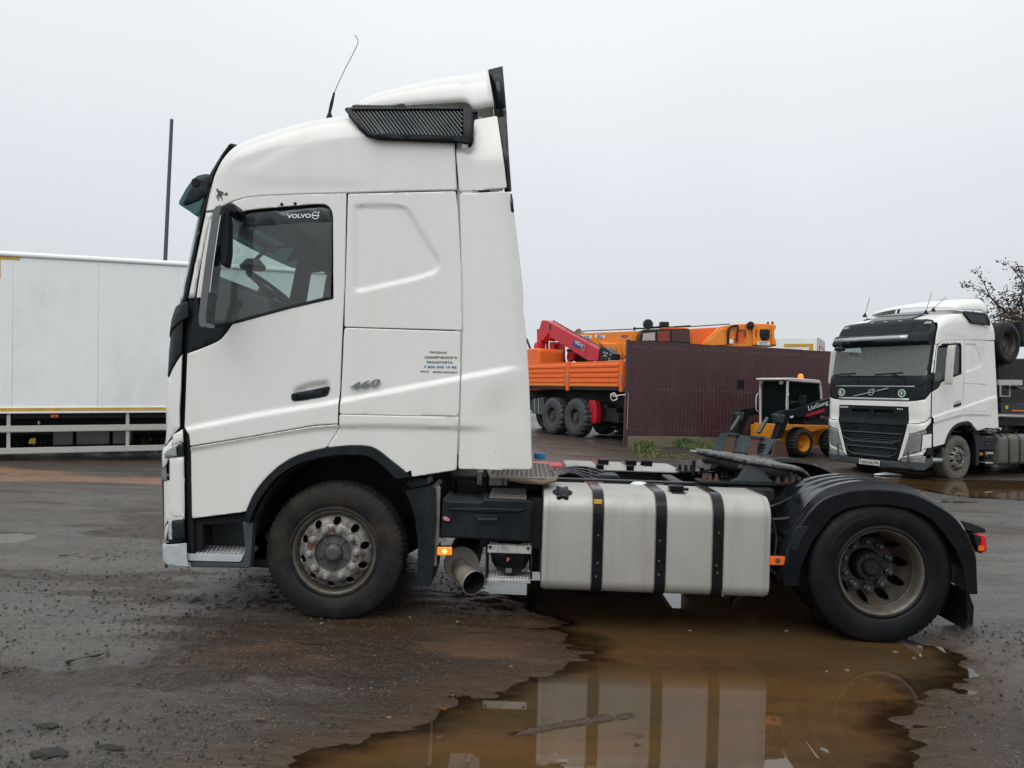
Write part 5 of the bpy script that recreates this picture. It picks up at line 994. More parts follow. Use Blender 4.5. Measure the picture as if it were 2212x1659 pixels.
    MB().box(3.06, 3.2, .55, .84, .6, .95).box(2.95, 3.3, .66, .83, .55, .97).build('suspension_bracket', M['under'], root, bevel=.02)
    # tail
    pl = S('Z4', 1800, 602, 1880, 622, 1960, 655, 1960, 680, 1890, 682, 1840, 665, y=.2); MB().prism(pl, .18, .8).build('tail_plate', M['chassis'], root, bevel=.006)
    pl = S('Z4', 1855, 680, 1905, 690, 1905, 805, 1880, 790, y=.2)
    MB().prism(pl, .12, .46).build('tail_lamp_housing', M['plastic'], root, bevel=.006)
    tl = S('Z4', 1907, 692, 1935, 690, 1960, 705, 1962, 800, 1912, 803, y=.15); o = MB().prism(rnd(tl, .012, 3), .12, .46).build('tail_lamp', M['redlens'], root, bevel=.006)
    MB().prism(S('Z4', 1925, 765, 1960, 767, 1960, 795, 1925, 798, y=.11), .110, .125).build('indicator_lens', M['amber'], o)
    MB().prism([(2.5-y, z) for y, z in ((.12, .62), (.46, .62), (.46, .75), (.12, .75))], 4.45, 4.52, 'x').build('tail_lamp', M['redlens'], root, bevel=.006)
    MB().box(4.4, 4.46, .4, 2.1, .55, .68).build('rear_beam', M['chassis'], root, bevel=.01)
    # fifth wheel
    fwp = F1.side('B7', 260, 150, 1.25); fwr = F1.side('B7', 1685, 412, 1.0); x0_, z0_ = fwp[0]+.02, 1.205; x1_, z1_ = fwr[0]-.01, 1.095
    L_ = math.hypot(x1_-x0_, z1_-z0_); ex = Vector(((x1_-x0_)/L_, 0, (z1_-z0_)/L_)); ez = Vector((-ex.z, 0, ex.x)); R_ = .50; yc_ = 1.25
    # outline in plate coordinates (u along, v across)
    ol = [(R_-R_*math.cos(a), R_*math.sin(a)) for a in np.linspace(math.radians(-115), math.radians(115), 41)]
    ol += [(.72, .40), (L_, .33), (L_, .20), (.66, .05), (.50, .045), (.44, 0), (.50, -.045), (.66, -.05), (L_, -.20), (L_, -.33), (.72, -.40)]
    nz = np.random.default_rng(3)
    o3 = Vector((x0_, yc_, z0_)); Q = lambda u, v, h: tuple(o3+ex*u+Vector((0, v, 0))+ez*h)
    bm = bmesh.new(); vs = [bm.verts.new((u+nz.normal(0, .003), v+nz.normal(0, .003), 0)) for u, v in ol]; bm.edges.new((vs[-1], vs[0]))
    es = [bm.edges.get((vs[-1], vs[0]))]+[bm.edges.new((vs[i], vs[i+1])) for i in range(len(vs)-1)]; bmesh.ops.triangle_fill(bm, use_beauty=True, edges=es, normal=(0, 0, 1))
    for ax_, lo, hi in ((0, 0, L_), (1, -.5, .5)):
        k = lo+.02
        while k < hi:
            co = [0, 0, 0]; no = [0, 0, 0]; co[ax_] = k; no[ax_] = 1; bmesh.ops.bisect_plane(bm, geom=bm.verts[:]+bm.edges[:]+bm.faces[:], plane_co=co, plane_no=no); k += .022
    for v in bm.verts:
        u_, v_ = v.co.x, v.co.y; bd_ = v.is_boundary; drop = max(0, (u_-.75)/(L_-.75))*.05; v.co = Q(u_+(nz.normal(0, .004) if bd_ else 0), v_, nz.normal(0, .0022)-drop-(.014 if bd_ else 0)+.006*math.sin(u_*30+v_*9)*.4)
    me = bpy.data.meshes.new('fifth_wheel'); bm.to_mesh(me); bm.free(); finish(me, M['grease'], 60); fw = link('fifth_wheel', me, root); md = fw.modifiers.new('s', 'SOLIDIFY'); md.thickness = .035; md.offset = 0
    sk = [(R_-.93*R_*math.cos(a), .93*R_*math.sin(a)) for a in np.linspace(math.radians(-110), math.radians(110), 31)]
    MB().loft([[Q(u, v, -.01) for u, v in sk], [Q(u+(R_-u)*.05, v*.95, -.085) for u, v in sk]]).build('plate_skirt', M['grease'], fw, 40, solid=.014)
    MB().tube([Q(-.06, .02, -.01), Q(.1, .02, -.01)], .014, 8).tube([Q(.25, -.40, -.05), Q(.62, -.36, -.05)], .02, 8).build('release_lever', M['steel'], fw)
    for y in (.80, 1.64):
        zb = .985; pp = [F1.side('B7', u, v, y if y < 1 else .80) for u, v in ((900, 425), (1062, 425), (1190, 520), (1262, 578), (700, 575), (800, 515))]
        MB().prism([(x, max(z, zb+.02)+(.05 if z > zb+.08 else 0)) for x, z in pp], y, y+.05).build('fifth_wheel_pedestal', M['grey'], root, bevel=.004)
    bp = F1.side('B7', 310, 590, .76); bp2 = F1.side('B7', 1490, 630, .76)
    MB().box(bp[0], bp2[0], .74, .95, .985, 1.005).box(bp[0], bp2[0], 1.55, 1.76, .985, 1.005).box(bp[0]+.35, bp[0]+.65, .95, 1.55, .985, 1.0).build('mounting_plate', M['chassis'], root, bevel=.003)
    stud = MB().lathe([(0, .055), (.012, .053), (.012, .03), (.018, .028), (.019, .004), (.028, .002), (.028, 0)], (0, 0, 0), 'z', 8).mesh('plate_bolt', M['rust'], 25); stud2 = stud.copy(); stud2.materials[0] = M['chassis']
    for u, y in ((365, .80), (400, .84), (440, .80), (520, .80), (1300, .82), (1408, .82), (1488, .82), (1568, .84)): link('plate_bolt', stud, root, (F1.side('B7', u, 580, y)[0], y, 1.005))
    for u, y in ((600, 1.05), (650, 1.05), (770, 1.05), (60, 1.62), (135, 1.60), (205, 1.62), (330, 1.3), (360, 1.3), (400, 1.2), (1450, 1.6), (1560, 1.6), (1290, 1.2)): link('plate_bolt', stud2, root, (F1.side('B7', u, 560 if y < 1.3 else 400, y)[0], y, 1.005))
    MB().prism([F1.side('B7', u, v, 1.0) for u, v in ((420, 410), (470, 345), (560, 335), (520, 380))], 1.0, 1.5).tube([(2.78, 1.2, 1.0), (2.78, 1.2, 1.13)], .016, 8).build('lock_arm', M['chassis'], fw)
    MB().tube([(3.45, .98, 1.03), (4.1, .98, 1.025)], .014, 8).build('cross_pipe', M['silver'], root)
    # wheels
    if second: front_wheel(root, 0, .07, .44, side=-1, mt=M['rubber_pale'], second=True)
    else: front_wheel(root, 0, .07, .483, side=-1)
    front_wheel(root, 0, 2.43, .483, side=1)
    rear_wheel(root, 3.85, .03, .484); rear_wheel(root, 3.85, 2.47, .484, side=1)
    # step well under the door
    gy = lambda *a: S('Z2', *a, y=.03)
    for far in (0, 1):
        fy = (lambda y: y) if not far else (lambda y: 2.5-y)
        o = MB().prism(gy(232, 1222, 534, 1178, 568, 1200, 572, 1228, 512, 1226, 290, 1245, 290, 1372, 205, 1398, 205, 1215), fy(.04), fy(.20)).build('step_well', M['dark'], root)
        MB().prism(S('Z2', 120, 1215, 560, 1180, 556, 1440, 120, 1430, y=.36), fy(.36), fy(.38)).build('step_back', M['grey'], o)
        MB().prism(gy(512, 1226, 571, 1229, 562, 1400, 556, 1482, 230, 1476, 226, 1440, 495, 1452, 520, 1430, 528, 1370), fy(.02), fy(.10)).build('step_frame', M['grey'], o, bevel=.008)
        st = MB(); a = S('Z2', 200, 1408, y=.02)[0]; b = S('Z2', 512, 1444, y=.02)[0]; zt_ = S('Z2', 300, 1404, y=.02)[0][1]
        st.prism(rnd(S('Z2', 198, 1402, 515, 1412, 512, 1432, 498, 1448, 212, 1440, y=.02), .008), fy(.012), fy(.34)); sp2 = st.build('step_tread', M['palegrey'], o, bevel=.006)
        m = MB()
        for i in range(11):
            for j in range(5): m.lathe([(.006, .006), (.010, .004), (.012, 0)], (a[0]+.04+(b[0]-a[0]-.07)*(i+.5*(j % 2))/11.5, fy(.05+j*.055), zt_), 'z', 8)
        tag(m.build('tread_cleat', M['alu'], sp2, 0), kind='stuff')
    MB().tube([(-.52, .25, .55), (-.42, .6, .5)], .05, 10).box(-1.1, -.5, .3, 2.2, .30, .36).build('front_underrun', M['under'], root, bevel=.01)
build_chassis(root1)
build_chassis(root2, True)
# badges and print on the foreground cab
def side_text(s_, k, u0, v0, u1, v1, h, mat, y=-.004, bold=.0, name='lettering', shear=0, depth=.002):
    a, b = S(k, u0, v0, u1, v1); d = Vector((b[0]-a[0], 0, b[1]-a[1])); yy = -float(relief(np.array((a[0]+b[0])/2), np.array((a[1]+b[1])/2+h/2)))+y
    return text(name, s_, mat, root1, basis((a[0], yy, a[1]), d, (0, 0, 1)), w=d.length, h=h, bold=bold, depth=depth, shear=shear)
side_text('460', 'Z2', 1112, 497, 1278, 472, .048, M['badge'], -.010, .02, 'model_badge', .25, .01)
for s_, u0, u1, v, mt in (('ПРОДАЖ', 1546, 1642, 296, 'print_k'), ('ОММЕРЧЕСКОГО', 1519, 1698, 323, 'print_k'), ('ТРАНСПОРТА', 1528, 1674, 350, 'print_k'), ('7 800 500 10 85', 1515, 1695, 376, 'print_b'), ('WW.TR', 1494, 1542, 400, 'print_k'), ('SPORT-SALE.RU', 1564, 1697, 403, 'print_k')):
    side_text(s_, 'Z2', u0, v-1, u1, v+1, .0115 if 'W' in s_ or 'SP' in s_ else .0145, M[mt], -.002, .015)
MB().prism(S('Z2', 1061, 591, 1124, 592, 1124, 618, 1061, 617), -.0172, -.0155).build('warning_sticker', M['print_w'], root1, 0)
for q in ((1066, 597, 1076, 604, 1080, 612, 1068, 613), (1078, 596, 1083, 596, 1082, 608, 1079, 608), (1096, 598, 1103, 598, 1104, 612, 1095, 612), (1108, 598, 1120, 597, 1119, 614, 1109, 613)):
    MB().prism(S('Z2', *q), -.0178, -.0170).build('sticker_print', M['print_r'], root1, 0)
# flying-witch silhouette decal
wt = [(448, 374), (456, 380), (462, 376), (466, 384), (474, 392), (490, 396), (508, 404), (505, 410), (494, 412), (500, 417), (512, 416), (530, 404), (538, 412), (536, 426), (524, 428), (510, 421), (498, 424), (494, 430), (488, 432), (497, 446), (498, 460), (502, 468), (494, 466), (490, 450), (478, 440), (470, 436), (464, 442), (474, 456), (472, 468), (467, 466), (467, 458), (452, 440), (462, 430), (458, 428), (434, 427), (434, 424), (460, 424), (464, 416), (460, 402), (450, 392), (455, 386), (447, 382)]
wp_ = S('A5', *[c for p in wt for c in p])
sheet('witch_decal', wp_, lambda x, z, s: (x, yc(x, z)-relief(x, z)-.003, z), M['print_k'], root1, step=.03, th=0, inset=0, flip=(0, -1, 0))
# whip antenna on the foreground cab roof
an = [F1.side('D', u, v, .55) for u, v in ((712, 243), (716, 225), (722, 200), (740, 160), (758, 125), (768, 105), (773, 92), (771, 82), (766, 76))]
o = MB().tube([(x, .55, z) for x, z in crom(an[2:], 4)], .0028, 5).build('whip_antenna', M['chassis'], root1)
MB().tube([(an[0][0], .55, an[0][1]-.05), (an[0][0], .55, an[0][1]), (an[1][0], .55, an[1][1]), (an[2][0], .55, an[2][1])], [.03, .012, .014, .008], 8).build('antenna_base', M['gloss'], o)
# roof furniture of the other truck
for k, (b0, b1, y) in enumerate((((700, 430), (783, 125), 2.15), ((1710, 380), (1808, 50), .4), ((1835, 340), (2050, 120), .3))):
    a, b = F2.side('C1', *b0, y), F2.side('C1', *b1, y)
    o = MB().loft([[(a[0]-.10, y, a[1]-.03), (a[0]-.02, y-.03, a[1]-.03), (a[0]+.07, y-.025, a[1]-.03), (a[0]+.07, y+.025, a[1]-.03), (a[0]-.02, y+.03, a[1]-.03)], [(a[0]-.0, y, a[1]+.07), (a[0]+.01, y-.008, a[1]+.07), (a[0]+.03, y-.006, a[1]+.06), (a[0]+.03, y+.006, a[1]+.06), (a[0]+.01, y+.008, a[1]+.07)]], closed=True, caps=True).build('antenna_base', M['gloss'], root2, 60)
    MB().tube([(a[0]+.02, y, a[1]+.05), (b[0], y, b[1])], .006, 5).build('antenna_rod', M['chassis'], o)
rg = [F2.hit('C1', u, v, 2, 3.60-.0) for u, v in ((700, 520), (985, 378), (1640, 338), (1270, 498))]
rg = [(x, y) for x, y, z in rg]
sheet('roof_hatch', [(-.80, .72), (-.80, 1.78), (-.25, 1.85), (-.25, .65)], lambda a, b, s: (a, b, np.interp(a, [-.87, -.5, -.06, .3], [3.44, 3.60, 3.70, 3.74])+.0), M['tint'], root2, step=.1, th=.02, inset=0)
# ================================================================ corrugated fence
FA = math.atan2(23.78-21.9, 9.85-3.32); FF = Frame((3.32, 21.9, 0), FA)
fence = thing('corrugated_fence', 'dark maroon corrugated metal fence on a mossy concrete base', 'fence', (3.32, 21.9, 0), FA)
ztop, zbot, wS = 3.27, .55, 1.15
m = MB(); xs = []; pitch = .115
def corr(x0, w):
    pts = []; n = int(round(w/pitch))
    for i in range(n): a = x0+i*pitch; pts += [(a, .0), (a+.052, .0), (a+.062, .011), (a+.105, .011)]
    pts.append((x0+w, 0)); return pts
sheet_me = MB().loft([[(x, y, zbot) for x, y in corr(0, wS)], [(x, y, ztop) for x, y in corr(0, wS)]]).mesh('sheet', M['maroon'], 0, False)
for i in range(11):
    o = link('sheet', sheet_me, fence, (i*wS, (i % 2)*.004, .006*math.sin(i*2.1))); md = o.modifiers.new('s', 'SOLIDIFY'); md.thickness = .003
for i in range(5):
    MB().box(i*2.5-.02, i*2.5+2.46, .0, .14, .0, zbot+.0).build('concrete_base', M['concrete'], fence, bevel=.02)
MB().box(-.10, .0, -.03, .05, -.02, ztop+.02).build('fence_post', M['maroon'], fence, bevel=.004)
MB().box(-.02, 12.65, .04, .08, 3.0, 3.06).box(-.02, 12.65, .04, .08, 1.85, 1.91).build('fence_rail', M['maroon'], fence)
for z in (3.10, 1.91, .73):
    m = MB()
    for i in range(100):
        if (i*7+int(z*10)) % 11: x = .085+i*.23*.5*1.0; m.lathe([(0, -.006), (.006, -.004), (.007, .002)], (x, 0, z), n=6) if x < 12.5 else None
    tag(m.build('sheet_screw', M['print_w'], fence, 0), kind='stuff')
MB().tube(crom([(-.10, -.02, 1.72), (-.3, -.05, 1.70), (-.42, -.03, 1.66), (-.52, -.0, 1.70), (-.44, -.03, 1.76), (-.36, -.05, 1.60), (-.5, -.02, 1.55), (-.56, -.04, 1.72), (-.40, -.04, 1.68)], 3), .016, 5).build('tied_rope', M['rope'], fence)
MB().tube([(-.03, -.05, .75), (-.02, -.05, 1.78)], .008, 5).build('locking_rod', M['raill'], fence)
# ================================================================ weeds at the fence foot
def weed(x, y, h, w, n, mats, seed, dry=False):
    r = random.Random(seed); z = gh(x, y); out = []
    for mt in mats:
        m = MB()
        for _ in range(n):
            a = r.uniform(0, 6.28); d = r.uniform(0, w); bx, by = d*math.cos(a)*1.0, d*math.sin(a)*.35; hh = h*r.uniform(.3, 1)*(1-.4*d/w); lx, ly = r.uniform(-.5, .5)*hh, r.uniform(-.3, .3)*hh
            q = [(bx, by, 0), (bx+lx*.4, by+ly*.4, hh*.6), (bx+lx, by+ly, hh)]
            if dry:
                m.tube(q, [.006, .004, .002], 3, False)
                for k in range(5): t = r.uniform(.4, 1); p_ = Vector(q[0]).lerp(Vector(q[2]), t); s = r.uniform(.008, .022); m.add([p_+Vector((r.uniform(-s, s)*2, r.uniform(-s, s), r.uniform(-s, s)*2)) for _ in range(3)], [(0, 1, 2)])
            else:
                ww = r.uniform(.008, .02); m.add([(q[0][0]-ww*.5, q[0][1], 0), (q[0][0]+ww*.5, q[0][1], 0), (q[1][0]+ww, q[1][1], q[1][2]), (q[2][0], q[2][1], q[2][2]), (q[1][0]-ww, q[1][1]+.01, q[1][2])], [(0, 1, 2, 4), (4, 2, 3)])
                for k in range(2): t = r.uniform(.3, 1); p_ = Vector(q[1]).lerp(Vector(q[2]), t); s = r.uniform(.015, .035); m.add([p_+Vector((r.uniform(-s, s)*1.5, r.uniform(-s, s), r.uniform(-s, s)*.7)) for _ in range(3)], [(0, 1, 2)])
        out.append((m, mt))
    return out, (x, y, z)
M['leaf'] = surf('weed_green', (.045, .10, .025), .6, var=.4, vscale=20); M['leaf_y'] = surf('weed_yellow', (.16, .13, .045), .6, var=.4, vscale=20); M['leaf_r'] = surf('weed_rusty', (.20, .09, .03), .6, var=.4, vscale=20); M['straw'] = surf('dry_stalk', (.20, .16, .11), .7, var=.4, vscale=20)
def put_weed(k, u, v, h, w, n, mats, seed, label, dry=False):
    x, y = GW.top(k, u, v, .25); y -= .0; out, pos = weed(x, y, h, w, n, mats, seed, dry); root = thing('weed', label, 'plant', pos)
    for i, (m, mt) in enumerate(out): m.build('leaves' if not dry else 'stalks', mt, root, 0, fixn=False)
put_weed('Z5', 870, 985, .42, .42, 110, [M['leaf'], M['leaf_y']], 1, 'green leafy weed at the left end of the fence base')
put_weed('Z5', 985, 960, .42, .40, 70, [M['leaf_r'], M['leaf_y']], 2, 'rusty orange weed between the two green ones at the fence')
put_weed('Z5', 1130, 965, .34, .55, 130, [M['leaf'], M['leaf']], 3, 'bright green tuft of long grass at the fence base')
put_weed('Z5', 960, 1005, .12, .9, 90, [M['leaf_y'], M['leaf']], 4, 'low yellowish weed creeping on the ground before the fence')
put_weed('Z5', 1240, 975, .30, .5, 60, [M['leaf_y'], M['leaf']], 7, 'yellow-green weed beside the loader bucket')
put_weed('B2', 180, 1200, 1.35, .9, 26, [M['straw']], 5, 'tall dry weed stalks standing behind the loader bucket', True)
put_weed('Z5', 1110, 900, 1.0, .35, 10, [M['straw']], 6, 'dry weed stalks in front of the middle of the fence', True)
put_weed('Z5', 955, 890, 1.1, .12, 4, [M['straw']], 8, 'single thin dry stalk near the left end of the fence', True)
# ================================================================ orange flatbed lorry with the red loader crane
CO = (2.06, 25.2, .30); CF = Frame(CO, -1.05); cr = thing('crane_lorry', 'orange dropside lorry with a red loader crane folded over its bed', 'truck', CO, -1.05)
def CS(*a, y=0.0): return [CF.side('B3', a[i], a[i+1], y) for i in range(0, len(a), 2)]
rear = CS(1240, 580)[0]; rearb = CS(1215, 905)[0]; mid = CS(580, 600)[0]; midb = CS(580, 890)[0]; lf_ = CS(95, 625)[0]; lfb = CS(110, 885)[0]
xr = (rear[0]+rearb[0])/2; xm = (mid[0]+midb[0])/2; bz0 = (rearb[1]+midb[1])/2; bz1 = (rear[1]+mid[1])/2; L1 = xr-xm
print('lorry bed', xr, xm, lf_, bz0, bz1)
for k in range(3):
    b1 = xr-.0-k*L1; b0 = b1-L1
    sd_ = MB().box(b0+.06, b1-.06, 0, .03, bz0, bz1).build('side_board', M['orange'], cr, bevel=.004)
    for j in range(4):
        z = bz0+.10+j*(bz1-bz0-.16)/4; MB().prism([(-.0, z+.02), (-.035, z+.05), (-.035, z+.12), (0, z+.15)], b0+.14, b1-.14, 'x').build('rib', M['orange'], sd_)
    MB().box(b0+.14, b1-.14, -.04, -.0, bz0+.03, bz0+.085).build('reflective_strip', M['orange2'], sd_)
    MB().box(b1-.07, b1+.07, -.035, .04, bz0-.14, bz1+.02).build('stake_post', M['orange'], cr, bevel=.01)
    for dx in (-.025, .025): MB().tube([(b1+dx, -.05, bz0+.1), (b1+dx, -.05, bz0+.42)], .012, 5).build('board_latch', M['raill'], cr)
xf_ = xr-3*L1
MB().box(xr-.02, xr+.02, .04, 2.46, bz0, bz1).build('tail_board', M['orange'], cr, bevel=.004)
for j in range(4): z = bz0+.06+j*.2; MB().prism([(xr+.02, z+.02), (xr+.05, z+.05), (xr+.05, z+.11), (xr+.02, z+.14)], .2, 2.3).build('rib', M['orange'], cr)
MB().box(xf_, xr, .05, 2.45, bz0-.10, bz0).build('bed_floor', M['chassis'], cr); MB().box(xf_, xr, 2.46, 2.5, bz0, bz1).build('side_board', M['orange'], cr)
MB().box(xf_-3.0, xr-.2, .78, 1.7, .75, bz0-.1).box(-2.2, 1.1, .5, 2.0, .62, 1.1).build('lorry_chassis', M['under'], cr, bevel=.03)
def offroad_wheel(par, x, z, near=True, R=.64):
    y = .02 if near else 2.48; s = 1 if near else -1
    prof = [(.27, s*.05), (.30, 0), (.42, s*-.03), (.52, s*-.02), (R-.06, s*.0), (R-.02, s*.02), (R, s*.05), (R, s*.34), (R-.06, s*.38), (.30, s*.38)]
    rim = MB().lathe([(.0, s*.04), (.10, s*.035), (.11, s*.09), (.17, s*.10), (.18, s*.14), (.26, s*.12), (.27, s*.02), (.285, s*.01), (.29, s*.05)], (x, y, z), n=32).build('wheel', M['rubber_grey'], par, 30)
    MB().lathe(prof, (x, y, z), n=90, rf=lambda i, k: 1-(.055 if (k//2) % 2 and i in (5, 6, 7) else 0)).build('tyre', M['rubber_grey'], rim, 30)
    for i in range(8): a = math.radians(45*i+10); MB().lathe([(0, s*.06), (.02, s*.065), (.022, s*.11)], (x+.14*math.cos(a), y, z+.14*math.sin(a)), n=6).build('wheel_nut', M['tape'], rim, 0)
w1 = CS(410, 1240)[0]; w2 = CS(650, 1270)[0]; print('wheels', w1, w2)
for x in (w2[0], w2[0]-1.40, w2[0]-5.2):
    offroad_wheel(cr, x, .635); offroad_wheel(cr, x, .635, False)
MB().lathe([(.06, .4), (.16, .9), (.2, 1.25), (.16, 1.6), (.06, 2.1)], (w2[0], 0, .62), n=12).lathe([(.06, .4), (.16, .9), (.2, 1.25), (.16, 1.6), (.06, 2.1)], (w2[0]-1.4, 0, .62), n=12).build('lorry_axle', M['under'], cr)
rl = CS(845, 1055, 918, 1060, 935, 1180, 935, 1290, 920, 1335, 845, 1340, y=.3); MB().prism(rl, .25, .45).build('stabiliser_leg', M['red'], cr, bevel=.01)
MB().box(w2[0]+.9, w2[0]+1.6, .5, 2.0, .55, 1.0).box(w2[0]+1.9, w2[0]+2.1, .2, 2.3, .55, .85).build('rear_bumper', M['under'], cr, bevel=.02)
MB().prism(rnd(CS(135, 1040, 275, 1020, 285, 1200, 270, 1240, 135, 1215, y=.2), .05), .2, .75).build('lorry_fuel_tank', M['slate'], cr, bevel=.03)
for u in (175, 222): a = CS(u, 1030, y=.18)[0]; b = CS(u, 1220, y=.18)[0]; MB().tube([(a[0], .19, a[1]), (b[0], .19, b[1])], .012, 5).build('tank_strap', M['raill'], cr)
cb = [CF.side('B3', u, v, .15) for u, v in ((250, 430), (250, 615))]; cx1 = cb[0][0]
cab_ = MB().prism(rnd([(cx1-2.1, 1.5), (cx1-2.15, 2.3), (cx1-1.9, cb[0][1]-.05), (cx1-1.7, cb[0][1]), (cx1-.05, cb[0][1]), (cx1, cb[0][1]-.1), (cx1, 1.5), (cx1-1.9, 1.45)], .06), .1, 1.15).build('lorry_cab', M['orange'], cr, bevel=.05, seg=3)
MB().box(cx1-.35, cx1-.08, .085, .1, 1.95, 2.32).box(cx1-1.5, cx1-.55, .085, .1, 1.95, 2.45).box(cx1, cx1+.01, .25, .95, 1.9, 2.4).build('cab_window', M['glass_d'] if 'glass_d' in M else M['tint'], cab_)
# red crane
def RP(*a, y=.9): return [CF.side('B3', a[i], a[i+1], y) for i in range(0, len(a), 2)]
MB().prism(RP(250, 205, 275, 200, 300, 330, 300, 470, 325, 480, 330, 615, 255, 615), .72, 1.08).build('crane_column', M['red'], cr, bevel=.015)
MB().prism(RP(342, 355, 388, 352, 388, 615, 342, 615), .95, 1.25).prism(RP(398, 365, 436, 365, 436, 615, 398, 615), 1.1, 1.3).build('crane_mast', M['red'], cr, bevel=.01)
bm_ = RP(315, 102, 352, 97, 380, 106, 1003, 446, 1008, 470, 1000, 582, 880, 586, 590, 405, 440, 312, 395, 315, 385, 325, 345, 345, 330, 320, 285, 205)
bo = MB().prism(bm_, .70, 1.10).build('crane_boom', M['red'], cr, bevel=.012)
MB().prism(RP(305, 235, 380, 240, 410, 270, 350, 345, 330, 330), .62, 1.18).build('boom_hinge', M['red'], bo, bevel=.01)
MB().lathe([(0, -.05), (.16, -.04), (.17, .0), (.17, .05)], (RP(265, 415)[0][0], .68, RP(265, 415)[0][1]), n=24).build('slew_motor', M['red'], cr, 30)
ext = RP(1003, 425, 1060, 420, 1110, 455, 1165, 500, 1160, 575, 1000, 580); MB().prism(ext, .74, 1.06).build('boom_extension', M['chassis'], cr, bevel=.015)
for u, v in ((1012, 480), (1030, 495), (1050, 490), (1015, 520), (1035, 525), (1075, 560), (1090, 505)): q = RP(u, v, y=.73)[0]; MB().lathe([(0, -.01), (.022, -.008), (.024, .01)], (q[0], .74, q[1]), n=8).build('boom_pin', M['print_w'], cr)
MB().prism(RP(655, 330, 790, 385, 785, 470, 625, 400, y=.69), .688, .70).build('boom_sticker', M['poster'], bo, 0)
a, b = RP(664, 375, 752, 415, y=.685); text('sticker_lettering', 'HRS216', M['print_w'], bo, basis((a[0], .684, a[1]), (b[0]-a[0], 0, b[1]-a[1]), (0, 0, 1)), w=math.hypot(b[0]-a[0], b[1]-a[1])*.95, h=.12, bold=.01)
q = RP(766, 424, y=.68)[0]; MB().disc((q[0], .680, q[1]), .115, n=24).build('sticker_disc', M['orange2'], bo, 0); MB().disc((q[0], .677, q[1]), .075, n=20).build('sticker_disc', M['poster'], bo, 0)
q = RP(362, 178, y=.69)[0]; MB().disc((q[0], .697, q[1]), .07, n=20, r2=.13).build('round_emblem', M['chassis'], bo, 0)
for u in ((380, 520, 440), (440, 520, 430)): pass
m = MB(); m.tube([tuple((p_[0], .65, p_[1])) for p_ in RP(380, 390, 380, 510, 440, 515)], .012, 5).tube([tuple((p_[0], .65, p_[1])) for p_ in RP(380, 610, 380, 548, 440, 548)], .012, 5); tag(m.build('hydraulic_pipe', M['print_w'], cr), kind=None)
MB().tube([tuple((p_[0], .9, p_[1]+.03)) for p_ in RP(400, 105, 560, 200, 740, 300, 990, 432)], .02, 5).build('boom_hose', M['chassis'], bo)
for u, v in ((562, 235), (832, 345)): q = RP(u, v)[0]; MB().tube([(q[0]-.07, .9, q[1]-.08), (q[0]-.05, .9, q[1]+.08), (q[0]+.05, .9, q[1]+.08), (q[0]+.07, .9, q[1]-.1)], .012, 5).build('lifting_eye', M['red'], bo)
MB().prism(RP(440, 440, 560, 400, 620, 440, 655, 520, 640, 590, 560, 590, 500, 560), 1.3, 1.8).build('crane_valve_bank', M['chassis'], cr, bevel=.02)
MB().prism(RP(500, 470, 580, 475, 570, 560, 520, 590, 490, 550), 1.15, 1.3).build('crane_valve_cover', M['red'], cr, bevel=.01)
for u0, u1 in ((540, 550), (570, 585), (600, 610), (665, 710), (740, 745), (750, 755), (800, 830)): a = RP(u0, 500 if u0 > 650 else 560, y=1.5)[0]; b = RP(u1, 600, y=1.5)[0]; MB().tube([(a[0], 1.5, a[1]), (b[0], 1.5, b[1])], .02, 5).build('crane_stay', M['chassis'], cr)
# ================================================================ mobile crane behind the fence
MO = (0, 29.0, .3); MF = Frame(MO, 0); mc = thing('mobile_crane', 'large orange mobile crane with its boom lying level behind the fence', 'crane', MO, 0)
def m3(*a, y=0.0): return [MF.side('B3', a[i], a[i+1], y) for i in range(0, len(a), 2)]
def m4(*a, y=0.0): return [MF.side('B4', a[i], a[i+1], y) for i in range(0, len(a), 2)]
bm2 = MB().prism(m3(640, 262, 700, 254, 1450, 222, 1500, 218)+m4(145, 178, 640, 160, 925, 143, 770, 300, 0, 330)+m3(960, 400, 800, 320, 700, 290), .0, .75).build('telescopic_boom', M['orange2'], mc, bevel=.04, seg=3)
MB().prism(m3(950, 362, 1290, 375, 1300, 560, 1200, 560, 1130, 480, 1010, 430), -.1, .85).build('boom_cradle', M['orange2'], mc, bevel=.05, seg=3)
for u in (1170, 1220): MB().prism(m3(u-15, 360, u+10, 358, u+60, 520, u+30, 525, u-20, 430), -.16, -.1).build('cradle_web', M['orange2'], mc, bevel=.01)
for s_, p0, p1, mt in (('КЛИНЦЫ', (735, 270), (862, 312), 'print_w'), ('34МЕТРА', (905, 268), (1022, 308), 'print_w')):
    a, b = m3(p0[0], p0[1], p1[0], p1[1], y=-.01); MB().box(a[0], b[0], -.012, .0, b[1], a[1]).build('boom_sticker', M['print_w'], bm2, 0)
    text('sticker_lettering', s_, M['print_b'], bm2, basis((a[0]+.08, -.016, b[1]+.12), (1, 0, 0), (0, 0, 1)), w=b[0]-a[0]-.16, h=a[1]-b[1]-.24, bold=.015)
a, b = m3(1220, 268, 1305, 305, y=-.01); text('boom_lettering', '40т', M['poster'], bm2, basis((a[0], -.01, b[1]), (1, 0, 0), (0, 0, 1)), w=b[0]-a[0], h=(a[1]-b[1]), bold=.02)
MB().prism(m3(675, 248, 680, 210, 700, 190, 740, 190, 748, 235, 790, 240, 640, 250), .2, .55).build('hook_block', M['tape'], mc, bevel=.02)
m = MB(); pts = [(p_[0], .35, p_[1]) for p_ in m3(745, 217, 1400, 190)+m4(640, 132, 1060, 105)]; m.tube(pts, .02, 5); m.build('hoist_rope', M['chassis'], mc)
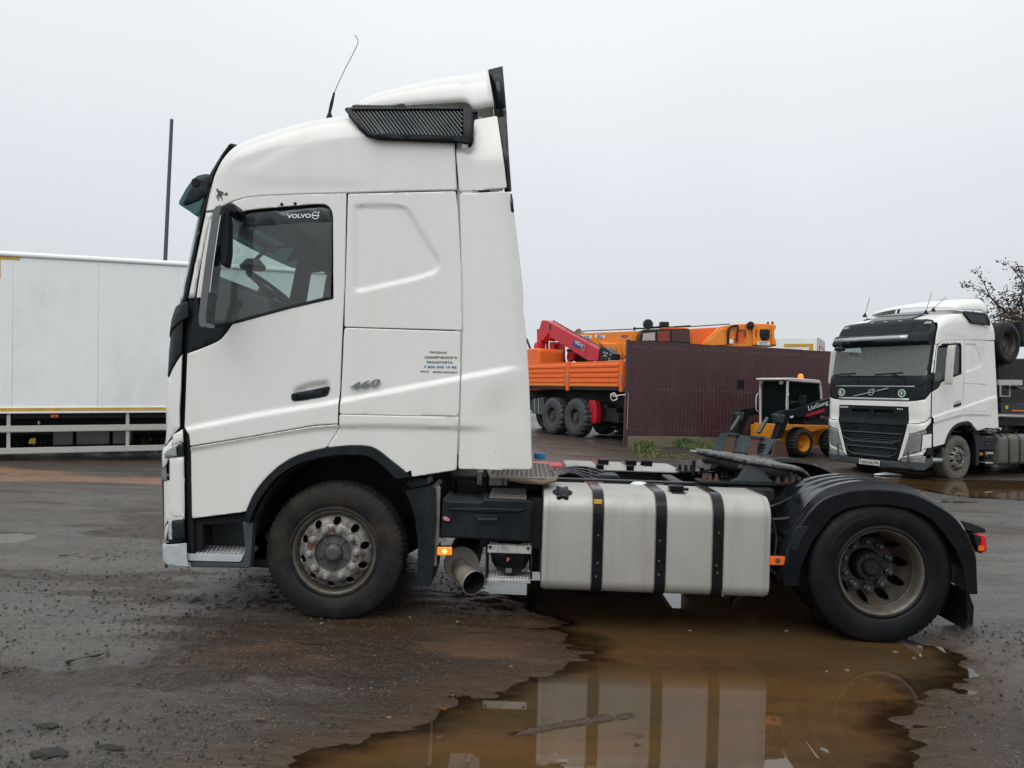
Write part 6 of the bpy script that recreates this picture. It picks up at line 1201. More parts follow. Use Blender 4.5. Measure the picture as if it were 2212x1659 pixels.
m = MB(); m.tube([(p_[0], .2, p_[1]) for p_ in m4(100, 140, 100, 175)], .04, 5).tube([(p_[0], .2, p_[1]) for p_ in m4(100, 152, 190, 152, 440, 125)], .03, 5).tube([(p_[0], .1, p_[1]) for p_ in m4(190, 142, 450, 143, 650, 130)], .035, 5).tube([(p_[0], .1, p_[1]) for p_ in m4(225, 115, 228, 155)], .03, 5); m.build('top_frame', M['chassis'], mc)
q = m4(226, 115, y=.1)[0]; MB().lathe([(0, -.1), (.18, -.08), (.2, 0), (.15, .1), (0, .12)], (q[0], .1, q[1]), n=14).build('work_lamp', M['chassis'], mc)
q = m4(386, 118, y=.1)[0]; MB().box(q[0]-.17, q[0]+.17, 0, .3, q[1]-.1, q[1]+.1).build('work_lamp', M['chassis'], mc, bevel=.03)
cabp = m4(135, 275, 160, 178, 185, 165, 440, 160, 640, 170, 645, 330, 130, 330, y=-1.0)
cc_ = MB().prism(cabp, -1.0, -.15).build('crane_cab', M['chassis'], mc, bevel=.03)
for p_, mt in (((178, 205, 296, 195, 296, 275, 170, 275), 'cream'), ((320, 185, 440, 178, 440, 282, 320, 280), 'redglass'), ((460, 172, 635, 180, 638, 290, 460, 285), 'brown')):
    MB().prism(m4(*p_, y=-1.01), -1.015, -1.0).build('cab_window', M['crane_'+mt], cc_)
MB().prism(m4(340, 160, 360, 150, 600, 150, 640, 166, y=-.9), -.95, -.2).build('cab_roof_panel', M['orange'], mc, bevel=.02)
MB().prism(m4(650, 160, 925, 145, 770, 335, 650, 335), -.05, .8).build('boom_side', M['orange'], mc, bevel=.02)
st = m4(765, 302, 930, 138, 1050, 118, 1250, 106, 1478, 115, 1482, 128, 1470, 150, 1462, 178, 1472, 215, 1470, 250, 1480, 285, 1492, 330, 765, 345, y=-.3)
ss = MB().prism(st, -.3, 1.1).build('superstructure', M['orange2'], mc, bevel=.04)
MB().prism(m4(800, 300, 945, 155, 985, 155, 985, 240, 1090, 250, 985, 320, 800, 330, y=-.32), -.36, -.3).build('superstructure_brace', M['orange2'], ss, bevel=.02)
MB().prism(m4(1085, 190, 1180, 160, 1185, 260, 1160, 300, 1085, 300, y=-.32), -.31, -.295).build('superstructure_recess', M['orange'], ss)
MB().prism(rnd(m4(1292, 165, 1425, 165, 1425, 255, 1400, 275, 1305, 272, 1292, 250, y=-.32), .06), -.315, -.295).build('winch_opening', M['chassis'], ss)
MB().prism(m4(1300, 185, 1400, 200, 1390, 262, 1310, 262, y=-.33), -.36, -.3).build('winch_drum', M['gloss'], ss, bevel=.03)
for dx in (1250, 1290): MB().prism(rnd(m4(dx, 122, dx+40, 122, dx+45, 160, dx+28, 180, dx+28, 240, dx+45, 270, dx+40, 322, dx, 322, y=-.34), .05), -.42, -.3).build('end_plate', M['orange2'], ss, bevel=.02)
for dx in (1440,): MB().prism(rnd(m4(dx, 122, dx+40, 122, dx+35, 160, dx+22, 180, dx+22, 240, dx+35, 270, dx+45, 322, dx, 322, y=-.34), .05), -.42, -.3).build('end_plate', M['orange2'], ss, bevel=.02)
m = MB(); m.tube([(p_[0], -.4, p_[1]) for p_ in crom(m4(985, 315, 985, 200, 1000, 160, 1030, 142, 1080, 140), 3)], .05, 6).tube([(p_[0], -.4, p_[1]) for p_ in m4(1080, 150, 1078, 180, 1072, 215, 1068, 300)], .035, 5).tube([(p_[0], -.4, p_[1]) for p_ in m4(1090, 182, 1150, 182, 1150, 250)], .025, 5); m.build('hydraulic_hose', M['chassis'], ss)
q = m4(1025, 262, 1062, 305, y=-.45); MB().box(q[0][0], q[1][0], -.48, -.45, q[1][1], q[0][1]).build('hanging_tag', M['print_w'], ss)
q = m4(1300, 285, 1418, 322, y=-.45); sg_ = MB().box(q[0][0], q[1][0], -.46, -.43, q[1][1], q[0][1]).build('warning_sign', M['print_w'], ss)
w_ = q[1][0]-q[0][0]; h_ = q[0][1]-q[1][1]
for i, s_ in enumerate(('БЕРЕГИСЬ ПОВОРОТА', 'ПЛАТФОРМЫ')): text('sign_lettering', s_, M['print_k'], sg_, basis((q[0][0]+(.06 if not i else w_*.2), -.465, q[1][1]+h_*(.6 if not i else .18)), (1, 0, 0), (0, 0, 1)), w=w_-.12 if not i else w_*.6, h=h_*.26, bold=.02)
q = m4(1230, 125, y=-.4)[0]; MB().lathe([(0, -.1), (.14, -.06), (.12, .1)], (q[0], -.4, q[1]), n=12).build('work_lamp', M['chassis'], ss)
for u, v in ((1405, 98), (1450, 95)): q = m4(u, v, y=.3)[0]; MB().tube([(q[0], .3, q[1]-.2), (q[0], .3, q[1]+.02)], .04, 6).build('top_lamp', M['chassis'], ss)
xa_, xb_ = m3(980, 400)[0][0]-3, m4(1480, 300)[0][0]+1
MB().box(xa_, xb_, -1.1, 1.3, 1.2, 2.0).build('carrier_deck', M['under'], mc, bevel=.05)
for i in range(4):
    for y_ in (-1.1, 1.0): MB().lathe([(0, 0), (.3, 0), (.6, .0), (.65, .06), (.65, .3), (.6, .36), (0, .36)], (xa_+1.5+i*(xb_-xa_-3)/3, y_, .64), n=24).build('wheel', M['rubber_grey'], mc, 30)
# ================================================================ skid-steer loader
KO = (7.72, 20.4, .20); KF = Frame(KO, .47); sk = thing('skid_steer_loader', 'small yellow and black skid-steer loader with a cream cab and lowered bucket by the fence', 'loader', KO, .47)
def K(*a, y=.05): return [KF.side('B2', a[i], a[i+1], y) for i in range(0, len(a), 2)]
def KX(x, *a): return [KF.front('B2', a[i], a[i+1], x) for i in range(0, len(a), 2)]
R_k = .38
def kwheel(x, near):
    y = -.02 if near else 1.72; s = 1 if near else -1
    rim = MB().lathe([(.0, s*.10), (.07, s*.09), (.08, s*.15), (.15, s*.16), (.20, s*.07), (.215, s*.01), (.225, s*.0), (.23, s*.03)], (x, y, R_k), n=32).build('wheel', M['yellow'], sk, 30)
    MB().lathe([(.225, s*.02), (.235, s*-.01), (.30, s*-.025), (R_k-.05, s*-.01), (R_k-.01, s*.02), (R_k, s*.05), (R_k, s*.26), (R_k-.05, s*.31), (.23, s*.3)], (x, y, R_k), n=66, rf=lambda i, k: 1-(.07 if k % 3 == 0 and i in (3, 4, 5, 6) else 0)).build('tyre', M['rubber'], rim, 30)
for x in (0.06, 1.32): kwheel(x, True); kwheel(x, False)
body = K(1140, 1330, 1175, 1120, 1245, 1030, 1400, 1050, 1910, 1010, 1940, 1100, 1880, 1160, 1800, 1300, 1760, 1440, 1640, 1445, 1650, 1300, 1600, 1180, 1500, 1110, 1380, 1090, 1250, 1180, 1200, 1330, y=.28)
bx0, bx1 = body[0][0], body[5][0]
MB().prism([(bx0, .28), (bx0, .80), (bx1+.15, .95), (bx1+.15, .30)], .30, 1.42).build('loader_body', M['yellow'], sk, bevel=.03)
MB().prism(K(1165, 1110, 1245, 1028, 1915, 1040, 1925, 1085, 1640, 1160, 1500, 1085, 1370, 1075, 1230, 1140, y=.05), .04, .30).build('wheel_fender', M['yellow'], sk, bevel=.02)
p_ = KX(bx0-.02, 770, 1000, 990, 1010, 1010, 1220, 790, 1150); ys = [a[0] for a in p_]; MB().box(bx0-.04, bx0, .45, 1.25, .45, .86).build('front_panel', M['yellow'], sk, bevel=.02)
# cab cage
zc = K(1300, 280, y=.35)[0][1]; xc0 = K(1255, 330, y=.35)[0][0]; xc1 = K(1790, 420, y=.35)[0][0]; zb_ = .82
print('skid cab', zc, xc0, xc1, bx0, bx1)
yL, yR = .35, 1.33
cg = MB(); 
for y_ in (yL, yR): cg.tube(crom([(xc0+.02, y_, zb_-.1), (xc0+.0, y_, zc*.6), (xc0-.02, y_, zc-.12), (xc0+.05, y_, zc-.01), (xc0+.5, y_, zc), (xc1-.15, y_, zc-.03), (xc1, y_, zc-.18), (xc1+.10, y_, zb_+.25)], 4), .032, 8)
cage = cg.build('cab_frame', M['cream'], sk)
MB().prism([(xc0-.16, zc-.02), (xc0-.14, zc+.03), (xc0+.1, zc+.045), (xc1-.1, zc+.02), (xc1, zc-.08), (xc0, zc-.05)], yL-.06, yR+.06).build('cab_roof', M['cream'], sk, bevel=.02)
for y_ in (yL+.12, yR-.12): MB().lathe([(0, -.06), (.05, -.055), (.06, -.02), (.04, .04)], (xc0-.10, y_, zc-.10), 'x', 14).build('work_lamp', M['lens'], sk)
MB().prism([(xc0+.03, zb_), (xc0+.01, zc-.07), (xc0+.04, zc-.05), (xc0+.06, zb_)], yL+.04, yR-.04).build('cab_windscreen', M['glass_k'], sk, 0)
MB().box(xc0+.08, xc1+.03, yL+.02, yL+.035, zb_+.2, zc-.08).build('side_window', M['glass_k'], sk, 0)
MB().box(xc0+.08, xc1+.03, yR-.035, yR-.02, zb_+.2, zc-.08).build('side_window', M['glass_k'], sk, 0)
m = MB()
for i in range(9): x = xc0+.14+i*(xc1-xc0-.2)/8; m.box(x-.006, x+.006, yL+.04, yL+.05, zb_+.25, zc-.12)
for i in range(9): z = zb_+.3+i*.1; m.box(xc0+.1, xc1, yL+.04, yL+.05, z-.006, z+.006)
m.build('guard_mesh', M['chassis'], sk, 0)
MB().box(xc0+.35, xc0+.85, .55, 1.1, zb_-.05, zb_+.15).box(xc0+.75, xc0+.9, .55, 1.1, zb_+.1, zb_+.75).build('driver_seat', M['inner_d'], sk, bevel=.05)
for y_ in (yL-.06, yR+.06): MB().tube(crom([(xc0-.02, y_, zb_+.35), (xc0-.10, y_-.0, zb_+.42), (xc0-.10, y_, zb_+.78), (xc0-.02, y_, zb_+.85)], 3), .016, 6).build('grab_handle', M['cream'], sk)
q = K(1462, 240, y=.75)[0]; bc = MB().lathe([(.0, .16), (.05, .15), (.075, .1), (.08, .02), (.06, .0)], (q[0], .75, zc+.03), 'z', 16).build('beacon', M['amber_lit'], sk, 30)
MB().lathe([(.085, 0), (.085, .02), (.0, .02)], (q[0], .75, zc+.02), 'z', 16).build('beacon_base', M['chassis'], bc)
for (x_, y_, z_) in ((xc0+.28, .10, zb_+.55), (xc0-.35, 1.75, zb_+.95)):
    MB().box(x_-.04, x_+.04, y_-.10, y_+.10, z_+.02, z_+.28).tube([(x_, y_, z_+.1), (x_+.05, y_+(.15 if y_ < 1 else -.2), z_-.3)], .012, 5).build('wing_mirror', M['plastic'], sk, bevel=.02)
# lift arms: near traced, far mirrored
arm = K(1940, 590, 1850, 615, 1380, 775, 1190, 790, 1060, 855, 1080, 900, 1120, 1000, 1070, 1150, 1030, 1270, 1140, 1260, 1200, 1100, 1260, 960, 1370, 900, 1560, 905, 1740, 860, 1945, 900, y=.05)
for y0, y1 in ((.03, .20), (1.50, 1.67)):
    ar = MB().prism(arm, y0, y1).build('lift_arm', M['slate'] if False else M['plastic'], sk, bevel=.012)
    MB().prism(K(1040, 860, 1190, 860, 1150, 1030, 1080, 1000, y=.05), y0-.03, y1+.03).build('arm_knuckle', M['slate'], ar, bevel=.03)
    MB().tube([(K(1050, 900)[0][0], (y0+y1)/2+.22*(1 if y0 < 1 else -1), K(1050, 930)[0][1]), (K(900, 1190)[0][0], (y0+y1)/2+.22*(1 if y0 < 1 else -1), K(900, 1180)[0][1])], .055, 10).build('tilt_cylinder', M['slate'], ar)
a, b = K(1598, 822, 1925, 712, y=.02); text('lettering', 'LiuGong', M['print_w'], sk, basis((a[0], .022, a[1]), (b[0]-a[0], 0, b[1]-a[1]), (0, 0, 1)), w=math.hypot(b[0]-a[0], b[1]-a[1]), h=.155, bold=.012)
MB().prism(K(1555, 895, 1575, 858, 1840, 770, 1862, 770, 1862, 810, 1840, 822, 1600, 890, y=.02), .018, .03).build('red_stripe', M['red'], sk)
MB().prism(K(1560, 930, 1780, 945, 1850, 930, 1860, 980, 1640, 985, y=.2), .15, .3).box(.2, 1.1, .08, .3, .80, .98).build('arm_link', M['under'], sk, bevel=.01)
MB().prism(K(1292, 895, 1340, 882, 1340, 915, 1295, 922, y=.02), .02, .032).build('warning_sticker', M['print_w'], sk)
# bucket, lying with its mouth down: the plate faces the camera
xb = -1.35
bk = KX(xb, 120, 1165, 1030, 1272, 955, 1530, 40, 1440)
TL, TR, BR, BL = bk; print('bucket', bk)
pl = MB().add([(xb+.05, TL[0], TL[1]), (xb+.05, TR[0], TR[1]), (xb-.12, BR[0], max(.0, BR[1])), (xb-.12, BL[0], max(.02, BL[1]))], [(0, 1, 2, 3)]).build('bucket', M['slate'], sk, 0, solid=.03)
for t in (.18, .62):
    y0 = TL[0]+(TR[0]-TL[0])*t; y1 = TL[0]+(TR[0]-TL[0])*(t+.16); z_ = TL[1]+(TR[1]-TL[1])*t
    MB().prism([(xb+.02, z_-.02), (xb-.06, z_-.03), (xb-.16, .03), (xb-.10, .03)], min(y0, y1), max(y0, y1)).build('bucket_wear_strip', M['rust'], pl, bevel=.004)
    MB().box(xb-.10, xb+.06, min(y0, y1)-.04, max(y0, y1)+.04, z_-.03, z_+.03).build('bucket_hook', M['slate'], pl, bevel=.006)
yy_ = TL[0]+(TR[0]-TL[0])*.82
for i in range(4): MB().box(xb-.16-.0*i, xb-.0, yy_-.08, yy_+.08, .10+i*.085, .115+i*.085).build('bucket_tooth', M['chassis'], pl)
MB().prism([(xb+.05, TR[1]), (xb-.12, .02), (xb+.5, .02), (xb+.35, TR[1]*.8)], TR[0]-.02, TR[0]+.01).build('bucket_side', M['rust'], pl)
MB().prism([(xb+.05, TL[1]), (xb-.12, .02), (xb+.5, .02), (xb+.35, TL[1]*.8)], TL[0]-.01, TL[0]+.02).build('bucket_side', M['rust'], pl)
# ================================================================ box trailer at the left
TF = Frame((-9.62, 14.30, 0), .37)
def TT(u, v, y=0.0): return TF.side('A1', u, v, y)
pL, pR = TT(0, 187), TT(1120, 250); qL, qR = TT(0, 1100), TT(1000, 1096)
tilt = math.atan(((pR[1]-pL[1])/(pR[0]-pL[0])+(qR[1]-qL[1])/(qR[0]-qL[0]))/2)
def TL_(u, v, y=0.0):
    x, z = TT(u, v, y); c_, s_ = math.cos(tilt), math.sin(tilt); return (x*c_+z*s_, -x*s_+z*c_)
print('trailer', pL, pR, qL, qR, tilt)
bt = bpy.data.objects.new('box_trailer', None); COL.objects.link(bt); bt.matrix_world = Matrix.Translation((-9.62, 14.30, 0)) @ Matrix.Rotation(.37, 4, 'Z') @ Matrix.Rotation(-tilt, 4, 'Y')
tag(bt, 'long white box trailer with a yellow reflective stripe behind the cab at left', 'trailer')
zt = (TL_(0, 187)[1]+TL_(1120, 250)[1])/2; zy1 = (TL_(0, 1103)[1]+TL_(1000, 1100)[1])/2; zy0 = (TL_(0, 1123)[1]+TL_(1000, 1117)[1])/2; zb = (TL_(0, 1137)[1]+TL_(1000, 1132)[1])/2; ztt = (TL_(0, 155)[1]+TL_(1120, 222)[1])/2
seams = [TL_(76, 600)[0]-1.35*3, TL_(76, 600)[0]-1.35*2, TL_(76, 600)[0]-1.35, TL_(76, 600)[0], TL_(593, 600)[0], TL_(1074, 600)[0]]; seams += [seams[-1]+1.42*(i+1) for i in range(3)]
for a, b in zip(seams[:-1], seams[1:]): MB().box(a+.0015, b-.0015, .0, .03, zy1+.01, zt).build('side_panel', M['boxw'], bt, bevel=.003)
X0, X1 = seams[0], seams[-1]
MB().box(X0, X1, .012, .03, zy1, zt).box(X0, X1, 2.52, 2.55, zb, ztt).box(X0, X0+.05, .03, 2.52, zb, ztt).box(X1-.05, X1, .03, 2.52, zb, ztt).box(X0, X1, .02, 2.53, ztt-.06, ztt-.01).box(X0, X1, .02, 2.53, zb, zb+.1).build('box_body', M['boxw'], bt)
MB().prism([(-.02, zt), (-.035, zt+.02), (-.03, ztt-.03), (0, ztt), (.06, ztt+.01), (.06, zt)], X0, X1, 'x').build('top_rail', M['boxw'], bt, 60)
MB().box(X0, X1, -.02, .02, zb, zy1+.012).build('bottom_rail', M['boxw'], bt, bevel=.004)
x = X0+.1
while x < X1: MB().box(x, x+.48, -.0245, -.02, zy0, zy1-.004).build('reflector_strip', M['reflect_y'], bt, 0); x += .485
a = TL_(0, 190); b = TL_(121, 214); MB().box(a[0]-2.5, b[0], -.004, .0, b[1]-.0, b[1]+.085).box(a[0]-.07, a[0]+.01, -.004, 0, b[1]-.35, b[1]).build('contour_marking', M['reflect_y'], bt, 0)
for (v0, v1, u0) in ((1213, 1252, 1205), (1347, 1384, 1327)):
    z1_ = TL_(0, v0)[1]; z0_ = TL_(0, v1)[1]; MB().box(X0, X1-1.5, .0, .03, z0_, z1_).box(X0, X1-1.5, -.006, .0, z0_+.02, z0_+.03).build('side_guard_rail', M['raill'], bt, bevel=.006)
gz0, gz1 = TL_(0, 1384)[1], zb
for u in (48, 768): xx = TL_(u, 1280)[0]; MB().box(xx-.03, xx+.03, .03, .08, gz0, gz1).build('guard_post', M['raill'], bt, bevel=.003)
for i in (-2, -1, 2, 3): xx = TL_(48, 1280)[0]+(TL_(768, 1280)[0]-TL_(48, 1280)[0])*i; MB().box(xx-.03, xx+.03, .03, .08, gz0, gz1).build('guard_post', M['raill'], bt, bevel=.003)
for u0, u1 in ((320, 440), (460, 660), (680, 792)): a = TL_(u0, 1250, .5)[0]; b = TL_(u1, 1320, .5)[0]; MB().box(a, b, .5, 1.1, TL_(500, 1326, .5)[1], TL_(500, 1245, .5)[1]).build('pallet_box', M['tank_dirty'], bt, bevel=.01)
MB().box(X0+.3, X1-.3, .75, 1.8, zb-.45, zb).box(X0+.3, X1-.3, .1, 2.4, zb-.1, zb).build('trailer_chassis', M['under'], bt)
q = [TL_(*a, .35) for a in ((170, 1318), (182, 1290), (215, 1284), (215, 1320))]; MB().prism(q, .34, .36).build('yellow_plate', M['reflect_y'], bt)
a, b = TL_(305, 1145), TL_(350, 1162); lm = MB().box(a[0], b[0], .02, .06, b[1], a[1]).build('side_lamp', M['amber'], bt, bevel=.006); MB().box((a[0]+b[0])/2-.03, (a[0]+b[0])/2+.03, .012, .02, b[1]+.02, a[1]-.02).build('lens', M['rust'], lm)
MB().box(TL_(222, 1190)[0], TL_(230, 1190)[0], .1, .2, TL_(222, 1205)[1], TL_(222, 1185)[1]).build('bracket', M['raill'], bt)
MB().box(X0+.2, X1-.2, 1.9, 2.0, .35, zb).build('far_guard', M['under'], bt)
for xx in (X0+1.2, X0+2.5, X1-2.2):
    for yy in (.12, 2.1): MB().lathe([(0, .05), (.28, .03), (.3, .0), (.48, .0), (.5, .04), (.5, .3), (.46, .34), (0, .34)], (xx, yy, .47 if xx < 0 else .30), n=24).build('wheel', M['rubber_wet'], bt, 30)
# dark rough grass beyond the trailer
bmr = np.random.default_rng(5); n = 5000; gx_ = bmr.uniform(-15, -3.5, n); gy_ = 16.5+bmr.uniform(0, 3.5, n)+(gx_+9)*.38; gz_ = ground_fields(gx_, gy_)[0]; hh = bmr.uniform(.15, .55, n); le = bmr.normal(0, .12, (n, 2))
V = np.stack([np.stack([gx_-.02, gy_, gz_], -1), np.stack([gx_+.02, gy_, gz_], -1), np.stack([gx_+le[:, 0], gy_+le[:, 1], gz_+hh], -1)], 1).reshape(-1, 3); me = grid_mesh('grass', V, np.arange(3*n).reshape(-1, 3)); me.materials.append(surf('dark_grass', (.02, .035, .012), .8, var=.5, vscale=8)); tag(link('grass', me), 'dark rough grass growing behind the box trailer', 'grass', kind='stuff')
# ================================================================ lamp post
a = GW.side('D', 371, 257, 19.0) if False else None
def atY(k, u, v, Y): d = ray(k, u, v); t = Y/d[1]; return (d[0]*t, Y, EYE+d[2]*t)
t0 = Vector(atY('D', 371, 258, 21)); t1 = Vector(atY('D', 357, 560, 21)); dn = (t1-t0)/(t0.z-t1.z); bs = t0+dn*(t0.z-.2)
ps = thing('tall_pole', 'tall plain dark blue steel pole rising behind the box trailer', 'pole', bs)
MB().tube([(0, 0, -.1), tuple(t0-bs)], [.062, .045], 12).build('pole_shaft', M['post'], ps, 40); MB().lathe([(0, .05), (.14, .05), (.14, 0)], (0, 0, 0), 'z', 12).build('base_flange', M['post'], ps)
# ================================================================ far box trailer over the fence
c0 = Vector(atY('B4', 1890, 250, 33)); c1 = Vector(atY('B4', 1890, 355, 33)); ft = thing('box_trailer', 'white box trailer far behind the fence, showing its yellow-edged side and red-framed rear', 'trailer', (c0.x, 33, .3), math.radians(-28))
H_ = c0.z-.3
MB().box(-9, 0, 0, .05, .9, H_).box(-9, 0, 2.45, 2.5, .9, H_).box(-9, 0, 0, 2.5, H_-.05, H_).box(-9, 0, 0, 2.5, .9, 1.0).build('trailer_box', M['boxw'], ft, bevel=.03)
rr_ = MB().box(0, .06, 0, 2.5, .9, H_+.03).build('rear_frame', M['raill'], ft, bevel=.02)
MB().box(.06, .08, .28, 2.3, H_-.42, H_-.3).box(.06, .08, .28, .38, 1.1, H_-.3).box(.06, .08, 2.2, 2.3, 1.1, H_-.3).build('rear_red_frame', M['red'], rr_)
for y_ in (.40, 1.30): MB().box(.06, .085, y_, y_+.86, 1.1, H_-.44).build('rear_door', M['boxw'], rr_)
MB().box(-1.35, -.15, -.012, 0, H_-.38, H_-.25).box(-.32, -.15, -.012, 0, 1.2, H_-.38).build('side_marking', M['reflect_y'], ft, 0)
MB().prism([(-.4, H_-.55), (-.4, H_-1.6), (-1.2, H_-1.6)], -.014, 0).build('blue_emblem', M['poster'], ft, 0)
for xx in (-1.5, -2.8): MB().lathe([(0, 0), (.5, 0), (.5, .3), (0, .3)], (xx, .1, .5), n=20).lathe([(0, 0), (.5, 0), (.5, .3), (0, .3)], (xx, 2.1, .5), n=20).build('wheel_pair', M['rubber'], ft)
MB().box(-8.7, -.2, .7, 1.8, .6, .9).box(-7.5, -7.3, .4, .6, 0, .9).box(-7.5, -7.3, 1.9, 2.1, 0, .9).build('trailer_chassis', M['under'], ft)
# ================================================================ load on the second truck's trailer at the right edge
ld = thing('low_loader', 'black machinery trailer with a spare wheel, cut by the right edge behind the parked truck', 'trailer', F2.O, F2.a)
def LS(*a, y=.5): return [F2.side('B1', a[i], a[i+1], y) for i in range(0, len(a), 2)]
c = LS(545, 618, y=.45)[0]; r = .5
sw = MB().lathe([(.300, .02), (.3005, .004), (.2985, -.003), (.284, .006), (.270, .04), (.258, .14), (.24, .16), (.1, .16), (.09, .1), (0, .1)], (c[0], .42, c[1]), n=48).build('spare_wheel', M['rim_rust'], ld, 30)
tyre(sw, c[0], .40, c[1], .50, .30, .297, M['rubber_wet'], side=-1, notch=.006)
c2 = (c[0]+.36, c[1]-.06); tyre(tag(MB().lathe([(.300, .02), (.27, .04), (.25, .16), (0, .16)], (c2[0], .80, c2[1]), n=40).build('spare_wheel', M['rim_rust'], ld, 30)), c2[0], .78, c2[1], .50, .30, .297, M['rubber_wet'], side=-1, notch=.006)
q = LS(480, 720, 700, 720, 700, 1040, 500, 1040, y=.8); MB().prism(q, .8, 2.2).build('load_body', M['under'], ld, bevel=.04)
q = LS(494, 862, 648, 862, 648, 898, 494, 898, y=.3); MB().prism(q, .3, .36).build('deck_beam', M['raill'], ld, bevel=.006)
MB().tube([(p_[0], .3, p_[1]) for p_ in LS(500, 898, 500, 970, 562, 972, 562, 890, y=.3)], .02, 6).build('deck_frame', M['raill'], ld)
q = LS(504, 1015, 760, 1020, 760, 1080, 504, 1085, y=.25); cbm = MB().prism(q, .25, .8).build('chassis_beam', M['chassis'], ld, bevel=.01)
q = LS(535, 1032, 552, 1032, 552, 1054, 535, 1054, y=.24); MB().prism(q, .24, .25).build('yellow_tag', M['reflect_y'], cbm)
q = LS(575, 1062, 760, 1066, 760, 1072, 575, 1068, y=.24); MB().prism(q, .24, .25).build('red_stripe', M['orange2'], cbm)
q = LS(600, 905, 760, 915, 760, 925, 640, 925, y=.1); MB().prism(q, .1, .4).build('side_ledge', M['grey'], ld)
q = LS(640, 470, 760, 475, 760, 640, 650, 620, y=1.2); MB().prism(q, 1.2, 2.0).build('upper_load', M['under'], ld, bevel=.03)
xl = LS(760, 1040, y=.5)[0][0]; MB().box(c[0]-.3, xl+4, .6, 2.0, 1.15, 1.35).build('trailer_neck', M['under'], ld)
for xx in (xl+2, xl+3.3):
    for yy in (.05, 2.1): MB().lathe([(0, .05), (.3, .0), (.48, 0), (.5, .04), (.5, .3), (0, .34)], (xx, yy, .5), n=24).build('wheel', M['rubber_wet'], ld, 30)
MB().box(xl+1.2, xl+4, .5, 2.0, .6, 1.2).build('trailer_bogie', M['under'], ld)
# ================================================================ tree behind, autumn leaves
TY = 26.0; tr = thing('tree', 'small autumn tree with sparse dark leaves reaching over from the right edge', 'tree', (19.3, TY, .29))
def tp3(u, v, dy=0): x, y, z = atY('B1', u, v, TY+dy); return (x-19.3, y-TY, z-.29)
base = Vector((0, 0, 0)); hubp = Vector(tp3(700, 480)); rr = random.Random(4)
MB().tube([(0, 0, -.1), (.05, 0, 1.2), tuple(hubp*.8+Vector((.02, 0, 0))), tuple(hubp)], [.16, .12, .09, .06], 8).build('trunk', M['wood'], tr)
tips = [((560, 430), (430, 310), (350, 265), (258, 216), 0), ((560, 420), (440, 320), (390, 215), (332, 130), .5), ((640, 350), (650, 230), (600, 140), (525, 70), -.4), ((690, 330), (680, 240), (640, 160), (612, 96), .3), ((600, 450), (560, 380), (540, 320), (524, 268), .2), ((620, 460), (540, 420), (500, 400), (480, 340), -.3), ((640, 480), (560, 450), (500, 440), (450, 455), .6), ((700, 420), (650, 380), (620, 340), (578, 318), 0), ((700, 300), (700, 260), (640, 240), (590, 240), .4), ((720, 380), (690, 330), (660, 300), (610, 290), -.5), ((680, 470), (620, 420), (600, 400), (590, 360), .8), ((780, 350), (760, 250), (740, 150), (720, 60), 0), ((820, 400), (840, 300), (860, 220), (880, 160), .5), ((650, 470), (600, 460), (560, 470), (500, 462), .2)]
lv = {k: MB() for k in ('leaf_d', 'leaf_o', 'leaf_p')}; bmb = []
for t_ in tips:
    pts = [tuple(hubp)]+[tp3(u, v, t_[4]) for u, v in t_[:4]]; pc = crom(pts, 7); MB().tube(pc, [max(.006, .045*(1-i/len(pc))) for i in range(len(pc))], 5).build('branch', M['wood'], tr)
    for i, p_ in enumerate(pc):
        f = i/len(pc); n_ = int(3+4*f) if f > .25 else 2
        for _ in range(n_):
            k = 'leaf_d' if rr.random() < .78 else ('leaf_p' if rr.random() < .6 else 'leaf_o'); s = rr.uniform(.035, .075); sp_r = .10+.22*(1-f); c_ = Vector(p_)+Vector((rr.gauss(0, sp_r*.6), rr.gauss(0, .12), rr.gauss(0, sp_r*.6)-.02))
            a_, b_ = Vector((rr.uniform(-1, 1), rr.uniform(-1, 1), rr.uniform(-1, 1))).normalized()*s, Vector((rr.uniform(-1, 1), rr.uniform(-1, 1), rr.uniform(-1, 1))).normalized()*s*.7
            lv[k].add([c_-a_, c_-b_*.8, c_+a_, c_+b_*.8], [(0, 1, 2, 3)])
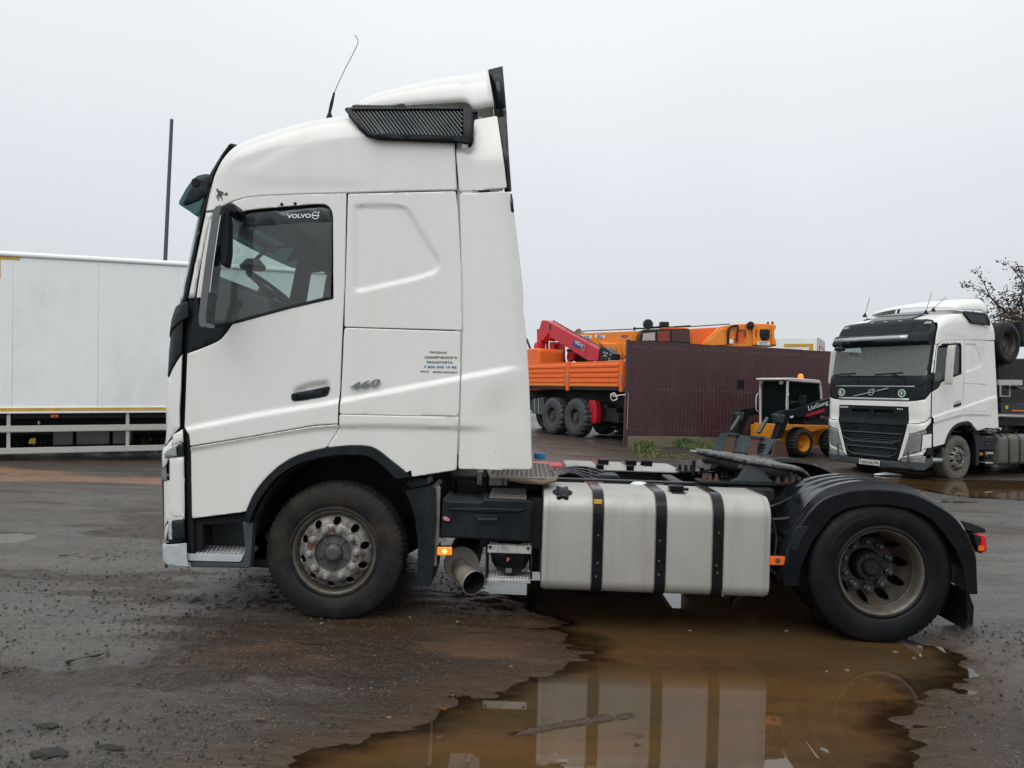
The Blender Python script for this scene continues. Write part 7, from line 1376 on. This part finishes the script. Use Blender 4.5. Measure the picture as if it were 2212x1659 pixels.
for _ in range(380):
    k = rr.choice(('leaf_d', 'leaf_d', 'leaf_o', 'leaf_p')); u, v = rr.gauss(610, 110), rr.gauss(430, 45); s = rr.uniform(.03, .07)
    if v < 340 or v > 520: continue
    c_ = Vector(tp3(u, v, rr.uniform(-.8, .8))); a_, b_ = Vector((rr.uniform(-1, 1), rr.uniform(-1, 1), rr.uniform(-1, 1))).normalized()*s, Vector((rr.uniform(-1, 1), rr.uniform(-1, 1), rr.uniform(-1, 1))).normalized()*s*.7
    lv[k].add([c_-a_, c_-b_*.8, c_+a_, c_+b_*.8], [(0, 1, 2, 3)])
M['leaf_d'] = surf('leaf_dark', (.022, .034, .014), .6, var=.4, vscale=9); M['leaf_o'] = surf('leaf_orange', (.20, .075, .018), .6, var=.4, vscale=9); M['leaf_p'] = surf('leaf_purple', (.075, .022, .022), .6, var=.4, vscale=9)
for k, m in lv.items(): tag(m.build('crown', M[k], tr, 0, fixn=False), kind='stuff')
# small far pole between the cab and the orange lorry, far hedge line on the horizon
a = Vector(atY('B3', 78, 315, 60)); b = Vector(atY('B3', 118, 420, 60)); dn = (b-a)/(a.z-b.z); bs = a+dn*(a.z-.2); MB().tube([tuple(a), tuple(bs)], [.10, .12], 6).build('far_mast', M['post'], None); tag(bpy.data.objects['far_mast'], 'thin leaning mast far off, between the cab and the orange lorry', 'pole')
r5 = np.random.default_rng(9); n = 900; hx = np.linspace(-260, 300, n); hz = 3.2+2.0*fbm(hx*.06, hx*0, 31, 4)+r5.uniform(0, .7, n)
V = np.concatenate([np.stack([hx, np.full(n, 210.), np.full(n, -.5)], -1), np.stack([hx, np.full(n, 210.)+r5.uniform(-2, 2, n), hz], -1), np.stack([hx, np.full(n, 222.), np.full(n, -.5)], -1)]); i = np.arange(n-1)
me = grid_mesh('hedge', V, np.concatenate([np.stack([i, i+1, i+1+n, i+n], -1), np.stack([i+n, i+1+n, i+1+2*n, i+2*n], -1)])); me.materials.append(surf('far_trees', (.06, .07, .065), .9, var=.3, vscale=.5)); tag(link('hedge', me), 'far-off grey-green belt of trees along the horizon', 'trees', kind='stuff')
